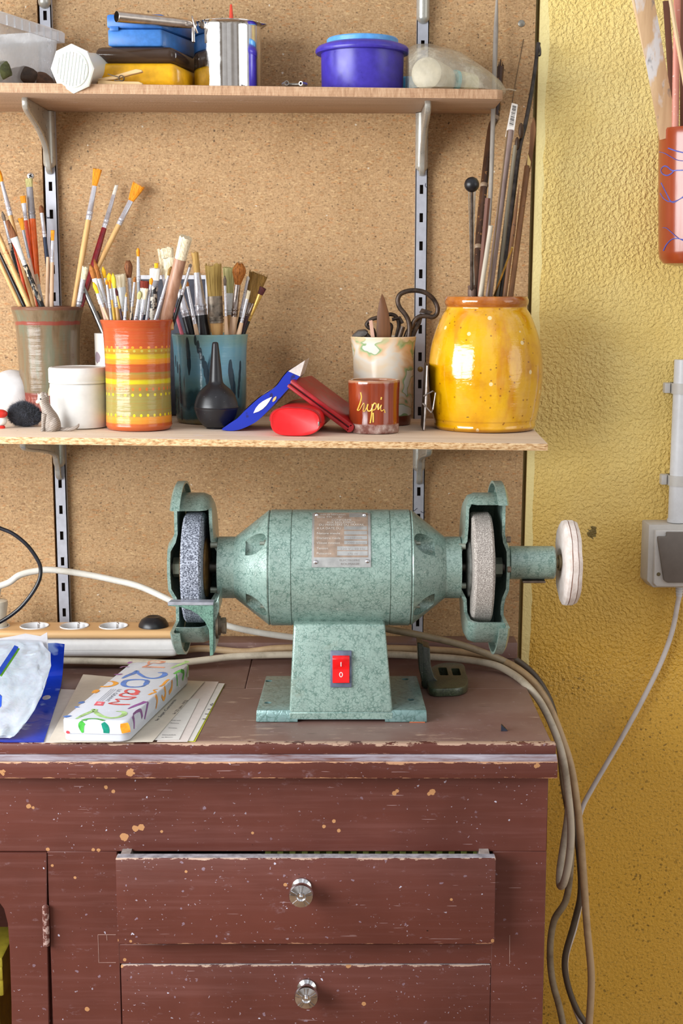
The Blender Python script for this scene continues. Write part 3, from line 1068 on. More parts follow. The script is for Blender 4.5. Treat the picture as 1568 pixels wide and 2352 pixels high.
m.lathe([(0.0001, -0.0012), (0.0235, -0.0012), (0.0245, 0.0), (0.0245, 0.0015)], c, 'Y', 40, M=rot)
for k in range(-4, 5):
    x = k * 0.0048; h = math.sqrt(max(0.0218 ** 2 - x * x, 0))
    a = c + (rot @ V((x, -0.0016, -h))); b = c + (rot @ V((x, -0.0016, h)))
    m.tube([a, b], 0.0011, 6)
finish('ribbed_disc', m, fros.m, t)

# ---- yellow case with a smoky lid
def slab(u0, u1, v0, v1, Yf, side, depth, bev, zb=None):
    """block with its front face at Yf; side = world direction in which it recedes"""
    a = at(u0, v0, Yf); b = at(u1, v1, Yf)
    z0 = zb if zb is not None else b.z
    d = V(side).normalized() * depth
    bot = [V((a.x, Yf, z0)), V((b.x, Yf, z0)), V((b.x, Yf, z0)) + d, V((a.x, Yf, z0)) + d]
    return bot, [V((p.x, p.y, a.z)) for p in bot]
t = thing('storage_case', V((at(310, 165, -0.1).x, -0.1, upz(-.28))), 'yellow plastic case with a smoky brown lid lying under the blue case', 'case')
zy = upz(-.28) + 0.0004
bot, top = slab(213, 404, 143, 190, -0.165, (0.22, 1, 0), 0.13, 0.01, zy)
m = MB(); m.hull8(bot, top, 0.010, 3)
finish('case_body', m, plain('yellow_plastic', (242, 178, 20), 0.35), t)
zt = top[0].z
smoke = Mat('smoky_plastic', (58, 44, 34), 0.12)
smoke.set('Alpha', 0.8)
pc = smoke.coord(); sn = smoke.ramp(smoke.noise(pc, 75, 3, 0.7), [(0.70, 0.0), (0.72, 1.0)])
smoke.set('Base Color', smoke.mix(smoke.math('MULTIPLY', sn, 0.7), (70, 52, 40), (190, 176, 160)))
bot, top = slab(215, 400, 106, 143, -0.16, (0.22, 1, 0), 0.12, 0.012, zt + 0.0004)
m = MB(); m.hull8(bot, top, 0.009, 3)
finish('smoky_lid', m, smoke.m, t)
zl = top[0].z
# ---- blue case on top
blue = plain('blue_plastic', (62, 122, 196), 0.4)
blued = plain('blue_plastic_lid', (52, 112, 190), 0.38)
t = thing('tool_case', V((at(310, 80, -0.1).x, -0.1, zl)), 'blue plastic case on top of the yellow case', 'case')
bot, top = slab(246, 372, 66, 104, -0.155, (0.34, 1, 0), 0.11, 0.003, zl + 0.0005)
m = MB(); m.hull8(bot, top, 0.003, 2); finish('case_body', m, blue, t)
bot, top = slab(243, 374, 32, 65, -0.157, (0.34, 1, 0), 0.113, 0.003, top[0].z + 0.0003)
m = MB(); m.hull8(bot, top, 0.0035, 2)
q = at(262, 66, -0.1575); m.box(q, (0.012, 0.002, 0.006), None, .0008)
finish('case_lid', m, blued, t)

# ---- wooden clothes peg
pw = mat_wood('peg_wood', (206, 168, 116), (232, 202, 152), 1.5, axis='X')
t = thing('clothes_peg', V((at(270, 185, -0.19).x, -0.19, upz(-.28))), 'wooden clothes peg lying in front of the yellow case', 'clothes peg')
Yp = -0.192
m = MB()
m.prism([at(u, v, Yp) for u, v in ((224, 191), (224, 181), (232, 179), (262, 182), (318, 183), (328, 187), (326, 191))], (0, 0.009, 0), 0.0008, 1)
z0 = min(v.co.z for v in m.bm.verts); dz = upz(-.28) + 0.0003 - z0
for v in m.bm.verts: v.co.z += dz
finish('peg_half', m, pw, t)
m = MB()
m.prism([at(u, v, Yp) + V((0, 0, dz)) for u, v in ((224, 179), (226, 176), (258, 170), (312, 154), (326, 156), (327, 161), (300, 167), (262, 178), (236, 180))], (0, 0.009, 0), 0.0008, 1)
finish('peg_half', m, pw, t)
m = MB()
cc = at(278, 175, Yp - 0.001) + V((0, 0, dz))
m.tube([cc + V((0.0034 * math.cos(a), -0.0008 + a * 0.0005, 0.0034 * math.sin(a))) for a in [k * 0.4 for k in range(40)]], 0.0006, 6)
m.tube([cc + V((-.003, 0, .001)), at(262, 170, Yp - .001) + V((0, 0, dz)), at(247, 166, Yp - .001) + V((0, 0, dz))], 0.0006, 6)
m.tube([cc + V((0, 0, -.003)), at(262, 181, Yp - .001) + V((0, 0, dz))], 0.0006, 6)
finish('spring', m, mat_metal('spring_steel', (120, 112, 104), 0.35), t)

# ---- stainless saucepan
Yc = -0.095
c = at(523, 100, Yc); c.z = upz(c.x) + 0.0005
k = px(Yc, 120)
zt = at(523, 58, Yc).z
Rp = 79 * k
h = zt - c.z
chrome = mat_metal('polished_steel', (232, 232, 232), 0.045, 0.03)
t = thing('saucepan', c, 'shiny stainless steel saucepan with a long tube handle on the upper shelf', 'saucepan')
m = MB()
m.lathe([(0.0001, 0.0), (Rp * 0.90, 0.0), (Rp * 0.97, 0.002), (Rp * 0.985, 0.006), (Rp * 0.985, h - 0.006), (Rp * 1.0, h - 0.002), (Rp * 1.035, h), (Rp * 1.035, h + 0.0008),
         (Rp * 0.985, h - 0.0005), (Rp * 0.965, h - 0.006), (Rp * 0.96, 0.004), (0.0001, 0.003)], c, 'Z', 72)
# pouring lip
for v in m.bm.verts:
    d = v.co - c
    if d.z > h - 0.004 and math.atan2(d.y, d.x) < 0.30 and math.atan2(d.y, d.x) > -0.5:
        g = math.exp(-((math.atan2(d.y, d.x) + 0.1) / 0.16) ** 2)
        v.co.x += 0.006 * g
finish('pot', m, chrome, t)
m = MB()
a = at(450, 57, Yc - 0.03); b = at(268, 38, -0.20)
tb = [a + (b - a) * s for s in (0, 0.04, 0.12, 0.3, 1.0)]
rh = 12.5 * px(-0.16, 40)
m.tube(tb, [0.0035, 0.0055, rh * 0.8, rh * 0.95, rh], 28, False)
ax = (b - a).normalized()
m.tube([b, b - ax * 0.08], [rh * 0.93, rh * 0.9], 28, False)
m.tube([b - ax * 0.0001, b + ax * 0.0004], [rh, rh * 0.93], 28, False)
brushed = mat_metal('brushed_steel', (196, 186, 178), 0.3, 0.08)
finish('handle', m, brushed, t)
m = MB()
q = at(446, 62, Yc - 0.045)
m.tube(catmull([q + V((0.004, 0, -.008)), q + V((0.001, -.004, 0.0)), q + V((-.002, -.003, 0.012)), q + V((-.003, 0.003, 0.014)), q + V((0.001, 0.006, 0.0))], 6), 0.0012, 8)
m.box(at(444, 80, Yc - 0.044), (0.004, 0.008, 0.02), None, 0.0012)
finish('handle_bracket', m, brushed, t)
# red nozzle standing in the pan
m = MB()
c2 = at(531, 57, Yc); 
zb_ = c.z + 0.0032
ztp = at(531, 10, Yc).z
m.lathe([(0.0001, 0), (7.5 * k, 0), (7.2 * k, 0.02), (5.6 * k, zt - zb_ + 0.004), (2.6 * k, ztp - zb_ - 0.001), (1.4 * k, ztp - zb_), (0.0001, ztp - zb_)], V((c2.x, Yc, zb_)), 'Z', 20)
one('nozzle', m, plain('red_orange_plastic', (226, 74, 50), 0.4), 'slim red plastic nozzle standing in the saucepan', 'nozzle')

# ---- small metal fittings
for i, (u, v, r, lab) in enumerate(((655, 187, 0.0034, 'left one of the two tiny metal sleeves lying left of the purple tub'), (696, 187, 0.0030, 'right one of the two tiny metal sleeves next to the purple tub'))):
    q = at(u, v, -0.186); q.z = upz(q.x) + r + 0.0004
    m = MB()
    d = V((0.5 if i else -0.3, 1, 0)).normalized() * 0.007
    m.tube([q - d, q + d], r, 16, False); m.tube([q - d, q + d], r * 0.62, 16, False)
    for s in (-1, 1):
        m.tube([q + d * s, q + d * s * 1.0001], [r, r * 0.62], 16, False)
    one('metal_sleeve', m, mat_metal('small_steel', (150, 146, 140), 0.3), lab, 'fitting', 'tiny metal fittings on the upper shelf')
q = at(676, 190, -0.184); q.z = upz(q.x) + 0.0026
m = MB(); m.tube([q + V((-.009, 0.002, 0)), q + V((.007, -.001, 0))], [0.0022, 0.0017], 12); m.tube([q + V((.006, -.001, 0)), q + V((.0085, -.0012, 0))], 0.003, 6)
for v in m.bm.verts: v.co.z += 0.0005
one('small_bolt', m, mat_metal('small_steel', (150, 146, 140), 0.3), 'tiny bolt lying between two metal sleeves on the upper shelf', 'fitting', 'tiny metal fittings on the upper shelf')

# ---- purple tub
Yc = -0.105
k = px(Yc, 140)
c = at(832, 140, Yc); c.z = upz(c.x) + 0.0004
Rt = 95 * k
def zz(v): return at(832, v, Yc).z - c.z
t = thing('plastic_tub', c, 'round purple tub with a pale blue lid on the upper shelf', 'tub')
pur = plain('purple_plastic', (64, 52, 166), 0.32)
m = MB()
z1 = zz(124)
m.lathe([(0.0001, 0), (Rt * 0.95, 0), (Rt * 0.985, 0.003), (Rt, z1)], c, 'Z', 64)
finish('tub_body', m, pur, t)
m = MB()
Rl = 108 * k
m.lathe([(Rt * 1.0, z1 - 0.001), (Rl * 0.98, z1 - 0.0005), (Rl, z1 + 0.002), (Rl * 0.995, z1 + 0.005), (Rl * 0.95, z1 + 0.0085), (Rl * 0.80, zz(103)), (Rl * 0.80, zz(103) - .001)], c, 'Z', 64)
finish('rim_ring', m, pur, t)
m = MB()
Rb = 82 * k
m.lathe([(Rb * 1.0, zz(104)), (Rb, zz(93)), (Rb * 0.97, zz(90)), (Rb * 0.9, zz(89)), (0.0001, zz(89))], c, 'Z', 64)
finish('lid', m, plain('light_blue_plastic', (88, 158, 222), 0.35), t)

# ---- bag with bottles
def bottle(c0, axis, r, L, name, mat, label, capmat=None, cap_r=None):
    ax = V(axis).normalized()
    M_ = V((0, 0, 1)).rotation_difference(ax).to_matrix().to_4x4()
    t = thing(name, c0, label, 'bottle', 'plastic bottles in the clear bag')
    m = MB()
    m.lathe([(0.0001, 0.0015), (r * 0.8, 0.0), (r * 0.96, 0.002), (r, 0.006), (r, L * 0.72), (r * 0.8, L * 0.82), (r * 0.42, L * 0.88), (r * 0.42, L * 0.92)], c0, 'Z', 32, M=M_)
    finish('bottle_body', m, mat, t)
    m = MB()
    cr = cap_r or r * 0.5
    m.lathe([(cr, L * 0.9), (cr, L * 1.05), (cr * 0.9, L * 1.07), (0.0001, L * 1.07)], c0, 'Z', 24, M=M_)
    finish('cap', m, capmat or mat, t)
cream = plain('cream_plastic', (190, 180, 154), 0.4)
turq = plain('turquoise_plastic', (52, 176, 184), 0.4)
zs = upz(0.1) + 0.0016
r1 = 37 * px(-0.14, 160)
q = at(978, 168, -0.148); q.z = zs + r1
bottle(q, (0.35, 1, 0.0), r1, 0.105, 'plastic_bottle', cream, 'cream bottle with its round base facing out of the bag beside the purple tub')
q = at(1090, 175, -0.06); q.z = zs + 0.0165
bottle(q, (-0.9, -0.42, 0.12), 0.0165, 0.034, 'plastic_bottle', plain('pale_yellow_plastic', (214, 208, 166), 0.4), 'short bottle with a turquoise cap in the clear bag', turq, 0.0165)
m = MB(); q = at(936, 170, -0.075); q.z = zs
m.lathe([(0.0001, 0), (0.012, 0), (0.013, 0.003), (0.013, 0.03), (0.011, 0.033), (0.0001, 0.033)], V((q.x + .002, -0.03, q.z)), 'Z', 24)
one('round_box', m, plain('sky_blue_plastic', (74, 160, 206), 0.4), 'small light blue pot half hidden behind the purple tub', 'pot')
film = Mat('bag_film', (206, 198, 178), 0.2)
fc = film.coord()
film.set('Alpha', film.ramp(film.noise(film.warp(fc, 20, 0.03), 34, 4, 0.65), [(0.35, 0.22), (0.55, 0.40), (0.72, 0.75)]))
film.bump(film.noise(film.warp(fc, 30, .03), 42, 3), 0.5, 0.004)
MATS['bag_film'] = film.m
# draped film: rings from the left edge to the pinched right tip
secs = []
n = 28
spec = [(935, 110, 0.060, 0.05), (955, 104, 0.075, 0.05), (985, 106, 0.080, 0.05), (1020, 112, 0.080, 0.05), (1055, 124, 0.076, 0.06), (1090, 146, 0.070, 0.07), (1120, 168, 0.058, 0.075), (1145, 190, 0.04, 0.08), (1157, 203, 0.022, 0.09)]
m = MB()
from mathutils import noise as NZ
for (u, vt, dep, yo) in spec:
    top = at(u, vt, -0.105)
    zb_ = upz(top.x) + 0.0008
    hh = max(top.z - zb_, 0.004)
    ring = []
    for kk in range(n):
        a = 2 * PI * kk / n
        yy = -0.105 + dep * math.cos(a)
        zz_ = math.sin(a)
        z = zb_ + (hh * (max(zz_, 0) ** 0.75) if zz_ > 0 else 0.0)
        p = V((top.x, yy, z))
        w = NZ.noise(p * 45) * 0.006 + NZ.noise(p * 110) * 0.0025
        if zz_ > 0.02: p += V((0, math.cos(a) * w, abs(w) * 0.0 + w * 0.5))
        ring.append(p)
    secs.append(ring)
m.rings(secs, True, True)
tip = at(1185, 207, -0.15)
tp = [V((at(1155, 204, -.15).x, -0.152, upz(.22) + 0.0012)), V((at(1168, 205, -.15).x, -.155, upz(.22) + .002)), at(1185, 208, -.158)]
m.tube(tp, [0.009, 0.005, 0.001], 8, True, r2=[.0012, .001, .0006], side=(0, 1, 0))
one('plastic_bag', m, film.m, 'crumpled see-through plastic bag holding bottles at the right end of the upper shelf', 'bag')
# ================================================================ POTS ON THE LOWER SHELF
POT = {}
def pot_geom(key, u, vb, prof, thick=0.0045, yc=None):
    """prof: [(v, half width px)] from bottom to rim. Returns centre, world profile"""
    hb = prof[0][1]
    pf = sit(u, vb)
    if yc is None:
        k = (pf.y - CAM.y) / (F * ray(u, vb).y)
        yc = pf.y + hb * k
    c = at(u, vb, yc); c.z = s2z(c.x) + 0.0008
    P = []
    for v, hw in prof:
        q = at(u, v, yc)
        P.append([hw * (yc - CAM.y) / (F * ray(u, v).y), q.z - c.z])
    dz = -P[0][1]                       # the bottom rests on the shelf
    P[0][1] = 0.0
    for i in range(1, len(P)):
        P[i][1] = max(P[i][1], P[i - 1][1] + 0.0006)
    POT[key] = dict(c=c, P=P, R=P[-1][0], rim=c.z + P[-1][1], t=thick, yc=yc, floor=c.z + 0.006)
    return POT[key]

def smooth_prof(P, n=5):
    pts = catmull([V((r, z, 0)) for r, z in P], n)
    return [(max(p.x, 0.0002), p.y) for p in pts]

def pot_mesh(g, n=72, sm=True, wall=None, rim_round=True):
    t = wall or g['t']
    P = smooth_prof(g['P']) if sm else [tuple(p) for p in g['P']]
    m = MB()
    outer = [(0.0001, 0.0)] + P
    rt, zt = P[-1]
    inner = [(rt - t * 0.15, zt + t * 0.25), (rt - t * 0.5, zt + t * 0.36), (rt - t * 0.85, zt + t * 0.25), (rt - t, zt)]
    ins = [(max(r - t, 0.002), max(z, 0.006)) for r, z in reversed(P[:-1]) if z > 0.008]
    m.lathe(outer + inner + ins + [(max(P[0][0] - t, .002), 0.006), (0.0001, 0.006)], g['c'], 'Z', n)
    return m

def glaze(name, rough=0.14, spec=0.5, coat=0.3):
    M = Mat(name, rough=rough, spec=spec)
    M.set('Coat Weight', coat); M.set('Coat Roughness', 0.06)
    return M

def zval(M, h, wob=0.03, sc=30):
    """height fraction with a little hand-painted waviness"""
    p = M.coord(); X, Y, Z = M.xyz(p)
    n = M.noise(p, sc, 3, 0.6)
    return p, M.math('ADD', M.math('DIVIDE', Z, h), M.math('MULTIPLY', M.math('SUBTRACT', n, 0.5), wob))

# ---------------- brown pot
g = pot_geom('brown', 117, 959, [(958, 59), (952, 62), (900, 66), (860, 68), (800, 70), (765, 72), (740, 74), (725, 77), (712, 81), (706, 82)], 0.005, yc=-0.074)
M = glaze('brown_glaze', 0.2, 0.4, 0.0)
p, z = zval(M, g['P'][-1][1], 0.035, 40)
drip = M.noise(M.mapv(p, (60, 60, 9)), 1.0, 4, 0.6)
col = M.ramp(drip, [(0.3, (92, 76, 54)), (0.48, (124, 104, 80)), (0.62, (112, 112, 92)), (0.75, (136, 122, 104))])
col = M.mix(M.ramp(z, [(0.0, 1.0), (0.235, 1.0), (0.25, 0.0), (1, 0.0)]), col, (126, 62, 52))
w2 = M.math('MULTIPLY', M.ramp(M.wave(p, 60, 6, 3, 1.5), [(0.55, 0.0), (0.65, 1.0)]), M.ramp(z, [(0.20, 1.0), (0.22, 0.0)]))
col = M.mix(M.math('MULTIPLY', w2, 0.5), col, (168, 108, 92))
band = M.ramp(z, [(0.845, 0.0), (0.852, 1.0), (0.878, 1.0), (0.885, 0.0)])
col = M.mix(M.math('MULTIPLY', band, 0.8), col, (146, 62, 54))
col = M.mix(M.ramp(z, [(0.975, 0.0), (0.985, 0.8)]), col, (120, 78, 62))
M.set('Base Color', col); M.bump(M.math('ADD', M.noise(M.mapv(p, (8, 8, 130)), 1.0, 3, 0.6), M.math('MULTIPLY', M.noise(p, 80, 3), 0.6)), 0.4, 0.0015)
one('brush_pot', pot_mesh(g), M.m, 'tall olive brown glazed pot with a thin red band holding brushes at the left', 'pot', origin=g['c'])

# ---------------- striped pot
g = pot_geom('striped', 320, 992, [(991, 66), (986, 71), (975, 75.5), (965, 75), (900, 74), (830, 74.5), (800, 75.5), (770, 77), (752, 79), (742, 82), (736, 84)], 0.005)
M = glaze('striped_glaze', 0.17, 0.4, 0.05)
H = g['P'][-1][1]
p, z = zval(M, H, 0.012, 60)
def zf(v): return (at(320, v, g['yc']).z - g['c'].z) / H
stops = [(0.0, (172, 84, 48)), (zf(968), (186, 92, 44)), (zf(966), (216, 140, 52)), (zf(953), (224, 150, 56)), (zf(950), (150, 134, 72)), (zf(908), (150, 140, 76)), (zf(893), (150, 128, 66)), (zf(879), (172, 140, 60)),
         (zf(877), (206, 196, 30)), (zf(868), (196, 180, 40)), (zf(866), (176, 116, 44)), (zf(857), (172, 128, 56)), (zf(853), (150, 128, 60)), (zf(850), (176, 84, 42)), (zf(834), (178, 80, 38)), (zf(832), (226, 140, 40)), (zf(822), (224, 150, 40)),
         (zf(820), (204, 180, 30)), (zf(812), (198, 168, 36)), (zf(809), (170, 128, 36)), (zf(799), (188, 150, 40)), (zf(797), (188, 84, 44)), (1.0, (182, 80, 44))]
# at most 32 stops
col = M.ramp(z, stops)
fine = M.noise(M.mapv(p, (6, 6, 420)), 1.0, 3, 0.6)
col = M.mix(M.math('MULTIPLY', M.ramp(fine, [(0.5, 0.0), (0.7, 1.0)]), 0.35), col, (176, 104, 48))
ang = M.math('ARCTAN2', M.xyz(p)[1], M.xyz(p)[0])
def dots(col, v, n, rad_z, c, off=0.0):
    a = M.math('ADD', M.math('MULTIPLY', ang, n / (2 * PI)), off)
    fr_ = M.math('SUBTRACT', M.math('FRACT', M.math('ADD', a, 0.0)), 0.5)
    dz_ = M.math('DIVIDE', M.math('SUBTRACT', M.math('DIVIDE', M.xyz(p)[2], H), zf(v)), rad_z)
    d = M.math('ADD', M.math('POWER', M.math('MULTIPLY', fr_, 5.5), 2.0), M.math('POWER', dz_, 2.0))
    return M.mix(M.math('LESS_THAN', d, 1.0), col, c)
col = dots(col, 795, 26, 0.011, (232, 150, 48))
col = dots(col, 803, 28, 0.012, (190, 176, 80), 0.3)
col = dots(col, 889, 30, 0.016, (206, 112, 48), 0.1)
col = dots(col, 902, 27, 0.014, (216, 202, 40), 0.4)
col = dots(col, 948, 30, 0.014, (226, 208, 36))
M.set('Base Color', col); M.bump(M.math('ADD', M.noise(M.mapv(p, (10, 10, 160)), 1.0, 3, 0.6), M.math('MULTIPLY', M.noise(p, 90, 3), 0.6)), 0.45, 0.0016)
one('brush_pot', pot_mesh(g), M.m, 'terracotta pot with yellow, green and orange painted stripes and dots, packed with brushes', 'pot', origin=g['c'])

# ---------------- blue pot
g = pot_geom('blue', 485, 972, [(971, 70), (966, 76), (950, 80), (900, 82), (840, 82.5), (800, 84), (780, 86), (769, 87.5)], 0.005, yc=-0.10)
M = glaze('blue_glaze', 0.16, 0.45, 0.1)
H = g['P'][-1][1]
p, z = zval(M, H, 0.08, 22)
n = M.noise(p, 26, 4, 0.6)
col = M.ramp(z, [(0.0, (120, 110, 78)), (0.035, (128, 122, 92)), (0.06, (44, 78, 84)), (0.32, (74, 114, 122)), (0.48, (92, 134, 142)), (0.58, (106, 152, 170)), (0.86, (108, 156, 172)), (0.93, (116, 154, 152)), (1.0, (120, 152, 144))])
col = M.mix(M.math('MULTIPLY', M.ramp(n, [(0.45, 0.0), (0.65, 1.0)]), 0.3), col, (70, 130, 168))
st = M.noise(M.mapv(p, (75, 75, 10), loc=(0.3, 0.1, 0)), 1.0, 3, 0.55)
zz_ = M.math('ADD', st, M.math('MULTIPLY', M.math('ABSOLUTE', M.math('SUBTRACT', z, 0.55)), -0.10))
dk = M.ramp(zz_, [(0.60, 0.0), (0.66, 1.0)])
col = M.mix(M.math('MULTIPLY', dk, 0.85), col, (10, 40, 58))
low = M.ramp(M.math('ADD', z, M.math('MULTIPLY', M.math('SUBTRACT', M.noise(M.mapv(p, (30, 30, 8)), 1.0, 2), 0.5), 0.7)), [(0.12, 0.0), (0.16, 0.7), (0.30, 0.7), (0.36, 0.0)])
col = M.mix(low, col, (18, 46, 58))
def dr_pt(u, v):
    q = oncyl(u, v, g['c'].x, g['c'].y, 0.053) - g['c']; return (q.x, q.y, q.z * 0.25)
drips = []
for u0, v0, u1, v1, r0, n0 in ((431, 795, 433, 835, 5.5, 3), (432, 835, 433, 850, 3.5, 2), (449, 778, 472, 850, 4, 5), (472, 850, 484, 900, 5.5, 4), (411, 852, 413, 915, 4.5, 4), (406, 845, 402, 830, 4, 2), (530, 850, 538, 895, 6.5, 4), (553, 845, 549, 900, 4.5, 4), (408, 935, 414, 955, 6, 2)):
    for i_ in range(n0):
        s_ = i_ / (n0 - 1); drips.append((*dr_pt(lerp(u0, u1, s_), lerp(v0, v1, s_)), r0 * 0.00062))
col = M.mix(M.math('MULTIPLY', M.blobs(M.mapv(p, (1, 1, 0.25)), drips, 0.12), 0.88), col, (8, 34, 52))
M.set('Base Color', col); M.bump(M.math('ADD', M.noise(M.mapv(p, (8, 8, 130)), 1.0, 3, 0.6), M.math('MULTIPLY', M.noise(p, 80, 3), 0.6)), 0.35, 0.0014)
one('brush_pot', pot_mesh(g), M.m, 'blue and teal glazed pot with dark drips, behind the black rubber bulb', 'pot', origin=g['c'])

# ---------------- white mug with a metal tube behind
g = pot_geom('mug', 268, 968, [(967, 40), (960, 43), (850, 45), (775, 46), (766, 46)], 0.003, yc=-0.062)
M = glaze('white_mug', 0.2)
p, z = zval(M, g['P'][-1][1], 0.02)
c3 = at(243, 822, -0.09) - g['c']
col = M.mix(M.blobs(p, [(-0.024, -0.018, c3.z, 0.008)], 0.2), (222, 214, 204), (150, 132, 140))
M.set('Base Color', col)
one('mug', pot_mesh(g), M.m, 'white mug mostly hidden behind the striped pot with a metal tube in it', 'mug', origin=g['c'])

# ---------------- cream marbled pot
g = pot_geom('cream', 879, 979, [(978, 60), (974, 63), (950, 65), (900, 67), (850, 68.5), (815, 70), (790, 73), (778, 75), (774, 75.5)], 0.004)
M = glaze('marbled_slip', 0.2, coat=0.15)
H = g['P'][-1][1]
p, z = zval(M, H, 0.02, 40)
w = M.warp(p, 16, 0.05, 3)
n = M.noise(M.mapv(w, (1, 1, 1.8), loc=(0.2, 0, 0)), 15, 2, 0.5, 0.6)
col = M.ramp(n, [(0.28, (226, 204, 172)), (0.42, (222, 216, 204)), (0.47, (232, 210, 182)), (0.515, (222, 186, 146)), (0.54, (168, 188, 140)), (0.553, (128, 160, 104)), (0.566, (222, 220, 206)), (0.75, (224, 220, 206))])
col = M.mix(M.ramp(z, [(0.93, 0.0), (1.0, 0.7)]), col, (226, 196, 156))
col = M.mix(M.ramp(z, [(0.105, 1.0), (0.115, 0.0)]), col, (112, 56, 38))
M.set('Base Color', col)
one('tool_pot', pot_mesh(g), M.m, 'cream pot marbled green and pink holding old shears and a wooden blade', 'pot', origin=g['c'])

# ---------------- small terracotta cup with slip writing
g = pot_geom('cup', 858, 998, [(997, 54), (993, 57), (980, 57.5), (940, 57.5), (900, 58.5), (880, 59.5), (874, 59.5)], 0.0048)
M = glaze('cup_glaze', 0.1, coat=0.6)
H = g['P'][-1][1]
p, z = zval(M, H, 0.05, 45)
n = M.noise(M.mapv(p, (60, 60, 12)), 1.0, 4)
col = M.ramp(n, [(0.3, (112, 42, 20)), (0.7, (146, 58, 26))])
un = M.ramp(z, [(0.16, 1.0), (0.19, 0.0)])
sc = M.ramp(M.noise(p, 60, 5, 0.7), [(0.4, (110, 58, 46)), (0.55, (158, 128, 118)), (0.65, (190, 172, 164))])
col = M.mix(un, col, sc)
col = M.mix(M.ramp(z, [(0.965, 0.0), (0.99, 0.8)]), col, (176, 130, 100))
M.set('Base Color', col)
M.set('Roughness', M.maprange(un, 0, 1, 0.1, 0.7))
M.set('Coat Weight', M.maprange(un, 0, 1, 0.5, 0.0))
cup = thing('cup', g['c'], 'small red brown terracotta cup with yellow handwriting, in front of the cream pot', 'cup')
finish('cup_body', pot_mesh(g), M.m, cup)
rc = 58 * px(g['yc'], 940) + 0.0004
def oc(u, v): return oncyl(u, v, g['c'].x, g['c'].y, rc)
slip = plain('yellow_slip', (232, 186, 84), 0.2)
strokes = [[(828, 901), (830, 912), (827, 925), (823, 936), (821, 942), (826, 941), (832, 930), (836, 926), (836, 936), (834, 944), (838, 944), (842, 936)],
           [(845, 928), (843, 938), (846, 944), (852, 942), (856, 932), (860, 926), (864, 929), (863, 938), (858, 942), (853, 940)],
           [(855, 928), (854, 945), (852, 960), (850, 972)], [(857, 948), (857, 970)],
           [(866, 936), (869, 927), (868, 937), (869, 941), (873, 934), (876, 930), (874, 937), (876, 944), (882, 941), (884, 948)], [(876, 912), (875, 918)]]
for i, s in enumerate(strokes):
    m = MB()
    m.tube(catmull([oc(u, v) for u, v in s], 5) if len(s) > 2 else [oc(u, v) for u, v in s], 0.00095, 8, True, r2=0.0006)
    finish('slip_writing', m, slip, cup)

# ---------------- big yellow jar
g = pot_geom('yellow', 1112, 995, [(994, 110), (991, 113), (975, 116), (968, 115.5), (955, 119), (930, 124), (890, 129), (850, 131), (810, 128), (775, 121), (745, 111), (722, 101), (710, 93), (704, 92), (698, 95), (690, 96), (684, 94)], 0.007)
M = glaze('yellow_glaze', 0.08, coat=0.7)
H = g['P'][-1][1]
p, z = zval(M, H, 0.012, 30)
n = M.noise(p, 16, 5, 0.6)
dr = M.noise(M.mapv(p, (34, 34, 7)), 1.0, 4, 0.6)
col = M.ramp(n, [(0.28, (184, 118, 6)), (0.45, (214, 156, 6)), (0.6, (224, 170, 12)), (0.75, (220, 170, 44))])
col = M.mix(M.math('MULTIPLY', M.ramp(dr, [(0.56, 0.0), (0.68, 1.0)]), 0.55), col, (196, 112, 22))
pale = M.math('MULTIPLY', M.ramp(M.noise(p, 11, 3, 0.55), [(0.56, 0.0), (0.68, 1.0)]), 0.5)
col = M.mix(pale, col, (226, 176, 92))
sp = M.voro(p, 68); ss = M.xyz(M.voro(p, 68, out='Color'))[0]
col = M.mix(M.math('MULTIPLY', M.math('MULTIPLY', M.math('LESS_THAN', sp, 0.2), M.math('GREATER_THAN', ss, 0.8)), 0.85), col, (236, 214, 164))
sp = M.voro(p, 150); ss = M.xyz(M.voro(p, 150, out='Color'))[0]
col = M.mix(M.math('MULTIPLY', M.math('MULTIPLY', M.math('LESS_THAN', sp, 0.2), M.math('GREATER_THAN', ss, 0.78)), 0.7), col, (128, 72, 20))
zn = 1 - (704 - 684) / (995 - 684.0)
zn = (at(1112, 705, g['yc']).z - g['c'].z) / H
rimc = M.ramp(M.noise(p, 40, 4), [(0.35, (152, 82, 26)), (0.65, (186, 112, 42))])
col = M.mix(M.ramp(z, [(zn - 0.006, 0.0), (zn + 0.006, 1.0)]), col, rimc)
col = M.mix(M.ramp(z, [(0.0, 0.7), (0.015, 0.6), (0.03, 0.0), (0.07, 0.0), (0.075, 0.35), (0.085, 0.0)]), col, (128, 72, 22))
M.set('Base Color', col); M.bump(M.math('ADD', M.noise(M.mapv(p, (14, 14, 90)), 1.0, 3, 0.6), M.noise(p, 60, 3, 0.6)), 0.4, 0.002)
one('jar', pot_mesh(g, 96), M.m, 'big glossy yellow glazed jar with a brown rim holding tall sticks', 'jar', origin=g['c'])

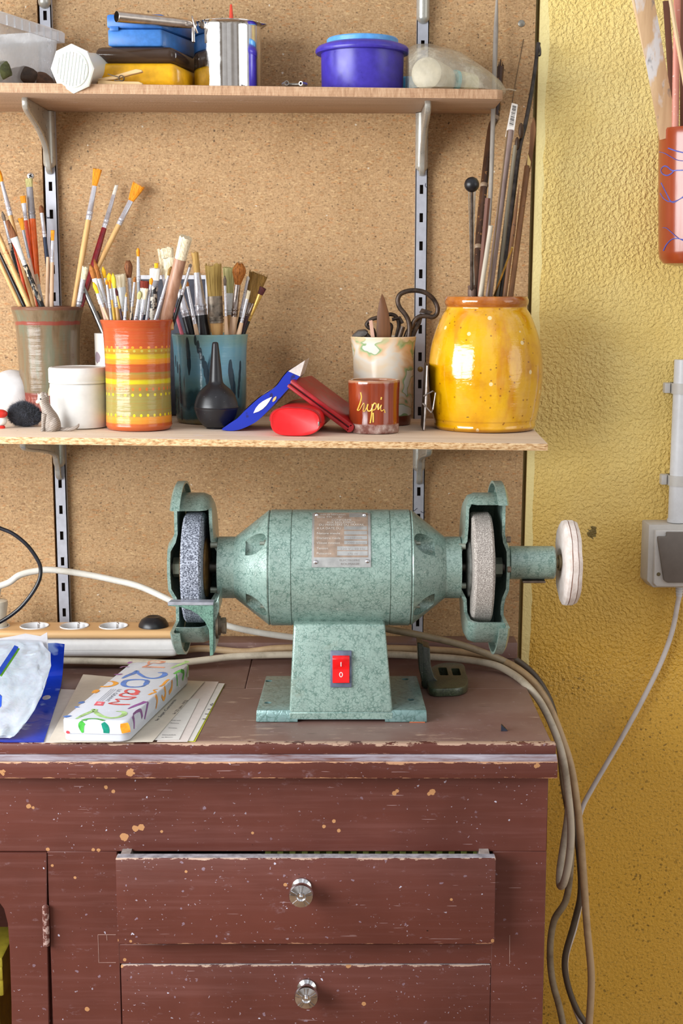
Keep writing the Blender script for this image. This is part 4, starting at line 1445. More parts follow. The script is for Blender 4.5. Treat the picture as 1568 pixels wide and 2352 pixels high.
# ---------------- white jar with a screw lid
pf = sit(183, 987)
g = pot_geom('white', 183, 987, [(986, 60), (982, 63), (900, 65), (882, 65)], 0.003)
c = g['c']; t = thing('jar', c, 'white plastic jar with a screw lid standing behind the small cat', 'jar')
wj = plain('white_jar_plastic', (212, 210, 206), 0.38, 0, 0.02)
m = MB(); m.lathe([(0.0001, 0)] + [tuple(q) for q in g['P']] + [(g['P'][-1][0] * 0.96, g['P'][-1][1] + .002)], c, 'Z', 64); finish('jar_body', m, wj, t)
k = px(g['yc'], 850)
def hz(v): return at(183, v, g['yc']).z - c.z
m = MB(); z0, z1 = hz(879), hz(842)
r = 67 * k
m.lathe([(r * 0.97, z0), (r * 1.0, z0 + 0.001), (r * 1.005, z0 + 0.003), (r * 0.985, z0 + 0.0036), (r, z0 + 0.0045), (r, z1 - 0.003), (r * 0.97, z1 - 0.0005), (r * 0.88, z1), (r * 0.86, z1 - 0.001), (0.0001, z1 - 0.001)], c, 'Z', 64)
finish('lid', m, wj, t)

# ---------------- black rubber bulb
pf = sit(497, 990); yc = -0.25
yc = sit(497, 986).y + 0.012
k = px(yc, 930)
c = at(497, 990, yc); c.z = s2z(c.x) + 0.0004
def hz(v): return at(497, v, yc).z - c.z
t = thing('rubber_bulb', c, 'black rubber bulb blower with a long nozzle, in front of the blue pot', 'bulb')
P = [(20, 989), (24, 985), (22, 982), (30, 977), (42, 962), (49, 943), (50.5, 936), (50.5, 933), (49, 925), (43, 907), (33, 894), (24, 886), (18, 880), (15.5, 872), (13.5, 850), (10, 815), (7.5, 792), (6, 787), (3.5, 785.5)]
pr = [(r * k, max(hz(v), 0.0)) for r, v in P]
pr[0] = (pr[0][0], 0.0)
m = MB(); m.lathe([(0.0001, 0.0)] + smooth_prof(pr, 4) + [(0.0012, hz(789))], c, 'Z', 48)
Mb = Mat('black_rubber', (28, 28, 32), 0.36); pb = Mb.coord()
Mb.set('Base Color', Mb.mix(Mb.ramp(Mb.noise(pb, 190, 4, 0.75), [(0.66, 0.0), (0.71, 1.0)]), (26, 26, 30), (120, 120, 124)))
finish('bulb', m, Mb.m, t)
m = MB(); zr = hz(935)
m.lathe([(50 * k, zr - 0.0012), (51.8 * k, zr), (50 * k, zr + 0.0012)], c, 'Z', 48)
finish('seam_ring', m, Mb.m, t)

# ---------------- red glasses case, red wallet, blue pouch
def on_s(u, v): return sit(u, v)
yf = sit(678, 1003).y
a = at(620, 970, yf); b = at(735, 970, yf)
cx_, hw, hh = (a.x + b.x) / 2, (b.x - a.x) / 2, (at(678, 938, yf).z - at(678, 1003, yf).z) / 2
zc_ = s2z(cx_) + 0.0005
outl = []
for k_ in range(40):
    an = 2 * PI * k_ / 40
    x = math.copysign(abs(math.cos(an)) ** 0.72, math.cos(an)) * hw
    zz2 = math.copysign(abs(math.sin(an)) ** 0.72, math.sin(an)) * hh * (1.0 - 0.12 * (math.cos(an) if math.sin(an) < 0 else 0))
    outl.append((x, zz2 - x * 0.04))
zmin = min(z for _, z in outl)
t = thing('glasses_case', V((cx_, yf + 0.07, zc_)), 'bright red oval-ended hard case lying under the leaning wallet', 'case')
red = plain('red_vinyl', (216, 20, 28), 0.42, 0, 0.04)
m = MB()
dirc = V((0.10, 1, 0)).normalized()
def sec(s, sc): return [V((cx_, yf, zc_ - zmin)) + V((x * sc, 0, z * sc + (1 - sc) * zmin * 0.0)) + dirc * s for x, z in outl]
m.rings([sec(0.0006, 0.93), sec(0.0, 0.955), sec(0.0012, 0.985), sec(0.004, 1.0), sec(0.15, 1.0), sec(0.153, 0.97)], True, True)
finish('case_body', m, red, t)
m = MB()
lo = [V((cx_, yf, zc_ - zmin)) + V((x * 1.012, -0.0002, z * 1.012)) + dirc * 0.0035 for x, z in outl[:21]]
m.tube(lo, 0.0011, 6)
finish('lid_seam', m, plain('dark_red_seam', (148, 20, 28), 0.5), t)
m = MB(); q = at(732, 973, yf + 0.002); m.box(q, (0.0022, 0.006, 0.006), None, 0.0006)
finish('clasp', m, mat_metal('small_steel', (150, 146, 140), 0.3), t)

def leaning(p0, p1, thick, depth, ydir, m=None, bev=0.002):
    """a flat book-like body leaning along p0->p1 (seen end-on), thickness on its upper side, receding along ydir"""
    p0, p1 = V(p0), V(p1)
    d = (p1 - p0).normalized(); n = V((-d.z, 0, d.x))
    return d, n
# wallet: two leather leaves, leaning with the lower end near the cup
yf = sit(800, 996).y
pA = at(800, 995, yf); pA.z = s2z(pA.x) + 0.0012
pB = at(657, 888, yf)
d = (pB - pA).normalized(); n = V((d.z, 0, -d.x))          # n points up-right
if n.z < 0: n = -n
dep = V((0.28, 1, 0.0)).normalized()
t = thing('wallet', V((pA.x, yf + 0.05, s2z(pA.x))), 'dark red leather wallet leaning between the blue pouch and the cup', 'wallet')
L = (pB - pA).length
leather = plain('dark_red_leather', (150, 14, 24), 0.38, 0, 0.1)
for nm, off, th_ in (('lower_leaf', 0.0, 0.0052), ('upper_leaf', 0.0068, 0.0056)):
    m = MB()
    base = pA + n * off
    q = [base + d * 0.002, base + d * (L * 0.995), base + d * L + n * th_, base + n * th_]
    m.prism(q, dep * 0.092, 0.0016, 2)
    finish(nm, m, leather, t)
m = MB()
m.prism([pA + n * 0.0052 + d * 0.004 + dep * .003, pA + n * 0.0052 + d * (L - 0.002) + dep * .003, pA + n * 0.0068 + d * (L - .002) + dep * .003, pA + n * .0068 + d * 0.004 + dep * .003], dep * 0.085)
finish('lining', m, plain('wallet_lining', (58, 10, 14), 0.7), t)
m = MB()
fold = [pA + n * (0.0062 + 0.0062 * math.sin(a)) - d * 0.0045 * math.cos(a) + d * 0.002 for a in [(-0.5 + k_ / 8) * PI for k_ in range(9)]]
m.prism(fold + [pA + n * 0.0115 + d * 0.004, pA + n * 0.0009 + d * .004], dep * 0.092)
finish('fold', m, leather, t)
# blue pouch
yf2 = sit(520, 990).y - 0.003
qa = at(516, 989, yf2); qa.z = s2z(qa.x) + 0.0008
m = MB()
low = [(510, 989), (532, 991), (556, 986), (585, 972), (603, 957), (629, 931), (653, 904), (672, 884), (688, 866)]
upx = [(510, 986), (530, 972), (544, 963), (562, 945), (594, 916), (616, 902), (635, 887), (649, 868), (661, 854)]
bl = Mat('blue_foil', (30, 58, 190), 0.28)
pb = bl.coord()
bl.set('Base Color', bl.mix(bl.ramp(bl.noise(pb, 30, 3, 0.6), [(0.60, 0.0), (0.63, 1.0)]), (22, 46, 164), (34, 34, 96)))
pts_lo = catmull([at(u, v, yf2) for u, v in low], 4)
ups = catmull([at(u, v, yf2) for u, v in upx], 4)
n_ = len(pts_lo)
dz0 = s2z(pts_lo[4].x) + 0.0006 - min(p.z for p in pts_lo)
dp = V((0.06, 1, 0)).normalized() * 0.085
ringsP = []
for s in (0, 0.5, 1.0):
    ringsP.append([p + dp * s + V((0, 0, dz0)) for p in pts_lo] + [p + dp * s + V((0, 0, dz0)) for p in reversed(ups)])
m.rings(ringsP, True, True)
t = thing('foil_pouch', V((qa.x + .06, yf2 + .04, s2z(qa.x))), 'blue foil pouch with a clear window leaning on the red wallet', 'pouch')
finish('pouch', m, bl.m, t)
m = MB()
win = plain('pouch_window', (206, 196, 190), 0.25)
i0, i1 = 11, n_
strip = [ups[i] + V((0, 0, dz0)) + V((-0.0006, 0.006, 0.0008)) for i in range(i0, i1)]
for a_, b_ in zip(strip, strip[1:]):
    m.poly([a_, b_, b_ + dp * 0.9, a_ + dp * 0.9])
finish('clear_window', m, win, t)
m = MB()
tipp = [ups[-1] + V((0, 0, dz0)), pts_lo[-1] + V((0, 0, dz0))]
e_ = at(697, 832, yf2)
e_ = at(700, 829, yf2)
m.prism([tipp[0] + V((0.0005, -.0004, 0)), tipp[1] + V((0.0005, -.0004, 0)), e_ + V((0, 0, dz0))], dp * 0.9, 0)
finish('pouch_flap', m, win, t)
m = MB()
for (u0, v0, u1, v1, w0) in ((582, 950, 624, 913, 15),):
    ps = [at(lerp(u0, u1, s / 5), lerp(v0, v1, s / 5), yf2 - 0.0006) + V((0, 0, dz0)) for s in range(6)]
    ribbon(m, ps, [0.0005, w0 * .0004, w0 * .00055, w0 * .0005, w0 * .0003, 0.0004], (0, -1, 0), 0.0002)
    break
finish('white_print', m, plain('print_white', (222, 222, 228), 0.5), t)
m = MB()
ps = [at(lerp(626, 634, s / 4), lerp(924, 912, s / 4), yf2 - 0.0006) + V((0, 0, dz0)) for s in range(5)]
ribbon(m, ps, [0.001, 0.003, 0.0034, 0.0028, 0.001], (0, -1, 0), 0.0003)
finish('gold_print', m, plain('print_gold', (206, 180, 110), 0.5), t)

# ---------------- metal plate stand seen edge-on
t = thing('plate_stand', V((at(972, 985, -.2).x, -0.2, s2z(.11))), 'rusty metal plate standing on edge with a wire ring, left of the yellow jar', 'plate')
yb0, yb1 = sit(970, 990).y, sit(970, 990).y + 0.075
e0 = at(970, 988, yb0); e1 = at(979, 838, yb0)
zb_ = s2z(e0.x) + 0.0006
m = MB()
A = V((e0.x, yb0, zb_)); B = V((e1.x, yb0, e1.z))
A2 = A + V((0.0015, 0.075, 0)); B2 = B + V((0.0015, 0.075, 0))
m.hull8([A, A + V((0.0022, 0, 0)), A2 + V((.0022, 0, 0)), A2], [B, B + V((0.0022, 0, 0)), B2 + V((.0022, 0, 0)), B2], 0.0006, 1)
finish('metal_plate', m, plain('blackened_steel', (52, 46, 44), 0.4, 0.5, 0.3), t)
m = MB(); m.tube([A + V((.002, -0.0012, 0.001)), lerp(A, B, 0.5) + V((.0022, -.0016, 0)), B + V((0.001, -.0012, -.001))], [0.0012, 0.0021, 0.0012], 8)
finish('front_edge', m, plain('worn_steel', (140, 132, 128), 0.35, 0.7, 0.25), t)
m = MB()
m.tube([at(u, v, yb0 - 0.004) for u, v in ((972, 910), (994, 898), (1000, 902), (994, 940), (990, 948), (970, 926))], 0.0011, 8)
finish('wire_ring', m, plain('worn_steel', (140, 132, 128), 0.35, 0.7, 0.25), t)

# ---------------- white ball, fur tuft, cat, toy, grey panel
yc = sit(40, 962).y + 0.01
k = px(yc, 905)
c = at(27, 905, yc)
m = MB(); m.ball(c, 1.0, 40, 24, (52 * k, 52 * k, 55 * k)); m.jitter(0.0016, 60, 3)
mp = plain('chalk_white', (214, 212, 212), 0.75, 0, 0.03)
z0 = min(v.co.z for v in m.bm.verts)
for v in m.bm.verts: v.co.z += s2z(c.x) + 0.0004 - z0
one('plaster_ball', m, mp, 'rough white plaster egg standing behind the black fur tuft', 'ball')
yc = sit(56, 985).y + 0.03
k = px(yc, 945)
c = at(58, 948, yc); c.z = s2z(c.x) + 28 * k
t = thing('fur_ball', V((c.x, c.y, s2z(c.x))), 'fluffy black fur tuft lying beside the small cat', 'fur tuft')
m = MB(); m.ball(c, 1.0, 28, 16, (38 * k, 30 * k, 28 * k))
for v in m.bm.verts:
    if v.co.x > c.x: v.co.z -= (v.co.x - c.x) * 0.25 * (1 if v.co.z > c.z else 0)
for v in m.bm.verts: v.co.z = max(v.co.z, s2z(c.x) + 0.0004)
blackfur = plain('black_fur', (26, 27, 32), 0.85, 0, 0.3)
finish('fur_core', m, blackfur, t)
m = MB(); r_ = random.Random(5)
for i in range(5200):
    a = r_.uniform(0, 2 * PI); b = math.asin(r_.uniform(-0.9, 1.0))
    nrm = V((math.cos(a) * math.cos(b), math.sin(a) * math.cos(b), math.sin(b)))
    p = c + V((nrm.x * 37 * k, nrm.y * 29 * k, nrm.z * 27 * k))
    if p.x > c.x and p.z > c.z: p.z -= (p.x - c.x) * 0.25
    p.z = max(p.z, s2z(c.x) + 0.001)
    dr_ = (nrm * 0.45 + V((r_.uniform(-1.1, .7), r_.uniform(-.7, .2), r_.uniform(-.5, .9)))).normalized()
    L_ = r_.uniform(0.003, 0.0068) * (1.6 if r_.random() < 0.06 and nrm.z > .4 else 1)
    q = p + dr_ * L_; q.z = max(q.z, s2z(c.x) + 0.0005)
    s_ = V((-dr_.z, 0.3, dr_.x)).normalized() * 0.00022
    m.poly([p - s_, p + s_, q])
o_ = finish('fur_hair', m, plain('black_fur_tips', (50, 52, 60), 0.7, 0, 0.35), t, smooth=0)
o_['kind'] = 'stuff'

# cat figurine: sitting, facing left, tail to the right
yc = sit(125, 992).y + 0.012
def cp_(u, v, dy=0.0): return at(u, v, yc + dy)
k = px(yc, 950)
def blob_chain(spec):
    """spec: [(u,v,dy,rx,ry)] -> smooth closed tube"""
    pts = [cp_(u, v, dy) for u, v, dy, _, _ in spec]
    P_ = catmull(pts, 5); 
    R1 = catmull([V((r * k, q * k, 0)) for *_, r, q in spec], 5)
    return P_, [max(r.x, 0.0003) for r in R1], [max(r.y, 0.0003) for r in R1]
cat = thing('cat_figurine', V((cp_(122, 990).x, yc, s2z(cp_(122, 990).x))), 'small grey cat figurine sitting on the lower shelf with its tail to the right', 'figurine')
Mc = Mat('cat_paint', rough=0.55); pc = Mc.coord()
st_ = Mc.wave(Mc.mapv(pc, (1, 1, 1), (0, 0.5, 0)), 130, 5, 3, 1.2, 'Z')
colc = Mc.ramp(st_, [(0.25, (128, 116, 106)), (0.75, (154, 141, 130))])
pX = Mc.xyz(pc)
zc1 = cp_(100, 920).z - ORIGIN[cat.name].z
face_m = Mc.math('MULTIPLY', Mc.ramp(Mc.math('MULTIPLY', pX[0], -1.0), [(0.0125, 0.0), (0.017, 1.0)]), Mc.ramp(pX[2], [(0.026, 0.0), (0.032, 1.0)]))
colc = Mc.mix(Mc.math('MULTIPLY', face_m, 0.75), colc, (226, 216, 206))
Mc.set('Base Color', colc)
zmin_ = s2z(cp_(122, 990).x) + 0.0003
m = MB()
P_, r1, r2 = blob_chain([(118, 993, 0.002, 6, 6), (118, 990, .002, 19, 17), (119, 976, .002, 21, 19), (116, 960, 0.001, 18, 17), (110, 946, 0, 14, 14), (105, 934, 0, 11.5, 12), (102, 926, 0, 11, 11.5), (100, 917, 0, 13, 13), (99, 909, 0, 12, 12.5), (99, 902, 0, 5, 6), (99, 900, 0, 0.6, .6)])
m.tube(P_, r1, 20, True, r2=r2, side=(1, 0, 0))
q, a1, a2 = blob_chain([(99, 917, -0.001, 7, 8), (91, 921, -0.002, 6, 7), (85, 923, -0.002, 4.2, 5), (82, 923, -.002, 1, 1.5)])
m.tube(q, a1, 14, True, r2=a2)
for (u, dy) in ((99, -0.006), (105, -0.003)):   # front legs
    q, a1, a2 = blob_chain([(u + 3, 950, dy, 7, 7), (u + 1, 965, dy, 5.5, 5.5), (u, 980, dy, 4.2, 4.4), (u - 1, 988, dy - .001, 5, 5.5), (u - 3, 991, dy - .002, 4.5, 4.5), (u - 5, 992, dy - .002, 1, 1)])
    m.tube(q, a1, 12, True, r2=a2, side=(1, 0, 0))
q, a1, a2 = blob_chain([(126, 960, -0.006, 5, 5), (124, 972, -0.008, 11, 8), (120, 984, -0.008, 10, 7), (112, 990, -0.009, 7, 5), (106, 991.5, -.010, 4, 4)])
m.tube(q, a1, 14, True, r2=a2)
for v in m.bm.verts: v.co.z = max(v.co.z, zmin_)
finish('cat_body', m, Mc.m, cat)
for (u0, u1, ut, vt, dy) in ((87, 95, 87, 903, -0.003), (97, 109, 104, 901, -0.004)):
    m = MB()
    b0, b1, tp_ = cp_(u0, 912, dy), cp_(u1, 912, dy), cp_(ut, vt, dy)
    m.hull8([b0 + V((0, -.0015, 0)), b1 + V((0, -.0015, 0)), b1 + V((0, .002, 0)), b0 + V((0, .002, 0))], [tp_ + V((-.0003, -.0004, 0)), tp_ + V((.0003, -.0004, 0)), tp_ + V((.0003, .0004, 0)), tp_ + V((-.0003, .0004, 0))], 0.0003, 1)
    finish('ear', m, Mc.m, cat)
m = MB()
q, a1, a2 = blob_chain([(126, 985, 0.004, 6, 5), (145, 987, 0.000, 5, 5), (160, 986, -0.003, 4.6, 4.6), (172, 983, -0.004, 4.2, 4.2), (179, 978, -0.004, 3.2, 3.2), (181, 973, -.004, 1, 1)])
m.tube(q, a1, 12, True, r2=a2)
for v in m.bm.verts: v.co.z = max(v.co.z, zmin_)
finish('tail', m, Mc.m, cat)
m = MB(); m.ball(cp_(93, 916.5, -0.0075), 0.0011, 10, 6); finish('eye', m, plain('eye_dark', (34, 40, 40), 0.2), cat)
m = MB(); m.ball(cp_(82.5, 922, -0.003), 0.0008, 10, 6); finish('nose', m, plain('nose_pink', (150, 110, 104), 0.4), cat)

# little red and white toy at the edge of the frame
yc2 = sit(5, 985).y + 0.01
k = px(yc2, 950)
c = at(0, 985, yc2); c.z = s2z(c.x)
t = thing('toy_figure', c, 'little red capped white toy at the far left of the lower shelf', 'toy')
m = MB(); z1 = at(0, 945, yc2).z - c.z
m.lathe([(0.0001, 0), (8 * k, 0), (9 * k, 0.002), (6 * k, 0.004)], c + V((0.003, -.004, 0)), 'Z', 20); finish('base', m, plain('toy_red', (212, 46, 36), 0.35), t)
m = MB(); m.ball(c + V((0.002, 0, 0.0095)), 13 * k, 18, 12, (1, 1, 0.9)); finish('body', m, plain('toy_white', (226, 222, 214), 0.45), t)
m = MB(); m.ball(c + V((0.001, 0, 0.0195)), 17 * k, 24, 14, (1, 1, 0.62)); finish('cap', m, plain('toy_red', (212, 46, 36), 0.35), t)

# grey framed panel standing behind the pots
t = thing('framed_panel', V((at(398, 960, -.02).x, -0.02, s2z(-.25))), 'dark grey panel with a pale border standing behind the brush pots', 'panel')
a = at(318, 632, -0.012); b = at(476, 632, -0.012)
zb_ = s2z(a.x) + 0.001
m = MB(); m.box2((a.x, -0.013, zb_), (b.x, -0.010, a.z - 0.004)); finish('sheet', m, plain('slate_grey', (58, 60, 72), 0.4), t)
m = MB()
for (p0, p1) in (((a.x, -.0145, a.z - .006), (b.x, -.009, a.z)), ((a.x, -.0145, zb_), (a.x + .003, -.009, a.z - .006)), ((b.x - .003, -.0145, zb_), (b.x, -.009, a.z - .006))):
    m.box2(p0, p1)
finish('border', m, plain('pale_border', (206, 206, 212), 0.4), t)
# ================================================================ BRUSHES
SILVER = plain('ferrule_silver', (206, 206, 214), 0.26, 0.55, 0.06)
GOLDF = plain('ferrule_gold', (204, 164, 84), 0.28, 0.6, 0.08)
RUSTF = plain('ferrule_rusty', (120, 110, 98), 0.45, 0.7, 0.35)
CLEARF = plain('ferrule_clear', (206, 208, 206), 0.2, 0, 0.05)
GREYF = plain('ferrule_grey', (148, 146, 150), 0.4, 0.3)
DARKF = mat_metal('ferrule_dark', (140, 128, 122), 0.2, 0.15)
FER = dict(s=SILVER, g=GOLDF, r=RUSTF, c=CLEARF, y=GREYF, d=DARKF)
HC = dict(
    wood=mat_wood('handle_wood', (198, 150, 92), (224, 182, 122), 1.2, 0.4, 'Z'),
    pale=mat_wood('handle_pale_wood', (206, 168, 134), (228, 196, 164), 1.2, 0.45, 'Z'),
    black=plain('handle_black', (26, 26, 30), 0.3, 0, 0.15),
    navy=plain('handle_navy', (40, 52, 76), 0.3, 0, 0.1),
    red=plain('handle_dark_red', (122, 22, 32), 0.3, 0, 0.12),
    orange=plain('handle_orange', (238, 104, 26), 0.3, 0, 0.08),
    vermil=plain('handle_vermilion', (214, 70, 20), 0.35, 0, 0.1),
    grey=plain('handle_grey', (150, 152, 156), 0.4),
    silver=plain('handle_silver', (176, 178, 188), 0.3, 0.5),
    pink=plain('handle_pink', (196, 96, 112), 0.35),
    yellow=plain('handle_yellow', (226, 176, 62), 0.35),
    plum=plain('handle_plum', (60, 30, 44), 0.3),
    blue=plain('handle_blue', (52, 74, 120), 0.3),
    thick=mat_wood('handle_scuffed_wood', (128, 84, 58), (186, 146, 122), 1.6, 0.35, 'Z'),
    worn=mat_wood('handle_worn', (176, 140, 120), (206, 178, 160), 1.4, 0.5, 'Z', 0.3, (120, 60, 50)),
    redspot=mat_wood('handle_red_spots', (206, 158, 98), (226, 184, 124), 1.2, 0.4, 'Z', 0.35, (190, 70, 40)),
)
_M = Mat('handle_chipped_black', (24, 24, 26), 0.4); _p = _M.coord()
_M.set('Base Color', _M.mix(_M.ramp(_M.noise(_M.mapv(_p, (300, 300, 120)), 1.0, 3, 0.6), [(0.54, 0.0), (0.57, 1.0)]), (24, 24, 26), (196, 176, 150))); HC['chip'] = _M.m
_M = Mat('handle_speckled', (40, 40, 40), 0.4); _p = _M.coord()
_M.set('Base Color', _M.mix(_M.ramp(_M.noise(_p, 170, 3, 0.6), [(0.46, 0.0), (0.5, 1.0)]), (40, 38, 40), (206, 196, 180))); HC['speck'] = _M.m
BR = {}
for nm, a, b in (('orange', (206, 112, 14), (246, 164, 44)), ('brown', (72, 40, 22), (140, 88, 54)), ('cream', (186, 164, 122), (240, 228, 200)), ('white', (206, 200, 188), (240, 236, 226)),
                 ('yellow', (226, 160, 12), (252, 204, 48)), ('lime', (190, 166, 20), (232, 214, 70)), ('olive', (120, 94, 40), (196, 166, 96)), ('dkolive', (86, 62, 26), (160, 122, 62)), ('ginger', (104, 58, 18), (184, 114, 52)),
                 ('darkred', (84, 24, 20), (150, 58, 40)), ('green', (140, 136, 80), (206, 198, 140)), ('plum', (40, 18, 22), (96, 44, 44)), ('tan', (150, 110, 52), (214, 176, 106)), ('grey', (86, 74, 66), (140, 126, 112))):
    BR[nm] = mat_bristle('bristle_' + nm, a, b)

def brush(pot, lab, tip, base, Lb, Lf, wt, wb, wf, wh, bcol, fcol, hcol, dep=0.0, lean=0.0, flat=1.0, shape='round', long=None, seed=0):
    """tip/base in pixels (base where it passes the pot rim); Lb, Lf bristle and ferrule lengths in px; widths in px (full)"""
    g = POT[pot]
    yb = g['yc'] + dep * (g['R'] - g['t']) * 0.8
    yt = min(yb + lean, -0.017)
    B = at(base[0], base[1], yb); T = at(tip[0], tip[1], yt)
    # keep the crossing point inside the rim
    off = V((B.x - g['c'].x, B.y - g['c'].y)); lim = g['R'] - g['t'] - wh[1] * px(yb) / 2 - 0.0006
    if off.length > lim:
        B.y = g['c'].y + math.copysign(math.sqrt(max(lim * lim - off.x * off.x, 0)), off.y) if abs(off.x) < lim else g['c'].y
    Lpx = math.hypot(tip[0] - base[0], tip[1] - base[1])
    ax = (B - T); tot = ax.length; ax.normalize()
    k = px((yb + yt) / 2, (tip[1] + base[1]) / 2)
    f = tot / Lpx
    # continue below the rim down into the pot
    ext = 0.0
    while ext < 0.16:
        q = B + ax * (ext + 0.004)
        o = V((q.x - g['c'].x, q.y - g['c'].y))
        if q.z < g['floor'] + 0.002 or o.length > min(lim, g['R'] * 0.82): break
        ext += 0.004
    END = B + ax * max(ext, 0.012)
    t = thing('paint_brush' if Lb > 0 else 'stick', END, lab, 'brush', 'brushes in the %s pot' % dict(brown='brown', striped='striped', blue='blue')[pot])
    side = V((1, 0, 0)) - ax * ax.x; side.normalize()
    up = ax.cross(side)
    r_ = random.Random(hash(lab) % 1000 if False else sum(map(ord, lab)))
    lb, lf = Lb * f, Lf * f
    p1 = T + ax * lb; p2 = p1 + ax * lf
    hw = lambda w: max(w * k / 2, 0.0007)
    # bristles
    if Lb > 0:
        m = MB(); n = 20; rows = []
        for i in range(7):
            s = i / 6.0      # 0 root .. 1 tip
            if shape == 'round': w = lerp(wb, wt, s) * (1 + 0.25 * math.sin(PI * s)) * (1 - 0.75 * max(0, s - 0.75) / 0.25)
            elif shape == 'mop': w = lerp(wb, wt, min(1, s * 1.6)) * (1 - 0.55 * (max(0, s - 0.55) / 0.45) ** 2)
            elif shape == 'fan': w = lerp(wb, wt, s ** 0.8)
            elif shape == 'point': w = lerp(wb, max(wt * .2, 1), s) * (1 + 0.5 * math.sin(PI * s))
            else: w = lerp(wb, wt, s)
            fl = lerp(1.0 if flat == 1 else flat, flat, s)
            ring = []
            for j in range(n):
                a = 2 * PI * j / n
                jit = (r_.uniform(-0.07, 0.03) * lb if i == 6 else 0)
                c = p1 - ax * (lb * s * 0.985 + jit)
                ring.append(c + side * (hw(w) * math.cos(a)) + up * (hw(w) * fl * math.sin(a)))
            rows.append(ring)
        m.rings(rows, True, True)
        # separate hairs on the outside
        ns = int(16 + min(wt, 40) * 1.6)
        for q in range(ns):
            a = r_.uniform(0, 2 * PI); rr = r_.uniform(0.75, 1.04)
            def P_(s, sp=1.0):
                if shape == 'mop': w = lerp(wb, wt, min(1, s * 1.6)) * (1 - 0.55 * (max(0, s - 0.55) / 0.45) ** 2)
                elif shape == 'round': w = lerp(wb, wt, s) * (1 + 0.25 * math.sin(PI * s)) * (1 - 0.7 * max(0, s - 0.75) / 0.25)
                elif shape == 'point': w = lerp(wb, max(wt * .2, 1), s) * (1 + 0.5 * math.sin(PI * s))
                else: w = lerp(wb, wt, s)
                fl = lerp(1.0 if flat == 1 else flat, flat, s)
                return p1 - ax * (lb * s) + side * (hw(w) * rr * sp * math.cos(a)) + up * (hw(w) * fl * rr * sp * math.sin(a))
            e = r_.uniform(0.92, 1.06)
            a0, a1, a2 = P_(0.0, 0.95), P_(0.55, 1.0), P_(e, r_.uniform(0.92, 1.12))
            wd = max(0.00022, hw(wt) * 0.05)
            m.tube([a0, a1, a2], [wd, wd, wd * 0.25], 3, False)
        finish('bristles', m, BR[bcol], t, smooth=60)
    # ferrule
    if Lf > 0:
        m = MB(); pts, ra, rb = [], [], []
        seq = [(0.0, wb * 1.02), (0.35, lerp(wb, wf, .45)), (0.74, lerp(wb, wf, .9)), (0.755, wf * 1.07), (0.79, wf * 1.07), (0.80, wf * 0.97), (0.85, wf * 0.97), (0.86, wf * 1.07), (0.90, wf * 1.07), (0.915, wf), (1.0, wf)]
        for s, w in seq:
            pts.append(p1 + ax * (lf * s)); ra.append(hw(w)); rb.append(hw(w) * lerp(flat, 1.0, min(1, s * 1.3)))
        m.tube(pts, ra, 18, True, r2=rb, side=side)
        finish('ferrule', m, FER[fcol], t, smooth=50)
    # handle
    m = MB(); hl = (END - p2).length
    w0, w1 = wh[0], wh[1]
    belly = wh[2] if len(wh) > 2 else w0
    rim_s = max(0.05, min(0.95, ((B - p2).length) / hl))
    pts, ra = [], []
    if Lb <= 0 and Lf <= 0:
        pts.append(p2 - ax * 0.0); ra.append(hw(w0 * 0.7)); pts.append(p2 + ax * 0.001); ra.append(hw(w0))
    for s in (0.0, rim_s * 0.35, rim_s * 0.7, rim_s, 1.0):
        q = p2 + ax * (hl * s + (0.0015 if s == 0 and not pts == [] else 0))
        w = w0 if s == 0 else (lerp(belly, w1, 0.25) if s < rim_s * 0.5 else (lerp(belly, w1, .7) if s < rim_s * .99 else (w1 if s < 0.999 else w1 * 0.8)))
        pts.append(q); ra.append(hw(w))
    m.tube(pts, ra, 14, True)
    finish('handle', m, HC[hcol], t)
    return t

A = 'brown'
brush(A, 'brush with an orange tip and silver ferrule at the left edge, leaning left', (-4, 386), (78, 706), 33, 80, 8, 8, 12, (11, 9), 'orange', 's', 'wood', -0.1, 0.03)
brush(A, 'small grey-tipped brush with a peeling black handle in the brown pot', (5, 486), (60, 706), 22, 52, 6, 7, 8, (9, 6), 'grey', 's', 'chip', -0.3, 0.0)
brush(A, 'flat brown brush with a clear ferrule and chipped black-painted handle', (16, 506), (97, 706), 42, 68, 10, 18, 11, (12, 13), 'brown', 'c', 'chip', -0.75, -0.01, 0.4, 'flat')
brush(A, 'thin vermilion handle leaning left among the brushes in the brown pot', (26, 550), (70, 706), 0, 0, 8, 8, 8, (6, 8), 'orange', 's', 'vermil', 0.1, 0.0)
brush(A, 'narrow brush with a flat amber tip beside the thick orange handle', (52, 450), (86, 706), 17, 40, 13, 12, 9, (9, 6), 'orange', 's', 'vermil', 0.45, 0.02, 0.4, 'flat')
brush(A, 'brush with a spiky split orange tip and pale grey ferrule', (47, 501), (92, 706), 28, 66, 13, 7, 7, (8, 7), 'orange', 'y', 'worn', 0.0, 0.01, 0.5, 'fan')
brush(A, 'short cream stub brush low in front of the orange handle', (80, 630), (99, 706), 24, 40, 13, 12, 10, (9, 9), 'cream', 'c', 'pale', 0.3, 0.0, 0.4, 'flat')
brush(A, 'thick orange-handled brush with a grey ferrule and sparse green bristles', (66, 410), (90, 706), 20, 74, 17, 15, 17, (17, 12, 18), 'green', 'y', 'orange', 0.55, 0.03, 0.5, 'fan')
brush(A, 'navy-handled brush with a soft brown tip in front of the left rail', (94, 472), (121, 706), 18, 56, 11, 9, 9, (9, 7, 12), 'brown', 's', 'navy', 0.2, 0.03, 1, 'mop')
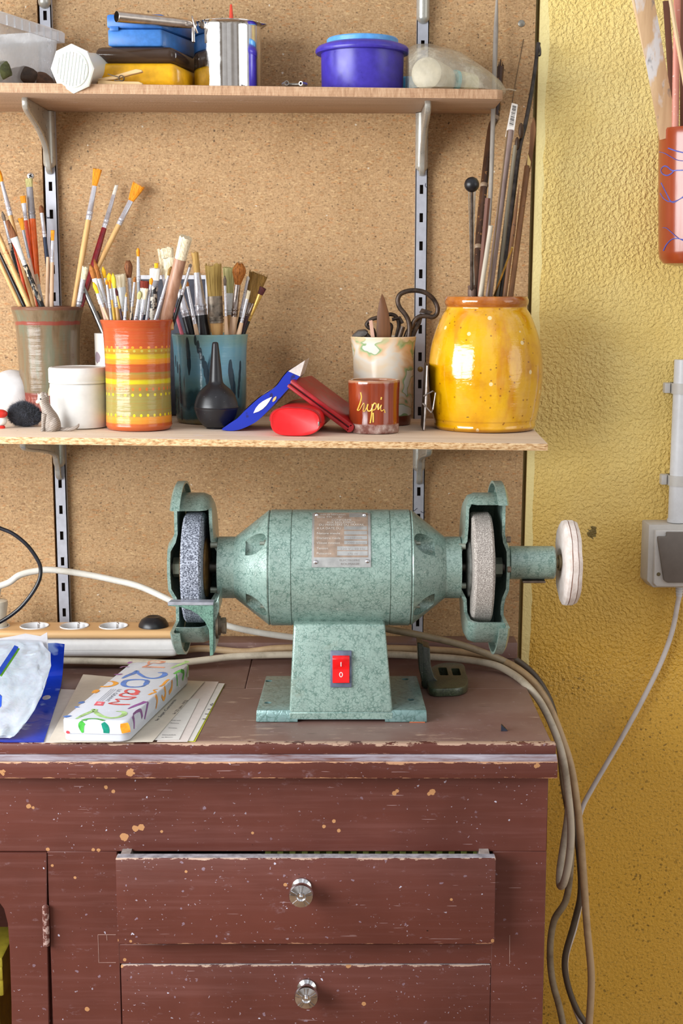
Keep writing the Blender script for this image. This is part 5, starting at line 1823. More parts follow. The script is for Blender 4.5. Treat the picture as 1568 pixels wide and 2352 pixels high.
brush(A, 'slim pale-handled brush with a short flat orange tip, right of the navy one', (121, 529), (118, 706), 24, 50, 9, 7, 8, (9, 10), 'orange', 's', 'pale', -0.5, 0.02, 0.4, 'flat')
brush(A, 'plain pale pinkish stick behind the navy-handled brush', (110, 590), (108, 706), 0, 0, 8, 8, 8, (8, 9), 'orange', 's', 'pale', 0.0, 0.0)
brush(A, 'thick wooden brush handle flecked with red paint leaning far left', (-26, 488), (68, 706), 0, 0, 9, 9, 9, (12, 13), 'orange', 's', 'redspot', -0.6, 0.0)
brush(A, 'thin black handle leaning left between two wooden ones', (-28, 524), (57, 706), 0, 0, 5, 5, 5, (5, 9), 'orange', 's', 'black', -0.4, 0.0)
brush(A, 'leftmost bare wooden handle in the brown pot', (-34, 530), (48, 706), 0, 0, 9, 9, 9, (9, 11), 'orange', 's', 'wood', -0.2, 0.0)
brush(A, 'large amber-headed brush with a long pale handle, tallest of the three leaning right', (224, 388), (168, 706), 40, 80, 21, 11, 14, (13, 10, 15), 'orange', 's', 'wood', -0.1, 0.04, 0.5, 'fan')
brush(A, 'dark red handled brush with a small white tip', (268, 425), (188, 706), 24, 80, 8, 9, 12, (12, 10, 16), 'white', 's', 'red', 0.2, 0.05, 0.6, 'flat')
brush(A, 'pale-handled brush with a fanned amber head leaning furthest right', (319, 424), (181, 706), 42, 62, 31, 12, 13, (12, 10, 13), 'orange', 's', 'wood', 0.5, 0.045, 0.4, 'fan')
brush(A, 'stub brush with beige bristles and wide ferrule at the brown pot right rim', (196, 612), (174, 706), 30, 66, 14, 12, 13, (12, 11), 'cream', 's', 'pale', -0.55, 0.01, 0.5, 'flat')

A = 'striped'
brush(A, 'double brush head of pale brown hair at the far left of the striped pot', (207, 607), (246, 737), 34, 60, 8, 12, 15, (13, 14), 'ginger', 'c', 'worn', -0.3, 0.0, 0.6)
brush(A, 'pointed brown brush crossing beside the dark red handle at the left of the striped pot', (216, 596), (252, 737), 46, 70, 6, 12, 12, (11, 11), 'ginger', 's', 'worn', 0.0, 0.01, 0.7)
brush(A, 'small yellow-tipped brush low at the left rim of the striped pot', (214, 648), (250, 737), 28, 34, 8, 7, 6, (6, 6), 'yellow', 's', 'pale', -0.6, 0.0, 0.6)
brush(A, 'yellow brush leaning left, highest of the yellow heads', (236, 613), (260, 737), 26, 60, 8, 7, 7, (6, 6), 'yellow', 's', 'wood', 0.3, 0.0, 0.6)
brush(A, 'broad yellow brush head in the middle of the yellow cluster', (250, 627), (266, 737), 24, 56, 12, 8, 7, (7, 7), 'yellow', 'c', 'yellow', 0.0, 0.0, 0.5)
brush(A, 'lime yellow brush at the right of the yellow cluster', (259, 628), (272, 737), 34, 44, 8, 8, 8, (8, 9), 'lime', 's', 'wood', -0.2, 0.0, 0.6)
brush(A, 'little orange brush with a white ferrule below the yellow cluster', (244, 642), (256, 737), 12, 54, 5, 5, 7, (6, 7), 'orange', 's', 'grey', -0.75, 0.0)
brush(A, 'little orange brush with a yellow handle just right of the white-ferruled one', (251, 643), (262, 737), 20, 26, 6, 5, 6, (6, 7), 'orange', 's', 'yellow', -0.7, 0.0)
brush(A, 'flat cream bristle brush with a wide clear ferrule', (274, 630), (289, 737), 30, 56, 26, 20, 16, (14, 12), 'cream', 'c', 'wood', 0.3, 0.0, 0.35, 'flat')
brush(A, 'thin gold-ferruled brush with a plum handle crossing the clear ferrule', (266, 662), (281, 737), 18, 30, 5, 5, 6, (6, 6), 'plum', 'g', 'plum', -0.5, 0.0)
brush(A, 'fluffy brown mop brush with a slim silver ferrule', (294, 598), (303, 737), 40, 62, 20, 10, 8, (8, 8), 'brown', 's', 'silver', 0.55, 0.0, 0.9, 'mop')
brush(A, 'tallest slim brush in the striped pot, bright orange tip on a long silver ferrule', (317, 570), (320, 737), 19, 58, 9, 6, 10, (9, 9), 'orange', 's', 'grey', 0.35, 0.0, 1, 'mop')
brush(A, 'thin silver brush with a reddish tip leaning against the tall orange one', (310, 636), (300, 737), 12, 56, 5, 5, 6, (6, 6), 'ginger', 's', 'chip', -0.3, 0.0)
brush(A, 'thin silver pointed brush with a pinkish tip at the front of the striped pot', (290, 672), (286, 737), 10, 60, 4, 5, 7, (8, 7), 'tan', 's', 'silver', -0.85, 0.0, 1, 'point')
brush(A, 'small brush with yellowish cream tip low in the middle of the striped pot', (322, 668), (310, 737), 20, 50, 9, 8, 7, (7, 7), 'green', 's', 'pale', -0.8, 0.0, 0.6)
brush(A, 'short cream flat brush just left of the navy handle', (333, 662), (323, 737), 26, 40, 16, 9, 9, (8, 8), 'cream', 's', 'silver', -0.75, 0.0, 0.4, 'fan')
brush(A, 'wide dark red bristle brush with a cream ferrule behind the others', (332, 645), (328, 737), 17, 60, 20, 19, 16, (12, 12), 'darkred', 'c', 'navy', 0.2, 0.0, 0.35, 'flat')
brush(A, 'slim orange-tipped brush with a grey handle in front of the white flat brush', (348, 638), (336, 737), 16, 26, 8, 6, 5, (6, 8), 'orange', 's', 'silver', -0.6, 0.0, 0.8)
brush(A, 'white flat brush with black and white speckled handle', (356, 616), (350, 737), 28, 16, 24, 22, 16, (14, 15, 17), 'white', 'y', 'speck', 0.1, 0.0, 0.4, 'flat')
brush(A, 'small amber brush peeking out above the white flat brush', (359, 604), (357, 737), 14, 50, 9, 9, 9, (8, 8), 'yellow', 's', 'blue', 0.55, 0.0, 0.6, 'flat')
brush(A, 'wide cream hog brush tilted left at the back of the striped pot', (379, 570), (397, 737), 62, 44, 37, 26, 20, (14, 12), 'cream', 's', 'wood', 0.6, 0.02, 0.3, 'flat')
brush(A, 'second cream hog brush just in front of the wide tilted one', (388, 591), (394, 737), 50, 44, 27, 22, 18, (12, 12), 'cream', 's', 'wood', 0.4, 0.0, 0.3, 'flat')
brush(A, 'thin silver brush with a dark olive tip crossing in front of the hog brushes', (393, 612), (356, 737), 22, 70, 8, 6, 8, (8, 9), 'dkolive', 's', 'silver', -0.3, 0.0)
brush(A, 'very thick brush with a creamy white tuft and a scuffed wooden barrel', (427, 543), (374, 737), 54, 0, 30, 26, 26, (28, 31), 'cream', 's', 'thick', -0.62, 0.0, 0.9, 'fan')
brush(A, 'silver-ferruled brush with a slim black handle leaning right past the thick barrel', (438, 606), (397, 737), 8, 66, 5, 7, 8, (8, 9), 'grey', 's', 'black', -0.35, 0.0)

A = 'blue'
brush(A, 'brush with olive tan bristles, long flared silver ferrule and thick black handle', (447, 578), (468, 772), 48, 98, 16, 15, 26, (28, 34), 'tan', 's', 'black', -0.1, 0.0, 0.6, 'flat')
brush(A, 'black-handled brush left of the olive tan one, its silver ferrule half hidden', (404, 640), (441, 772), 26, 64, 12, 14, 20, (22, 24), 'tan', 's', 'black', 0.1, 0.0, 0.6)
brush(A, 'thin pink handle at the left rim of the blue pot', (400, 706), (419, 772), 0, 0, 7, 7, 7, (7, 9), 'orange', 's', 'pink', -0.3, 0.0)
brush(A, 'thin silver brush with bare wooden handle between the two black handles', (428, 644), (453, 772), 14, 88, 6, 7, 9, (9, 10), 'ginger', 's', 'pale', -0.5, 0.0)
brush(A, 'large round olive bristle brush with a rusty iron ferrule', (489, 606), (499, 772), 74, 62, 38, 33, 33, (30, 26), 'olive', 'r', 'wood', -0.35, 0.0, 0.55, 'flat')
brush(A, 'pale green flat bristle brush behind the large olive brush', (525, 613), (527, 772), 60, 50, 28, 20, 16, (12, 12), 'green', 'c', 'wood', 0.55, 0.0, 0.35, 'flat')
brush(A, 'slim pale-handled brush with a small grey tip right of the rusty ferrule', (516, 634), (520, 772), 22, 70, 6, 6, 6, (7, 11), 'grey', 's', 'pale', -0.6, 0.0)
brush(A, 'fluffy ginger mop brush with a shiny dark ferrule and pinkish handle', (551, 604), (533, 772), 50, 74, 33, 13, 15, (16, 17), 'ginger', 'd', 'pale', -0.2, 0.0, 0.8, 'mop')
brush(A, 'silver foil-wrapped brush between the ginger mop and the dark olive fan', (570, 634), (543, 772), 10, 86, 6, 7, 8, (8, 9), 'white', 's', 'black', 0.3, 0.0)
brush(A, 'spread dark olive brush leaning right at the back of the blue pot', (594, 628), (553, 772), 70, 30, 44, 20, 14, (12, 12), 'dkolive', 'd', 'plum', 0.45, 0.0, 0.45, 'fan')
brush(A, 'slim brush with a cream tip and bluish ferrule in front of the dark olive fan', (572, 667), (547, 772), 20, 56, 8, 8, 8, (9, 12), 'cream', 's', 'pale', -0.45, 0.0, 0.6, 'flat')
brush(A, 'rightmost brush with a dark plum tip, gold ferrule and thin black handle', (604, 660), (557, 772), 18, 66, 16, 12, 6, (6, 8), 'plum', 'g', 'black', -0.1, 0.0, 0.4, 'flat')

# steel tube in the white mug
g = POT['mug']
yb = g['yc'] - 0.012
T = at(185, 645, yb + 0.008); B = at(239, 768, yb)
ax = (B - T).normalized(); E = B + ax * 0.045
k = px(yb, 700)
m = MB(); m.tube([T, E], 6.0 * k, 18, False); m.tube([T, E], 4.8 * k, 18, False); m.tube([T, T + ax * 0.0001], [6 * k, 4.8 * k], 18, False); m.tube([E, E + ax * .0001], [6 * k, 4.8 * k], 18, False)
one('metal_tube', m, mat_metal('tube_steel', (150, 150, 148), 0.3, 0.1), 'plain steel tube leaning out of the white mug', 'tube', origin=E)
T = at(221, 716, yb + 0.02); B = at(246, 768, yb + 0.014); ax = (B - T).normalized()
m = MB(); m.tube([T, B + ax * 0.04], 4.4 * k, 14)
one('dark_rod', m, plain('dark_rod', (52, 50, 48), 0.35, 0.4), 'short dark rod beside the steel tube in the white mug', 'rod')

# ================================================================ STICKS IN THE YELLOW JAR
g = POT['yellow']
ST = {}
def sm(name, c1, c2, sp=0.0, spot=(60, 30, 20), rough=0.5): return mat_wood(name, c1, c2, 1.0, rough, 'Z', sp, spot)
bam = sm('dark_bamboo', (44, 28, 20), (82, 54, 36), 0.35, (170, 120, 70), 0.3)
def stick(name, lab, tip, base, w, mat, dep=0.0, ytip=None, wb=None, flat=1.0, cat='stick', mid=None, parts=None, taper=None, n=14):
    yb = g['yc'] + dep * (g['R'] - g['t']) * 0.75
    yt = ytip if ytip is not None else yb + 0.05
    B = at(base[0], base[1], yb); T = at(tip[0], tip[1], yt)
    k = px((yb + yt) / 2, (tip[1] + base[1]) / 2)
    pts = [T]
    if mid:
        for (u, v) in mid:
            s = (v - tip[1]) / (base[1] - tip[1])
            pts.append(at(u, v, lerp(yt, yb, s)))
    pts.append(B)
    ax = (B - pts[-2]).normalized()
    e = 0.0
    while e < 0.19:
        q = B + ax * (e + .004)
        o = V((q.x - g['c'].x, q.y - g['c'].y)).length
        if q.z < g['floor'] + 0.003 or o > g['R'] - 0.012 + (0.03 if q.z < B.z - .03 else 0) - 0.004: break
        e += 0.004
    E = B + ax * max(e, .01)
    pts2 = catmull(pts, 6) if len(pts) > 2 else [lerp(T, B, s / 5) for s in range(6)]
    pts2.append(E)
    w0 = w; w1 = wb or w
    ra = [lerp(w0, w1, i / (len(pts2) - 1)) * k / 2 for i in range(len(pts2))]
    if taper: 
        for i, f in enumerate(taper): ra[i] *= f
    m = MB(); m.tube(pts2, ra, n, True, r2=[r * flat for r in ra], side=(1, 0, 0))
    return m, pts2, ra, E, k
GR = 'sticks in the yellow jar'
# ball-ended whisk
m, P_, ra, E, k = stick('w', '', (1083, 424), (1083, 684), 7, None, -0.3, -0.2, 9)
t = thing('ball_skewer', E, 'steel skewer with a black ball and thin wires, leftmost in the yellow jar', 'skewer', GR)
finish('shaft', m, mat_metal('skewer_steel', (110, 100, 94), 0.35, 0.2), t)
m = MB(); m.ball(P_[0], 17 * k, 24, 16); finish('ball', m, plain('black_ball', (22, 22, 26), 0.35), t)
yb = g['yc'] - 0.3 * (g['R'] - g['t']) * 0.75
for (u0, u1) in ((1076, 1079), (1081, 1080), (1089, 1085), (1092, 1087)):
    m = MB(); m.tube(catmull([at(u0 + 2, 409, yb - 0.004), at(u0, 425, yb - 0.0095), at(u1, 560, yb - .004), at(u1 + 2, 655, yb - .002)], 4), 0.0006, 6); finish('wire', m, mat_metal('wire_steel', (190, 190, 186), 0.3), t)
m = MB(); b0 = at(1083, 655, yb); b1 = at(1083, 690, yb)
m.tube([b0, lerp(b0, b1, .1), lerp(b0, b1, .25), lerp(b0, b1, .3), b1], [7 * k, 10 * k, 8 * k, 9.5 * k, 9 * k], 14); finish('bamboo_socket', m, sm('socket_bamboo', (84, 66, 58), (120, 96, 84)), t)
# dark bamboo (broken top, nodes)
m, P_, ra, E, k = stick('b', '', (1149, 155), (1092, 684), 17, None, -0.05, -0.022, 17, mid=[(1139, 262), (1127, 300), (1112, 420), (1100, 540)])
for i, p in enumerate(P_):
    pass
node_at = lambda u, v, r: None
t = thing('bamboo_cane', E, 'thickest dark bamboo cane with a broken top, passing behind the upper shelf end', 'cane', GR)
finish('cane', m, bam, t)
m = MB()
for (i, s) in ((7, 0.0), (18, 0.3), (25, .2)):
    q = lerp(P_[i], P_[i + 1], s); d = (P_[i + 1] - P_[i]).normalized()
    m = MB(); m.tube([q - d * .003, q - d * .001, q + d * .001, q + d * .003], [ra[i] * 1.0, ra[i] * 1.16, ra[i] * 1.16, ra[i] * 1.0], 14)
    finish('cane_node', m, sm('node_pale', (120, 96, 76), (168, 146, 120)), t)
m = MB()
for j in range(7):
    a = j * 0.9; q = P_[0] + V((math.cos(a) * ra[0] * .7, math.sin(a) * ra[0] * .7, -0.002)); m.tube([q, q + V((0.001, 0, 0.006 + 0.004 * (j % 3)))], [0.0014, 0.0004], 5)
finish('splinters', m, bam, t)
def simple(name, lab, cat, mat, *a, **kw):
    m, P_, ra, E, k = stick(name, lab, *a, **kw)
    return one(name, m, mat, lab, cat, GR, origin=E), P_, ra, k
simple('grey_rod', 'tallest grey rod in the yellow jar, running out of the top of the photo', 'rod', sm('weathered_grey', (120, 112, 106), (164, 156, 146), 0, rough=0.35), (1141, -12), (1105, 684), 12, None, 0.35, -0.02, 9, mid=[(1133, 240), (1124, 480)], taper=[.35, .7, 1, 1])
simple('square_stick', 'reddish brown squared stick in front of the dark bamboo cane', 'stick', sm('reddish_wood', (104, 66, 54), (140, 96, 80)), (1120, 455), (1100, 684), 12, None, -0.25, -0.17, 12, n=4)
simple('white_tube', 'pale grey tube standing in front of the reddish square stick', 'tube', sm('pale_tube', (176, 166, 150), (200, 190, 172), 0, rough=0.35), (1127, 518), (1102, 684), 11, None, -0.8, -0.2, 11)
simple('thin_wire', 'thin rusty wire right of the pale grey tube', 'wire', sm('rusty_wire', (96, 74, 50), (130, 104, 72)), (1165, 300), (1120, 684), 4.0, None, -0.45, -0.12, 3.5)
# labelled stick
m, P_, ra, E, k = stick('l', '', (1172, 300), (1122, 684), 15, None, -0.3, -0.10, 16)
t = thing('labelled_stick', E, 'mauve grey stick with a white barcode sticker at its top', 'stick', GR)
finish('rod', m, sm('mauve_wood', (122, 102, 96), (152, 132, 124)), t)
Yl = -0.101
q = [at(u, v, Yl) for u, v in ((1160, 314), (1178, 320), (1189, 240), (1175, 236))]
m = MB(); m.prism(q, (0, 0.0012, 0), 0.0002, 1); lb = finish('sticker', m, plain('sticker_white', (226, 220, 212), 0.5), t)
m = MB()
bu = lambda s, w: lerp(lerp(q[0], q[3], s), lerp(q[1], q[2], s), w)
r_ = random.Random(3); s = 0.36
m = MB()
while s < 0.93:
    th_ = r_.choice([0.008, 0.014, 0.022]); 
    w0, w1 = 0.2, 0.78
    m.poly([bu(s, w0) + V((0, -.0003, 0)), bu(s, w1) + V((0, -.0003, 0)), bu(s + th_, w1) + V((0, -.0003, 0)), bu(s + th_, w0) + V((0, -.0003, 0))])
    s += th_ + r_.choice([0.012, 0.018, 0.024])
m.tube([bu(.08, .55) + V((0, -.0004, 0)), bu(.14, .75) + V((0, -.0004, 0)), bu(.2, .65) + V((0, -.0004, 0))], 0.0006, 5)
finish('barcode', m, plain('barcode_ink', (40, 36, 36), 0.6), lb, smooth=0)
simple('grey_green_stick', 'greenish grey stick just right of the barcode stick', 'stick', sm('grey_green_wood', (100, 92, 76), (134, 124, 104)), (1183, 334), (1140, 684), 9, None, 0.1, -0.12, 10)
# wrought rod with a hook
m, P_, ra, E, k = stick('h', '', (1236, 99), (1149, 684), 9, None, 0.15, -0.026, 12, mid=[(1224, 190), (1207, 282), (1192, 345), (1176, 470)], taper=[1.2, 1.1])
t = thing('iron_rod', E, 'dark twisted iron rod with a bent end reaching up beside the yellow plaster', 'rod', GR)
finish('rod', m, plain('wrought_iron', (58, 52, 48), 0.4, 0.5, 0.3), t)
m = MB()
yh = -0.028
m.tube(catmull([at(1236, 99, yh), at(1240, 112, yh - .002), at(1240, 126, yh - .003), at(1236, 128, yh - .003)], 4), 0.0014, 8)
finish('hook', m, plain('wrought_iron', (58, 52, 48), 0.4, 0.5, 0.3), t)
m = MB()
for (u, v, w) in ((1196, 300, 13), (1187, 330, 11)):
    q_ = at(u, v, -0.075); m.ball(q_, w * k * 0.62, 12, 8, (0.8, 0.8, 2.2))
finish('lump', m, sm('bark', (62, 44, 30), (92, 68, 48)), t)
cane2 = sm('brown_cane', (96, 62, 36), (134, 92, 56), 0.15, (60, 36, 20))
m, P_, ra, E, k = stick('s', '', (1211, 382), (1172, 684), 14, None, -0.1, -0.09, 12)
t = thing('split_cane', E, 'brown cane with a flat pointed split top, rightmost in the yellow jar', 'cane', GR)
finish('cane', m, cane2, t)
m = MB(); Ys = -0.09
m.prism([at(u, v, Ys - .003) for u, v in ((1204, 392), (1216, 398), (1221, 376), (1231, 300), (1229, 278), (1226, 268), (1219, 288), (1215, 345))], (0, 0.0035, 0), 0.0008, 1)
finish('split_tip', m, cane2, t)
m = MB(); m.prism([at(u, v, Ys - .0036) for u, v in ((1210, 378), (1217, 386), (1219, 372), (1212, 352))], (0, 0.001, 0), 0.0002, 1)
finish('cut_face', m, sm('cut_wood', (200, 170, 104), (222, 196, 134)), t)
simple('pointed_stick', 'shorter brown stick with a whittled point before the brown split cane', 'stick', cane2, (1192, 424), (1158, 684), 11, None, -0.55, -0.15, 10, taper=[.15, .6])
simple('brass_rod', 'short thin brass rod crossing low at the front of the yellow jar', 'rod', mat_metal('brass', (206, 178, 104), 0.3), (1176, 568), (1133, 684), 4.5, None, -0.9, -0.245, 4.5)
simple('fine_wire', 'hair-thin wire rising above the barcode sticker against the board', 'wire', sm('rusty_wire', (96, 74, 50), (130, 104, 72)), (1202, 90), (1126, 684), 2.6, None, 0.6, -0.016, 2.6, mid=[(1176, 235), (1150, 450)])

# ================================================================ TOOLS IN THE CREAM POT
g = POT['cream']
iron = plain('old_iron', (70, 58, 50), 0.42, 0.55, 0.35)
yb = g['yc'] - 0.010
def pt(u, v, dy=0.0): return at(u, v, yb + dy)
t = thing('shears', pt(930, 800), 'old iron shears with a large looped handle rising from the cream pot', 'shears')
m = MB()
loop_ = [(936, 790), (940, 760), (938, 738), (930, 722), (918, 707), (913, 692), (917, 678), (930, 670), (952, 667), (976, 672), (994, 686), (1004, 705), (1003, 720), (994, 728), (980, 726), (964, 727), (952, 736), (944, 752), (936, 762), (926, 790)]
P_ = catmull([pt(u, v, -0.002 if i < 10 else 0.002) for i, (u, v) in enumerate(loop_)], 5)
m.tube(P_, 0.0034, 10)
finish('loop_handle', m, iron, t)
m = MB()
P_ = [pt(u, v, 0.006) for u, v in ((968, 720), (962, 740), (952, 760), (944, 778), (936, 800))]
m.tube(P_, [0.0026, .0034, .0036, .004, .004], 8, True, r2=0.002)
m.hull8([pt(u, v, 0.004) for u, v in ((962, 718), (968, 708), (994, 716), (986, 722))], [pt(u, v, 0.008) for u, v in ((962, 718), (968, 708), (994, 716), (986, 722))], 0.0005, 1)
finish('blade', m, iron, t)
t = thing('scissors', pt(885, 800, 0.01), 'smaller black scissors with coiled round grips behind the wooden blade', 'scissors')
for lp in ([(862, 795), (858, 760), (846, 752), (842, 744), (852, 734), (866, 730), (880, 732), (888, 744), (880, 756), (870, 772)], [(905, 795), (912, 766), (916, 745), (910, 728), (898, 722), (886, 726), (888, 740), (898, 748), (896, 762), (890, 790)]):
    m = MB(); m.tube(catmull([pt(u, v, 0.012) for u, v in lp], 5), 0.0029, 10); finish('grip', m, iron, t)
m = MB(); m.tube([pt(900, 734, .01), pt(918, 730, .01), pt(924, 742, .008)], .0026, 8); m.tube([pt(925, 750, -.004), pt(915, 780, -.004)], 0.0035, 10)
finish('pivot', m, iron, t)
t = None
m = MB(); m.prism([pt(u, v, -0.012) for u, v in ((868, 800), (864, 760), (866, 720), (871, 692), (877, 674), (884, 688), (892, 716), (897, 752), (897, 800))], (0, 0.0045, 0), 0.0012, 2)
one('modelling_tool', m, mat_wood('boxwood', (88, 56, 34), (128, 84, 52), 1.0, 0.45, 'Z'), 'pointed brown wooden modelling blade standing in the cream pot', 'tool')
m = MB(); m.prism([pt(u, v, -0.016) for u, v in ((855, 800), (847, 737), (855, 735), (864, 800))], (0, 0.003, 0), 0.0004, 1)
one('flat_stick', m, mat_wood('pinkish_wood', (196, 152, 132), (218, 180, 160), 1.0, 0.5, 'Z'), 'thin flat pinkish stick left of the wooden blade', 'stick')
m = MB(); m.hull8([pt(u, v, -.006) for u, v in ((812, 778), (808, 772), (822, 760), (838, 758), (846, 764), (840, 772))], [pt(u, v, 0.016) for u, v in ((812, 776), (808, 769), (822, 757), (838, 755), (846, 761), (840, 769))], 0.001, 1)
m.tube([pt(838, 766, .004), pt(846, 775, .004), pt(852, 800, .004)], 0.004, 8)
one('palette_knife', m, plain('dull_blade', (104, 100, 96), 0.4, 0.6, 0.2), 'dull grey blade lying over the left rim of the cream pot', 'tool')
# ================================================================ BENCH GRINDER
GY = -0.282                                     # depth of the motor axis
ham = mat_hammer()
ham_l = ham
gc = at(784, 1303, GY); AZ = gc.z               # axis height
def gx(u, v=1303, Y=GY): return at(u, v, Y).x
kg = px(GY, 1303)
base_p = onz(784, 1660, ZTOP)
t = thing('bench_grinder', V((gx(782), GY, ZTOP)), 'green hammered-paint bench grinder with two stone wheels and a red switch on the worktop', 'bench grinder')
G = t
RB, RN = 133 * kg, 71 * kg
# ---- motor housing
xs = [gx(622), gx(672), gx(893), gx(940)]
def axc(x): return V((x, GY, AZ))
m = MB()
m.lathe([(0.0001, xs[0]), (RB * 0.9, xs[0]), (RB - 0.001, xs[0] + .0004), (RB, xs[0] + 0.0015), (RB, xs[1] - 0.0006), (RB - 0.0012, xs[1] - 0.0002), (RB - 0.0012, xs[1] + 0.0003), (RB, xs[1] + 0.0008),
         (RB, xs[2] - 0.0008), (RB - 0.0012, xs[2] - 0.0002), (RB - 0.0012, xs[2] + 0.0002), (RB, xs[2] + 0.0006), (RB, xs[3] - .0015), (RB - .001, xs[3] - .0004), (RB * 0.9, xs[3]), (0.0001, xs[3])], V((0, GY, AZ)), 'X', 96)
finish('motor_body', m, ham, t)
# ---- end bells with scooped bolt pockets
def bell(x_body, x_cone, x_end, flip):
    s = 1 if x_cone > x_body else -1
    m = MB()
    m.lathe([(0.0001, x_body + s * 0.0003), (RB * 0.985, x_body + s * 0.0003), (RB * 0.995, x_body + s * 0.002), (RN * 1.0, x_cone), (RN, x_end), (0.0001, x_end)], V((0, GY, AZ)), 'X', 96)
    angs = [rad(a) for a in (-40, 40, 140, 220)]
    for a in angs:
        c = MB()
        ca = V((0, -math.cos(a), math.sin(a)))
        xa = x_body + s * 0.0012
        p0 = V((xa, GY, AZ)) + ca * (RB * 0.80); p1 = p0 + V((s * 0.03, 0, 0)) 
        c.tube([p0, p0 + V((s * .012, 0, 0)), p1], [0.0145, 0.0145, 0.0145], 24)
        m = boolean(m, c)
    b = finish('end_bell', m, ham, t)
    for a in angs[:2]:
        ca = V((0, -math.cos(a), math.sin(a)))
        m = MB(); p0 = V((x_body + s * 0.0012, GY, AZ)) + ca * (RB * 0.84)
        m.tube([p0, p0 + V((s * 0.005, 0, 0))], 0.0048, 6); m.tube([p0, p0 + V((s * 0.0105, 0, 0))], 0.0026, 10)
        finish('bolt', m, plain('bolt_greenish', (150, 158, 146), 0.4, 0.5, 0.15), b)
bell(xs[0], gx(541), gx(503), False)
bell(xs[3], gx(1020), gx(1055), True)
# ---- pedestal
yf0 = base_p.y
def onY(u, v, Y): return at(u, v, Y)
zpt = at(784, 1433, yf0 + 0.018).z
zpb = at(784, 1637, yf0 + 0.001).z
ped_b = [at(664, 1637, yf0), at(902, 1637, yf0)]; ped_t = [at(674, 1433, yf0 + 0.016), at(884, 1433, yf0 + 0.016)]
m = MB()
yb_ = GY + 0.062
bot = [V((ped_b[0].x, yf0 + 0.0005, ZTOP + 0.004)), V((ped_b[1].x, yf0 + 0.0005, ZTOP + 0.004)), V((ped_b[1].x, yb_ + .015, ZTOP + 0.004)), V((ped_b[0].x, yb_ + .015, ZTOP + 0.004))]
mid = [V((ped_b[0].x, yf0 + 0.0005, zpb)), V((ped_b[1].x, yf0 + 0.0005, zpb)), V((ped_b[1].x, yb_ + .015, zpb)), V((ped_b[0].x, yb_ + .015, zpb))]
top = [V((ped_t[0].x, yf0 + 0.016, zpt)), V((ped_t[1].x, yf0 + 0.016, zpt)), V((ped_t[1].x, yb_, zpt)), V((ped_t[0].x, yb_, zpt))]
m.hull8(mid, top, 0.003, 3)
m.hull8(bot, [p + V((0, 0, 0.0005)) for p in mid], 0.0012, 1)
finish('pedestal', m, ham, t)
# ---- base plate with four holes
zpl = ZTOP + 0.0165
ub0, ub1 = at(587, 1655, yf0), at(981, 1655, yf0)
ybk = onz(784, 1552, zpl).y
m = MB()
xl, xr = ub0.x, ub1.x
m.hull8([V((xl, yf0, ZTOP + 0.0006)), V((xr, yf0, ZTOP + 0.0006)), V((xr - .004, ybk, ZTOP + 0.0006)), V((xl + .004, ybk, ZTOP + 0.0006))],
        [V((xl + 0.001, yf0 + 0.002, zpl)), V((xr - 0.001, yf0 + 0.002, zpl)), V((xr - 0.005, ybk, zpl)), V((xl + 0.005, ybk, zpl))], 0.0015, 2)
cut = MB(); cut.box2((at(683, 1655, yf0).x, yf0 - 0.01, ZTOP - 0.01), (at(884, 1655, yf0).x, ybk + .01, ZTOP + 0.0045)); m = boolean(m, cut)
for (u, v) in ((617, 1564), (615, 1614), (930, 1560), (943, 1607)):
    q = onz(u, v, zpl); c = MB(); c.tube([q - V((0, 0, .03)), q + V((0, 0, .02))], 0.0048, 20); m = boolean(m, c)
finish('base_plate', m, mat_hammer('base_green', (132, 164, 162), (84, 118, 112), 110, 0.3, 0.28), t)
m = MB(); m.box2((at(940, 1655, yf0).x, yf0 + 0.0005, ZTOP + 0.0001), (xr - 0.003, yf0 + 0.03, ZTOP + 0.0012))
m2 = MB(); m2.box2((at(592, 1655, yf0).x, yf0 + 0.04, ZTOP + 0.0001), (xl + 0.04, ybk + 0.003, ZTOP + 0.0012))
pad = plain('orange_pad', (196, 92, 40), 0.7)
finish('base_pad', m, pad, t); finish('base_pad', m2, pad, t)
# ---- switch
def onped(u, v):
    p0 = ped_b[0] + V((0, 0.0005, 0)); n = V((0, -(ped_t[0].z - ped_b[0].z), 0.0155)).normalized()
    return onplane(u, v, p0, n), n
q0, pn = onped(783, 1536)
upv = (ped_t[0] - ped_b[0]); upv.x = 0; upv.normalize()
Rsw = Matrix((V((1, 0, 0)), -pn, upv)).transposed()
w_, h_ = 49 * px(yf0, 1540), 85 * px(yf0, 1540)
m = MB(); m.box(q0 + pn * 0.0015, (w_, 0.004, h_), Rsw, 0.0012)
sw = finish('switch_frame', m, plain('switch_grey', (88, 96, 116), 0.4, 0, 0.12), t)
m = MB()
w2, h2 = 39 * px(yf0, 1540), 63 * px(yf0, 1540)
cz_ = at(784, 1535, yf0).z - at(784, 1536, yf0).z
def sp_(x, z, d): return q0 + V((x, 0, 0)) + upv * z + pn * d
prof = [(-h2 / 2, 0.001), (-h2 / 2, 0.0062), (0.0, 0.0048), (h2 / 2 - 0.004, 0.0095), (h2 / 2, 0.0070), (h2 / 2, 0.001)]
m.prism([sp_(-w2 / 2, z, d) for z, d in prof], (w2, 0, 0), 0.0005, 1)
rk = finish('rocker', m, plain('switch_red', (226, 16, 22), 0.28, 0, 0.05), sw)
white_ink = plain('white_ink', (238, 230, 226), 0.4, 0, 0.02)
m = MB(); z_a, z_b = 0.0040, 0.0098
def rd(z): return lerp(0.0048, 0.0095, z / (h2 / 2 - 0.004)) if z > 0 else lerp(0.0048, 0.0062, -z / (h2 / 2))
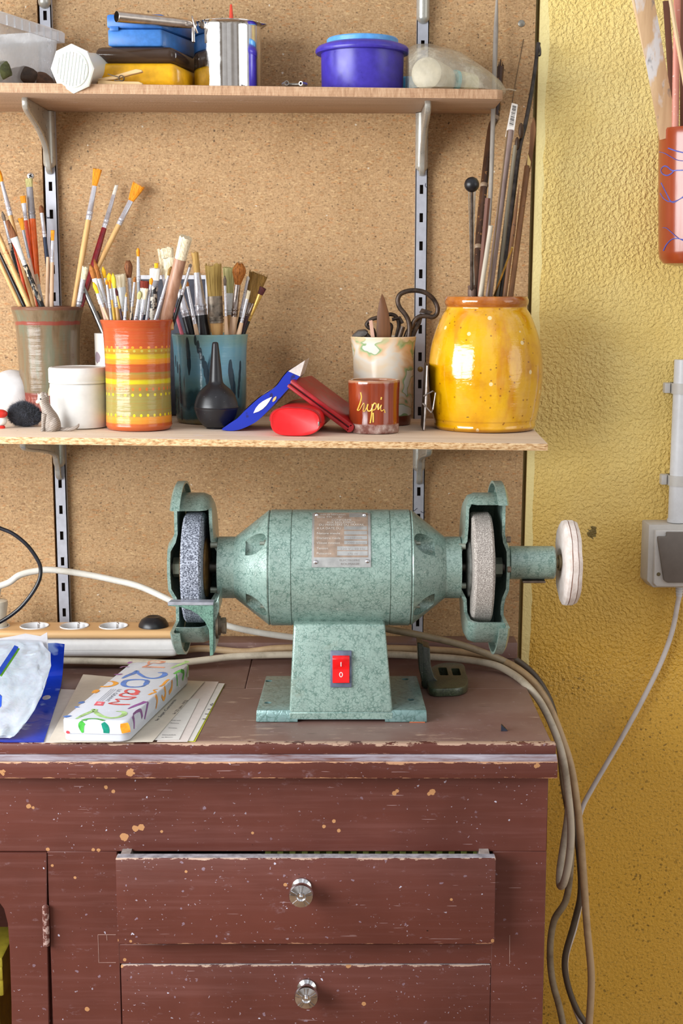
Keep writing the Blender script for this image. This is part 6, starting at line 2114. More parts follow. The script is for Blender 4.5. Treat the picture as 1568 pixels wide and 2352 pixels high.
m.tube([sp_(0, z_a, rd(z_a) + .0002), sp_(0, z_b, rd(z_b) + .0002)], 0.00062, 6); finish('mark_one', m, white_ink, rk)
m = MB()
m.tube([sp_(0.0019 * math.cos(a), -0.0070 + 0.0029 * math.sin(a), rd(-0.0070 + .0029 * math.sin(a)) + .0002) for a in [2 * PI * i / 24 for i in range(25)]], 0.0005, 6, False); finish('mark_zero', m, white_ink, rk)
# ---- rating plate wrapped on the motor
plate = plain('plate_aluminium', (176, 176, 174), 0.38, 0.6, 0.06)
plate_d = plain('plate_brown', (146, 126, 110), 0.5, 0.15, 0.12)
inkl = plain('plate_light_text', (206, 200, 192), 0.5, 0.2, 0.02)
inkd = plain('plate_faded_text', (136, 130, 126), 0.5, 0.2, 0.05)
def oncylx(u, v, r):
    d = ray(u, v); oy, oz = CAM.y - GY, CAM.z - AZ
    a = d.y ** 2 + d.z ** 2; b = 2 * (oy * d.y + oz * d.z); c = oy * oy + oz * oz - r * r
    disc = b * b - 4 * a * c
    if disc < 0: disc = 0
    return CAM + d * ((-b - math.sqrt(disc)) / (2 * a))
RP = RB + 0.0003
A_b = math.asin(max(-1, min(1, (oncylx(784, 1303, RP).z - AZ) / RP)))
A_t = rad(77)
PX0, PX1 = gx(716, 1240, GY - .06), gx(851, 1240, GY - .06)
def cylp(x, a, r): return V((x, GY - math.cos(a) * r, AZ + math.sin(a) * r))
def patch(m, x0, x1, a0, a1, r, th, n=18):
    rows = []
    for i in range(n + 1):
        a = lerp(a0, a1, i / n)
        rows.append([cylp(x0, a, r), cylp(x1, a, r), cylp(x1, a, r + th), cylp(x0, a, r + th)])
    m.rings(rows, True, True)
m = MB(); patch(m, PX0, PX1, A_b, A_t, RP, 0.0009)
pl = finish('rating_plate', m, plate, t)
def av(v):   # angle of the plate surface seen at image row v
    q = oncylx(784, v, RP + .001); return math.asin(max(-1, min(1, (q.z - AZ) / (RP + .001))))
ux = lambda u: lerp(PX0, PX1, (u - 716) / 135.0)
aF_t = av(1177.5)
m = MB(); patch(m, ux(721), ux(845), av(1280), aF_t, RP + 0.0009, 0.0002); finish('printed_field', m, plate_d, pl)
fields = [(802, 842, 1179, 1188), (790, 843, 1209, 1217), (790, 843, 1220, 1228), (790, 843, 1231, 1239), (790, 843, 1242, 1250), (774, 844, 1255, 1264), (774, 844, 1266, 1276)]
for (u0, u1, v0, v1) in fields:
    m = MB(); patch(m, ux(u0), ux(u1), av(v1), av(v0), RP + 0.0011, 0.0002, 3); finish('blank_field', m, plate, pl)
def cyl_text(body, u, v, h, mat, align='LEFT', width=None):
    """text with its baseline at row v, starting at column u, wrapped on the motor"""
    a0 = av(v); r = RP + 0.0014
    b = text_mesh(body, 1.0, 0, align)
    xs_ = [q.co.x for q in b.verts]; w = max(xs_) - min(xs_)
    hgt = r * (av(v - h) - a0) / 0.70
    sx = (width * (PX1 - PX0) / 135.0 / w) if width else hgt
    for q in b.verts:
        q.co = cylp(ux(u) + q.co.x * sx, a0 + q.co.y * hgt / r, r)
    m = MB(); m.add(b)
    finish('plate_text', m, mat, pl, smooth=0)
cyl_text('Année de fabrication', 727, 1184, 4.0, inkl, 'LEFT', 66)
cyl_text('Série TM      N°', 727, 1190, 4.0, inkl, 'LEFT', 60)
cyl_text('CONFORME', 761, 1197, 4.4, inkl, 'LEFT', 46)
cyl_text('AUX REGLEMENTS', 750, 1202.5, 4.4, inkl, 'LEFT', 66)
cyl_text('DU MINISTERE DU TRAVAIL', 732, 1208, 4.6, inkl, 'LEFT', 104)
cyl_text('A LA DATE DU', 727, 1216, 4.6, inkl, 'LEFT', 56)
cyl_text('Nature meule', 727, 1227.5, 5, inkl, 'LEFT', 53)
cyl_text('Diamètre meule', 727, 1238.5, 5, inkl, 'LEFT', 54)
cyl_text('Vitesse rotation', 727, 1249.5, 5, inkl, 'LEFT', 53)
cyl_text('Tension', 727, 1262, 5, inkl, 'LEFT', 26)
cyl_text('Puissance', 727, 1273.5, 5, inkl, 'LEFT', 33)
cyl_text('150 mm', 803, 1238, 4.5, inkd, 'LEFT', 26)
cyl_text('3000 tr/min', 796, 1249, 4.5, inkd, 'LEFT', 42)
cyl_text('220 V - 50 Hz', 781, 1263, 4.6, inkd, 'LEFT', 56)
cyl_text('370 W', 797, 1274.5, 4.6, inkd, 'LEFT', 24)
cyl_text('ELECTROPRE', 779, 1289, 4.4, inkd, 'LEFT', 46)
cyl_text('ROUMANIE', 782, 1298, 5.4, inkd, 'LEFT', 42)
for (u, v) in ((725, 1291), (843, 1289), (726, 1168.5), (837, 1168.5)):
    a = av(v) if v > 1200 else rad(72)
    m = MB(); m.ball(cylp(ux(u), a, RP + 0.0008), 0.0029, 14, 8); finish('rivet', m, mat_metal('rivet_bright', (216, 216, 222), 0.25), pl)

# ---- wheel guards
def guard(side, u_in, u_out, u_rim0, u_rim1, u_neck, u_dome, vt0, vb0):
    """cast drum round the wheel with an outer cover; front notch cut away. side=-1 left, +1 right"""
    s = side
    Ym = GY - 0.02
    X = lambda u: gx(u, 1303, Ym)
    xi, xo, xn, xd = X(u_in), X(u_out), X(u_neck), X(u_dome)
    Rd = 172 * kg
    w = 0.0042
    # inner drum: from the motor neck out to the joint with the cover
    m = MB()
    prof = [(0.030, xn), (58 * kg, xn), (78 * kg, lerp(xn, xi, 0.8)), (110 * kg, lerp(xn, xi, .95)), (Rd - 0.012, xi), (Rd - 0.0035, xi + s * 0.0045), (Rd, xi + s * 0.013), (Rd, xo)]
    inn = [(Rd - w, xo), (Rd - w, xi + s * 0.014), (Rd - 0.009, xi + s * 0.0075), (Rd - 0.016, xi + s * w), (108 * kg, lerp(xn, xi, .95) + s * w), (75 * kg, lerp(xn, xi, .8) + s * w), (55 * kg, xn + s * w), (0.030, xn + s * w)]
    m.lathe(prof + inn + [prof[0]], V((0, GY, AZ)), 'X', 96)
    cut = MB()
    z0, z1 = at(784, vb0, GY - 0.085).z, at(784, vt0, GY - 0.085).z
    big = 0.3
    cut.box2((min(xn, xo) - 0.05, GY - 0.25, z0), (max(xn, xo) + 0.05, Ym, z1))
    m = boolean(m, cut)
    gd = finish('wheel_guard', m, ham, t, smooth=40)
    # outer cover: rimmed dish with a domed centre
    m = MB()
    Rr = 199 * kg
    xr0, xr1 = X(u_rim0), X(u_rim1)
    xq = xr0 - s * 0.0005
    cprof = [(0.0002, xd), (30 * kg, xd), (58 * kg, lerp(xd, xr0, .12)), (76 * kg, lerp(xd, xr0, 0.75)), (92 * kg, xr0), (Rr - 0.005, xr0), (Rr, xr0 - s * 0.003), (Rr, xr1)]
    cin = [(Rr - 0.0035, xr1), (Rr - 0.0035, xr0 - s * 0.0065), (Rr - 0.007, xr0 - s * 0.0042), (90 * kg, xr0 - s * 0.0042), (73 * kg, lerp(xd, xr0, .75) - s * 0.0042), (56 * kg, lerp(xd, xr0, .12) - s * .0042), (30 * kg, xd - s * .0042), (0.0002, xd - s * 0.0042)]
    m.lathe(cprof + cin, V((0, GY, AZ)), 'X', 96)
    cut = MB()
    cut.box2((min(xr1, xd) - 0.05, GY - 0.25, at(784, vb0 + 6, GY - 0.085).z), (max(xr1, xd) + 0.05, Ym - 0.001, at(784, vt0 - 6, GY - 0.085).z))
    m = boolean(m, cut)
    finish('guard_cover', m, ham, t, smooth=40)
guard(-1, 488, 412, 402, 425, 505, 383, 1183, 1446)
guard(+1, 1068, 1150, 1158, 1133, 1053, 1171, 1172, 1432)
# ---- wheels
def grit(name, a, b, sc=420):
    M = Mat(name, rough=0.85)
    p = M.coord()
    n = M.noise(p, sc, 2, 0.6); v = M.voro(p, sc * 0.9)
    M.set('Base Color', M.ramp(M.math('ADD', M.math('MULTIPLY', n, .5), M.math('MULTIPLY', v, .55)), [(0.34, a), (0.72, b)]))
    M.bump(n, 0.6, 0.0012)
    return M.m
def wheel(u0, u1, r, mat, flange_side, lab, ring):
    Y = GY
    x0, x1 = gx(u0, 1303, GY - .05), gx(u1, 1303, GY - .05)
    m = MB(); b = 0.003
    m.lathe([(0.012, x0), (r - b, x0), (r, x0 + b), (r, x1 - b), (r - b, x1), (0.012, x1), (0.012, x0)], V((0, GY, AZ)), 'X', 96)
    w = finish('grinding_wheel', m, mat, t); w['label'] = lab
    for (xf, sgn, rr) in ((x0, -1, 0.040), (x1, 1, 0.040)):
        m = MB(); m.lathe([(0.008, xf + sgn * 0.0003), (rr, xf + sgn * 0.0003), (rr, xf + sgn * 0.003), (rr * 0.8, xf + sgn * 0.0055), (0.012, xf + sgn * 0.006)], V((0, GY, AZ)), 'X', 48); finish('flange', m, ring, w)
    xo = x0 if flange_side < 0 else x1
    m = MB(); m.tube([axc(xo + flange_side * 0.0062), axc(xo + flange_side * 0.0165)], 0.0135, 6); finish('nut', m, plain('nut_grey_green', (112, 120, 108), 0.4, 0.5), w)
    m = MB(); m.tube([axc(x0 - 0.020 if flange_side < 0 else x0 - 0.03), axc(x1 + 0.03 if flange_side < 0 else x1 + 0.02)], 0.0078, 14); finish('shaft', m, plain('shaft_steel', (80, 76, 70), 0.4, 0.7), w)
    return w
wheel(417, 464, 0.0745, grit('coarse_grit', (28, 34, 52), (176, 182, 196), 560), -1, 'coarse blue-black speckled wheel', plain('brass_ring', (120, 90, 48), 0.4, 0.6, 0.2))
wheel(1086, 1133, 0.0750, grit('fine_grit', (112, 102, 96), (196, 188, 180), 900), 1, 'fine pale grey wheel', plain('ring_grey', (120, 122, 118), 0.4, 0.5, 0.2))
# ---- screws on the guards
for (u0, u1, v, Y, r) in ((395, 402, 1462, GY - 0.06, 0.0042), (1160, 1168, 1450, GY - 0.06, 0.0042), (1163, 1172, 1239, GY - 0.03, 0.0042), (1165, 1173, 1308, GY - .05, .004)):
    a, b = at(u0, v, Y), at(u1, v, Y)
    m = MB(); m.tube([V((a.x, Y, a.z)), V((b.x, Y, a.z))], r, 6); finish('guard_screw', m, plain('screw_rusty', (122, 106, 92), 0.45, 0.6, 0.2), t)
for (u, v) in ((492, 1252), (492, 1355), (1060, 1255), (1061, 1345)):
    q = at(u, v, GY - 0.02); sg = 1 if u < 784 else -1
    m = MB(); m.tube([q + V((sg * .004, 0, 0)), q - V((sg * .005, 0, 0))], 0.0042, 10); finish('guard_bolt', m, plain('bolt_greenish', (150, 158, 146), 0.4, 0.5, 0.15), t)
# ---- left tool rest
YR = GY - 0.092
m = MB()
m.prism([at(u, v, YR) for u, v in ((386, 1392), (386, 1384), (490, 1383), (490, 1505), (482, 1507), (480, 1447), (470, 1428), (455, 1412), (438, 1402), (412, 1394))], (0, 0.007, 0), 0.0007, 1)
tr_ = finish('tool_rest', m, mat_hammer('rest_green', (116, 156, 140), (58, 92, 82), 260), t)
m = MB()
zt_ = at(784, 1384, YR).z
yk_ = onz(784, 1369, zt_).y
a, b = at(386, 1384, YR), at(490, 1383, YR)
yk_ = min(yk_, GY - 0.0765)
m.hull8([V((a.x - .0005, YR - .001, zt_ - .0035)), V((b.x, YR - .001, zt_ - .0035)), V((b.x, yk_, zt_ - .0035)), V((a.x + .002, yk_, zt_ - .0035))], [V((a.x - .0005, YR - .001, zt_ + .0006)), V((b.x, YR - .001, zt_ + .0006)), V((b.x, yk_, zt_ + .0006)), V((a.x + .002, yk_, zt_ + .0006))], 0.0005, 1)
finish('rest_top', m, plain('worn_bright_rest', (166, 168, 178), 0.35, 0.4, 0.08), tr_)
m = MB()
m.prism([at(u, v, YR + .0072) for u, v in ((490, 1383), (497, 1383), (503, 1366), (503, 1400), (497, 1420), (494, 1495), (490, 1503))], (0, 0.05, 0), 0.0006, 1)
finish('rest_arm', m, ham, tr_)
m = MB()
q0, q1 = at(497, 1437, YR + 0.02), at(519, 1437, YR + .02)
m.tube([q0, lerp(q0, q1, .28)], 31 * px(YR), 24); m.tube([lerp(q0, q1, .3), lerp(q0, q1, .45)], 23 * px(YR), 24); m.tube([lerp(q0, q1, .45), lerp(q0, q1, .6)], 18 * px(YR), 20); m.tube([lerp(q0, q1, .6), q1], 20 * px(YR), 6)
finish('rest_knob', m, plain('knob_dark_brass', (100, 90, 76), 0.4, 0.6, 0.2), tr_)
# ---- right spindle with the felt mop
xA, xB = gx(1168, 1290), gx(1272, 1290)
m = MB()
rs = 38.5 * kg
m.lathe([(0.0001, xA), (rs * 0.94, xA), (rs, xA + 0.001), (rs, xB - 0.002), (rs * 0.93, xB), (0.011, xB), (0.0001, xB)], V((0, GY, AZ + 0.0065)), 'X', 48)
finish('spindle_sleeve', m, ham, t)
m = MB(); m.box((gx(1224), GY - 0.004, AZ + .0065 - rs - .0015), (0.031, 0.02, 0.003), None, 0.001); finish('sleeve_key', m, plain('screw_rusty', (122, 106, 92), 0.45, 0.6, 0.2), t)
m = MB(); xC = gx(1288)
m.tube([axc(xB - .001) + V((0, 0, .0065)), axc(xC) + V((0, 0, .0065))], 0.0058, 14)
for i in range(5):
    x = lerp(xB, xC, 0.3 + i * 0.13); m.tube([axc(x) + V((0, 0, .0065)), axc(x + .0011) + V((0, 0, .0065))], 0.0072, 14)
m.tube([axc(xC - .004) + V((0, 0, .0065)), axc(xC) + V((0, 0, .0065))], 0.011, 20)
finish('spindle_thread', m, plain('thread_brass', (128, 116, 88), 0.35, 0.7, 0.2), t)
felt = Mat('felt', rough=0.95); pf_ = felt.coord()
felt.set('Base Color', felt.ramp(felt.noise(pf_, 60, 4, 0.7), [(0.35, (206, 190, 180)), (0.7, (236, 226, 220))])); felt.bump(felt.noise(pf_, 300, 3, .7), 0.5, 0.001)
felt.set('Sheen Weight', 0.3)
m = MB(); x0 = gx(1287); x1 = gx(1323); Rm = 98 * kg
pr = [(0.0105, x0 + .001), (0.02, x0), (Rm - 0.006, x0), (Rm - .001, x0 + 0.003), (Rm, x0 + 0.0065), (Rm - 0.0022, x0 + 0.0072), (Rm - 0.0002, x0 + 0.008), (Rm - .0004, x0 + 0.0145), (Rm - 0.003, x0 + .0150), (Rm - .001, x0 + .0156), (Rm - .003, x1 - .001), (Rm - 0.008, x1), (0.0105, x1)]
m.lathe(pr, V((0, GY, AZ + 0.0065)), 'X', 96); m.jitter(0.0012, 55, 2)
mp_ = finish('felt_mop', m, felt.m, t)
for xx, rr in ((x0 + 0.0072, Rm - .0014), (x0 + .0150, Rm - 0.002)):
    m = MB(); m.tube([V((xx, GY + rr * math.cos(a), AZ + .0065 + rr * math.sin(a))) for a in [2 * PI * i / 64 for i in range(65)]], 0.0009, 6, False); finish('brown_seam', m, plain('felt_seam', (150, 110, 92), 0.9), mp_)

# ================================================================ LOOSE TOOL REST AT THE BACK
rm = mat_hammer('loose_rest_green', (70, 80, 58), (34, 42, 32), 200)
t = thing('loose_tool_rest', onz(1015, 1570, ZTOP), 'loose dark green cast tool rest lying behind the base at the right', 'tool rest')
zr = ZTOP + 0.0006
def oz(u, v, dz=0.0): return onz(u, v, ZTOP + dz)
h_ = 0.012
outl = catmull([oz(985, 1578, h_), oz(1030, 1582, h_)] + [oz(1062, 1578, h_), oz(1075, 1566, h_), oz(1070, 1545, h_), oz(1060, 1524, h_), oz(1010, 1524, h_), oz(985, 1540, h_)], 5, True)
m = MB(); m.prism([V((p.x, p.y, zr)) for p in outl], (0, 0, h_), 0.002, 2)
for sl in ((1040, 1536, 1054, 1552), (1010, 1534, 1025, 1552)):
    a, b = oz(sl[0], sl[3], h_), oz(sl[2], sl[1], h_)
    c = MB(); c.box2((min(a.x, b.x), min(a.y, b.y), ZTOP - .01), (max(a.x, b.x), max(a.y, b.y), ZTOP + .05), 0.002); m = boolean(m, c)
finish('slotted_foot', m, rm, t)
m = MB()
yq = onz(990, 1583, ZTOP).y
m.prism([at(u, v, yq) for u, v in ((968, 1578), (970, 1485), (987, 1490), (989, 1530), (997, 1556), (1012, 1572), (1020, 1583), (975, 1583))], (0, 0.035, 0), 0.0015, 2)
zmn = min(v.co.z for v in m.bm.verts)
for v in m.bm.verts: v.co.z += zr - zmn
rm2 = mat_hammer('loose_rest_dark', (46, 54, 40), (24, 30, 24), 200)
finish('upright', m, rm2, t)
m = MB(); yq2 = yq + 0.0352
m.prism([at(u, v, yq) + V((0, 0, zr - zmn)) for u, v in ((958, 1476), (972, 1480), (972, 1576), (962, 1540))], (0, 0.032, 0), 0.0012, 1)
finish('rest_face', m, rm2, t)
# ================================================================ POWER STRIP, CABLES AND PAPERS
# ---- multi-socket strip with a wooden top
cream_c = mat_cable('cable_white', (222, 218, 208), (150, 138, 118), 0.35)
YS = -0.118
zs0 = at(300, 1511, YS).z
a = at(408, 1512, YS); 
zsb = at(300, 1468, YS).z; zst = at(300, 1452, YS).z
xr_ = at(410, 1490, YS).x; xl_ = xr_ - 0.42
yb_ = YS + 0.055
t = thing('power_strip', V((xr_ - .2, YS, ZTOP)), 'white power strip with a wooden top and round sockets behind the pencil tin', 'power strip')
m = MB(); m.box2((xl_, YS, zs0), (xr_, yb_, zsb), 0.010, 4)
m.box2((xl_ + .001, YS - .0007, lerp(zs0, zsb, .42)), (xr_ - .004, YS + .02, lerp(zs0, zsb, .45)), 0.0003, 1)
finish('strip_body', m, plain('strip_white', (214, 212, 210), 0.35, 0, 0.02), t)
m = MB(); zw = zsb + 0.013
m.box2((xl_ - .002, YS - 0.003, zsb + 0.0003), (xr_ + .002, yb_ + .003, zw), 0.006, 4)
beech = mat_wood('beech', (206, 160, 108), (222, 184, 134), 0.6, 0.35)
cutm = m
socks = [(3, 1424), (89, 1427), (178, 1429), (266, 1430)]
# top plane positions of the sockets
pos = [onz(u, v, zw) for u, v in socks]
ycs = YS + 0.028
pos = [V((p.x, ycs, zw)) for p in pos]
for p in pos:
    c = MB(); c.tube([p - V((0, 0, .03)), p + V((0, 0, .02))], 0.0215, 40); m = boolean(m, c)
finish('wooden_top', m, beech, t)
sockw = plain('socket_white', (222, 222, 224), 0.3, 0, 0.02)
for i, p in enumerate(pos):
    m = MB(); m.lathe([(0.0001, -0.010), (0.0185, -0.010), (0.0195, 0.0005), (0.0212, 0.0012), (0.0218, 0.0002), (0.0213, -0.012)], p, 'Z', 48)
    s_ = finish('socket', m, sockw, t)
    m = MB(); m.tube([p + V((0.005, 0.008, -.0098)), p + V((.005, .008, 0.0015))], 0.0024, 12); m.ball(p + V((.005, .008, .0016)), 0.0024, 12, 8); finish('earth_pin', m, steel, s_)
    m = MB()
    for dx_ in (-0.0095, 0.0095): m.tube([p + V((dx_, -.004, -.0098)), p + V((dx_, -.004, -.0092))], 0.0026, 12)
    finish('pin_hole', m, dark, s_)
q = onz(357, 1430, zw); q = V((q.x, ycs, zw))
m = MB(); k = px(YS)
m.lathe([(0.0001, 0.0), (0.0225, 0.0), (0.0222, 0.003), (0.018, 0.010), (0.0105, 0.0145), (0.0085, 0.0135), (0.0001, 0.0128)], q + V((0, 0, .0002)), 'Z', 40)
finish('rubber_switch', m, Mb.m, t)
# ---- white plug in the leftmost socket
p = pos[0]
t = thing('plug', p, 'cream plug with a ribbed strain relief in the power strip at the far left', 'plug')
cpl = plain('plug_cream', (216, 208, 190), 0.4, 0, 0.04)
kz = lambda v: at(5, v, ycs).z
m = MB()
z0 = p.z - 0.008
m.lathe([(0.0001, z0 - p.z), (0.0175, z0 - p.z), (0.0178, 0.004), (0.0168, 0.012), (0.020, kz(1386) - p.z), (0.0195, kz(1380) - p.z), (0.011, kz(1376) - p.z), (0.0001, kz(1376) - p.z)], p, 'Z', 40)
finish('plug_body', m, cpl, t)
m = MB(); ze = kz(1376) - p.z
for i in range(5):
    b = p + V((0.0025 * i * 0.6, 0, ze + i * 0.0042)); m.tube([b, b + V((0.001, 0, 0.0026))], [0.0082 - i * .0006, 0.0078 - i * .0006], 16); m.tube([b + V((.0008, 0, .002)), b + V((0.0016, 0, 0.0048))], 0.0052, 12)
finish('strain_relief', m, cpl, t)
# ---- cables
def cable(pts, r, mat, lab, cat='cable', name='cable', group=None):
    P_ = catmull(pts, 10)
    m = MB(); m.tube(P_, r, 12)
    return one(name, m, mat, lab, cat, group)
def A3(u, v, Y): return at(u, v, Y)
top_sr = p + V((0.009, 0, ze + 0.020))
cable([top_sr, A3(22, 1337, -0.088), A3(45, 1321, -0.085), A3(80, 1312, -0.08), A3(120, 1309, -0.075), A3(190, 1318, -0.07), A3(260, 1332, -0.075), A3(320, 1347, -0.085), A3(385, 1376, -0.10), A3(450, 1408, -0.105), A3(520, 1436, -0.10), A3(590, 1452, -0.092), A3(675, 1464, -0.09), A3(740, 1468, -.095)],
      7.6 * px(-0.08), cream_c, 'white cable arching from the plug across the board to behind the grinder')
bk = mat_cable('cable_black', (20, 20, 24), (70, 74, 90), 0.35, 0.3)
cable([A3(-40, 1196, -.15), A3(0, 1213, -.15), A3(30, 1226, -.15), A3(62, 1252, -.15), A3(84, 1282, -.15), A3(93, 1305, -.15), A3(90, 1332, -.152), A3(74, 1362, -.154), A3(48, 1394, -.156), A3(18, 1418, -.158), A3(-14, 1436, -.16)], 4.6 * px(-.15), bk, 'thin black cable curving in front of the white plug at the far left')
grey1 = mat_cable('cable_grey', (200, 188, 168), (104, 86, 60), 0.6)
grey2 = mat_cable('cable_dirty', (150, 134, 108), (82, 62, 40), 0.7)
tan1 = mat_cable('cable_tan', (190, 162, 126), (120, 96, 66), 0.5)
drk = mat_cable('cable_dark', (92, 80, 66), (52, 42, 34), 0.6)
rc_ = 8.8 * px(-0.15)
ztc = ZTOP + rc_ + 0.0006
def Z3(u, v): return onz(u, v, ztc)
XC = 0.2735
def side_pt(u, v, Y): return at(u, v, Y)
# cable 1: front pale one, over the worktop then hanging, cut end at the bottom
c1 = [Z3(300, 1512)] if False else []
cable([A3(60, 1517, -.108), A3(140, 1517, -.108), A3(250, 1519, -.108), A3(330, 1521, -.112), A3(400, 1523, -.116), A3(470, 1516, -.105), A3(540, 1508, -.092), A3(640, 1504, -.085), A3(760, 1503, -.085), A3(890, 1503, -.085), A3(980, 1508, -.09), A3(1060, 1514, -.097), A3(1130, 1526, -.115), A3(1172, 1545, -.14), at(1207, 1572, -0.19), at(1240, 1612, -0.215), at(1270, 1672, -0.24), at(1292, 1740, -0.255), at(1305, 1830, -0.26), at(1311, 1910, -0.26), at(1307, 1970, -0.26), at(1299, 2012, -0.258), at(1291, 2034, -0.25), at(1285, 2030, -0.238), at(1286, 1995, -0.228), at(1294, 1940, -0.215), at(1303, 1880, -0.205), at(1306, 1840, -0.20)],
      rc_ * 0.98, grey1, 'pale grey cable over the worktop end, hanging in a short loop')
Z4 = lambda u, v: onz(u, v, ztc + 2 * rc_ * 0 + 0.0)
cable([A3(60, 1507, -.078), A3(330, 1507, -.078), A3(420, 1494, -.066), A3(470, 1490, -.062), A3(560, 1497, -.064), A3(640, 1489, -.064), A3(760, 1487, -.064), A3(890, 1489, -.064), A3(980, 1492, -.066), A3(1060, 1498, -.074), A3(1140, 1514, -.095), A3(1190, 1538, -.125), at(1226, 1570, -0.165), at(1262, 1625, -0.19), at(1292, 1700, -0.21), at(1313, 1770, -0.22), at(1329, 1880, -0.225), at(1339, 2000, -0.225), at(1347, 2120, -0.225), at(1357, 2230, -0.225), at(1356, 2300, -0.225), at(1350, 2400, -0.225), V((at(1350, 2400, -.225).x, -.225, 0.2)), V((at(1345, 2400, -.225).x, -.21, 0.006))],
      rc_ * 0.98, tan1, 'tan cable hanging longest and straightest beside the cabinet')
cable([A3(780, 1445, -.17), A3(860, 1440, -0.165), A3(905, 1448, -0.15), A3(960, 1458, -0.135), A3(1040, 1476, -0.12), A3(1100, 1495, -0.112), A3(1150, 1515, -0.105), A3(1195, 1540, -0.10), A3(1236, 1578, -0.098), A3(1266, 1632, -0.10), A3(1284, 1710, -0.12), A3(1294, 1800, -0.15), A3(1310, 1900, -0.16), A3(1310, 1985, -0.16), A3(1300, 2065, -.16), A3(1272, 2115, -.16), A3(1263, 2180, -.16), A3(1268, 2250, -.16), A3(1288, 2330, -.16), A3(1300, 2420, -.16), V((A3(1302, 2420, -.16).x, -.16, 0.2)), V((A3(1300, 2420, -.16).x, -.15, 0.006))],
      rc_ * 0.95, grey2, 'dirty brown cable coming from behind the grinder, hanging closest to the cabinet side')
cable([A3(1130, 1493, -.03), A3(1165, 1505, -0.032), A3(1205, 1530, -0.034), A3(1240, 1568, -0.036), A3(1268, 1625, -0.04), A3(1288, 1720, -.05), A3(1305, 1800, -.06), A3(1318, 1880, -.062), A3(1330, 1970, -.062), A3(1333, 2050, -.062), A3(1318, 2120, -.06), A3(1297, 2200, -.06), A3(1303, 2260, -.06), A3(1325, 2320, -.06), A3(1360, 2380, -.06), V((A3(1380, 2400, -.06).x, -.06, 0.2)), V((A3(1380, 2400, -.06).x, -.06, 0.006))],
      rc_ * 0.9, drk, 'dark cable hanging nearest the yellow wall with a bulge near the bottom')
# ---- wall socket, conduit, cable
wp = plain('conduit_white', (214, 216, 220), 0.35, 0, 0.02)
t = thing('wall_socket', at(1545, 1345, -0.02), 'grey wall socket box with a dark flap cover on the yellow wall', 'socket')
Yb, Yf_ = 0.0055, -0.030
a = at(1489, 1205, Yf_); b = at(1489, 1348, Yf_)
x0, x1, z1, z0 = a.x, a.x + 0.085, a.z, b.z
m = MB()
m.hull8([V((x0 - .003, Yb, z1 + .002)), V((x1 + .003, Yb, z1 + .002)), V((x1 + .003, Yb, z0 + .004)), V((x1 - .008, Yb, z0 - .004)), V((x0 + .008, Yb, z0 - .004)), V((x0 - .003, Yb, z0 + .008))],
        [V((x0 + .0005, Yf_, z1)), V((x1, Yf_, z1)), V((x1, Yf_, z0 + .006)), V((x1 - .009, Yf_, z0 - .001)), V((x0 + .010, Yf_, z0 - .001)), V((x0 + .0005, Yf_, z0 + .010))], 0.002, 2)
finish('socket_box', m, plain('box_grey', (198, 194, 188), 0.45, 0, 0.02), t)
m = MB(); yp = Yf_ - 0.006
m.hull8([V((x0 + .008, Yf_ - .0002, z1 - .007)), V((x1 - .002, Yf_ - .0002, z1 - .007)), V((x1 - .002, Yf_ - .0002, z0 + .001)), V((x0 + .013, Yf_ - .0002, z0 + .001)), V((x0 + .008, Yf_ - .0002, z0 + .006))],
        [V((x0 + .010, yp, z1 - .008)), V((x1 - .003, yp, z1 - .008)), V((x1 - .003, yp, z0 + .002)), V((x0 + .014, yp, z0 + .002)), V((x0 + .010, yp, z0 + .007))], 0.0012, 2)
finish('front_frame', m, plain('frame_grey', (206, 203, 200), 0.42, 0, 0.02), t)
m = MB(); yq = yp - 0.0005
P_ = [at(u, v, yq) for u, v in ((1508, 1231), (1528, 1231), (1528, 1221), (1600, 1221), (1600, 1337), (1530, 1337), (1522, 1331), (1508, 1240))]
m.prism(P_, (0, -0.006, 0), 0.0015, 2)
finish('flap_cover', m, plain('flap_taupe', (112, 104, 98), 0.45, 0, 0.03), t)
m = MB(); q = at(1512, 1319, yp - .0004); m.lathe([(0.0001, -.0006), (0.0028, -.0006), (0.003, 0.0002)], q, 'Y', 16); finish('cover_screw', m, plain('brass_dark', (120, 108, 78), 0.4, 0.6), t)
t = thing('conduit', at(1550, 1200, -0.015), 'white plastic conduit rising from the wall socket, held by two clips', 'pipe')
Yc_ = -0.013
rcd = 0.0135
xc = at(1537, 1100, Yc_).x + rcd
zb2, zt2 = z1 + 0.0015, at(1555, 826, Yc_).z
m = MB(); m.tube([V((xc, Yc_, zb2)), V((xc + .0007, Yc_, zt2))], rcd, 28)
finish('pipe', m, wp, t)
m = MB(); m.tube([V((xc, Yc_, zb2)), V((xc, Yc_, zb2 + .005))], rcd + .0012, 28)
finish('pipe_collar', m, wp, t)
for v in (892, 1103):
    q = at(1545, v, Yc_)
    m = MB()
    m.tube([V((xc, Yc_, q.z - .008)), V((xc, Yc_, q.z + .008))], rcd + 0.0016, 28)
    m.box2((xc - rcd - .0115, -.004, q.z - .008), (xc + rcd + .008, 0.0055, q.z + .008), 0.0015); m.box2((xc - rcd - .0015, Yc_, q.z - .008), (xc + rcd + .0015, 0.004, q.z + .008))
    m.box2((xc - rcd - .0115, -.010, q.z - .0075), (xc - rcd - .003, -.003, q.z + .0075), .001)
    finish('pipe_clip', m, plain('clip_grey', (196, 194, 190), 0.45, 0, 0.02), t)
wc = mat_cable('cable_wall', (214, 206, 202), (120, 104, 92), 0.3)
q = V((at(1563, 1345, -.02).x, -.012, z0 - 0.004))
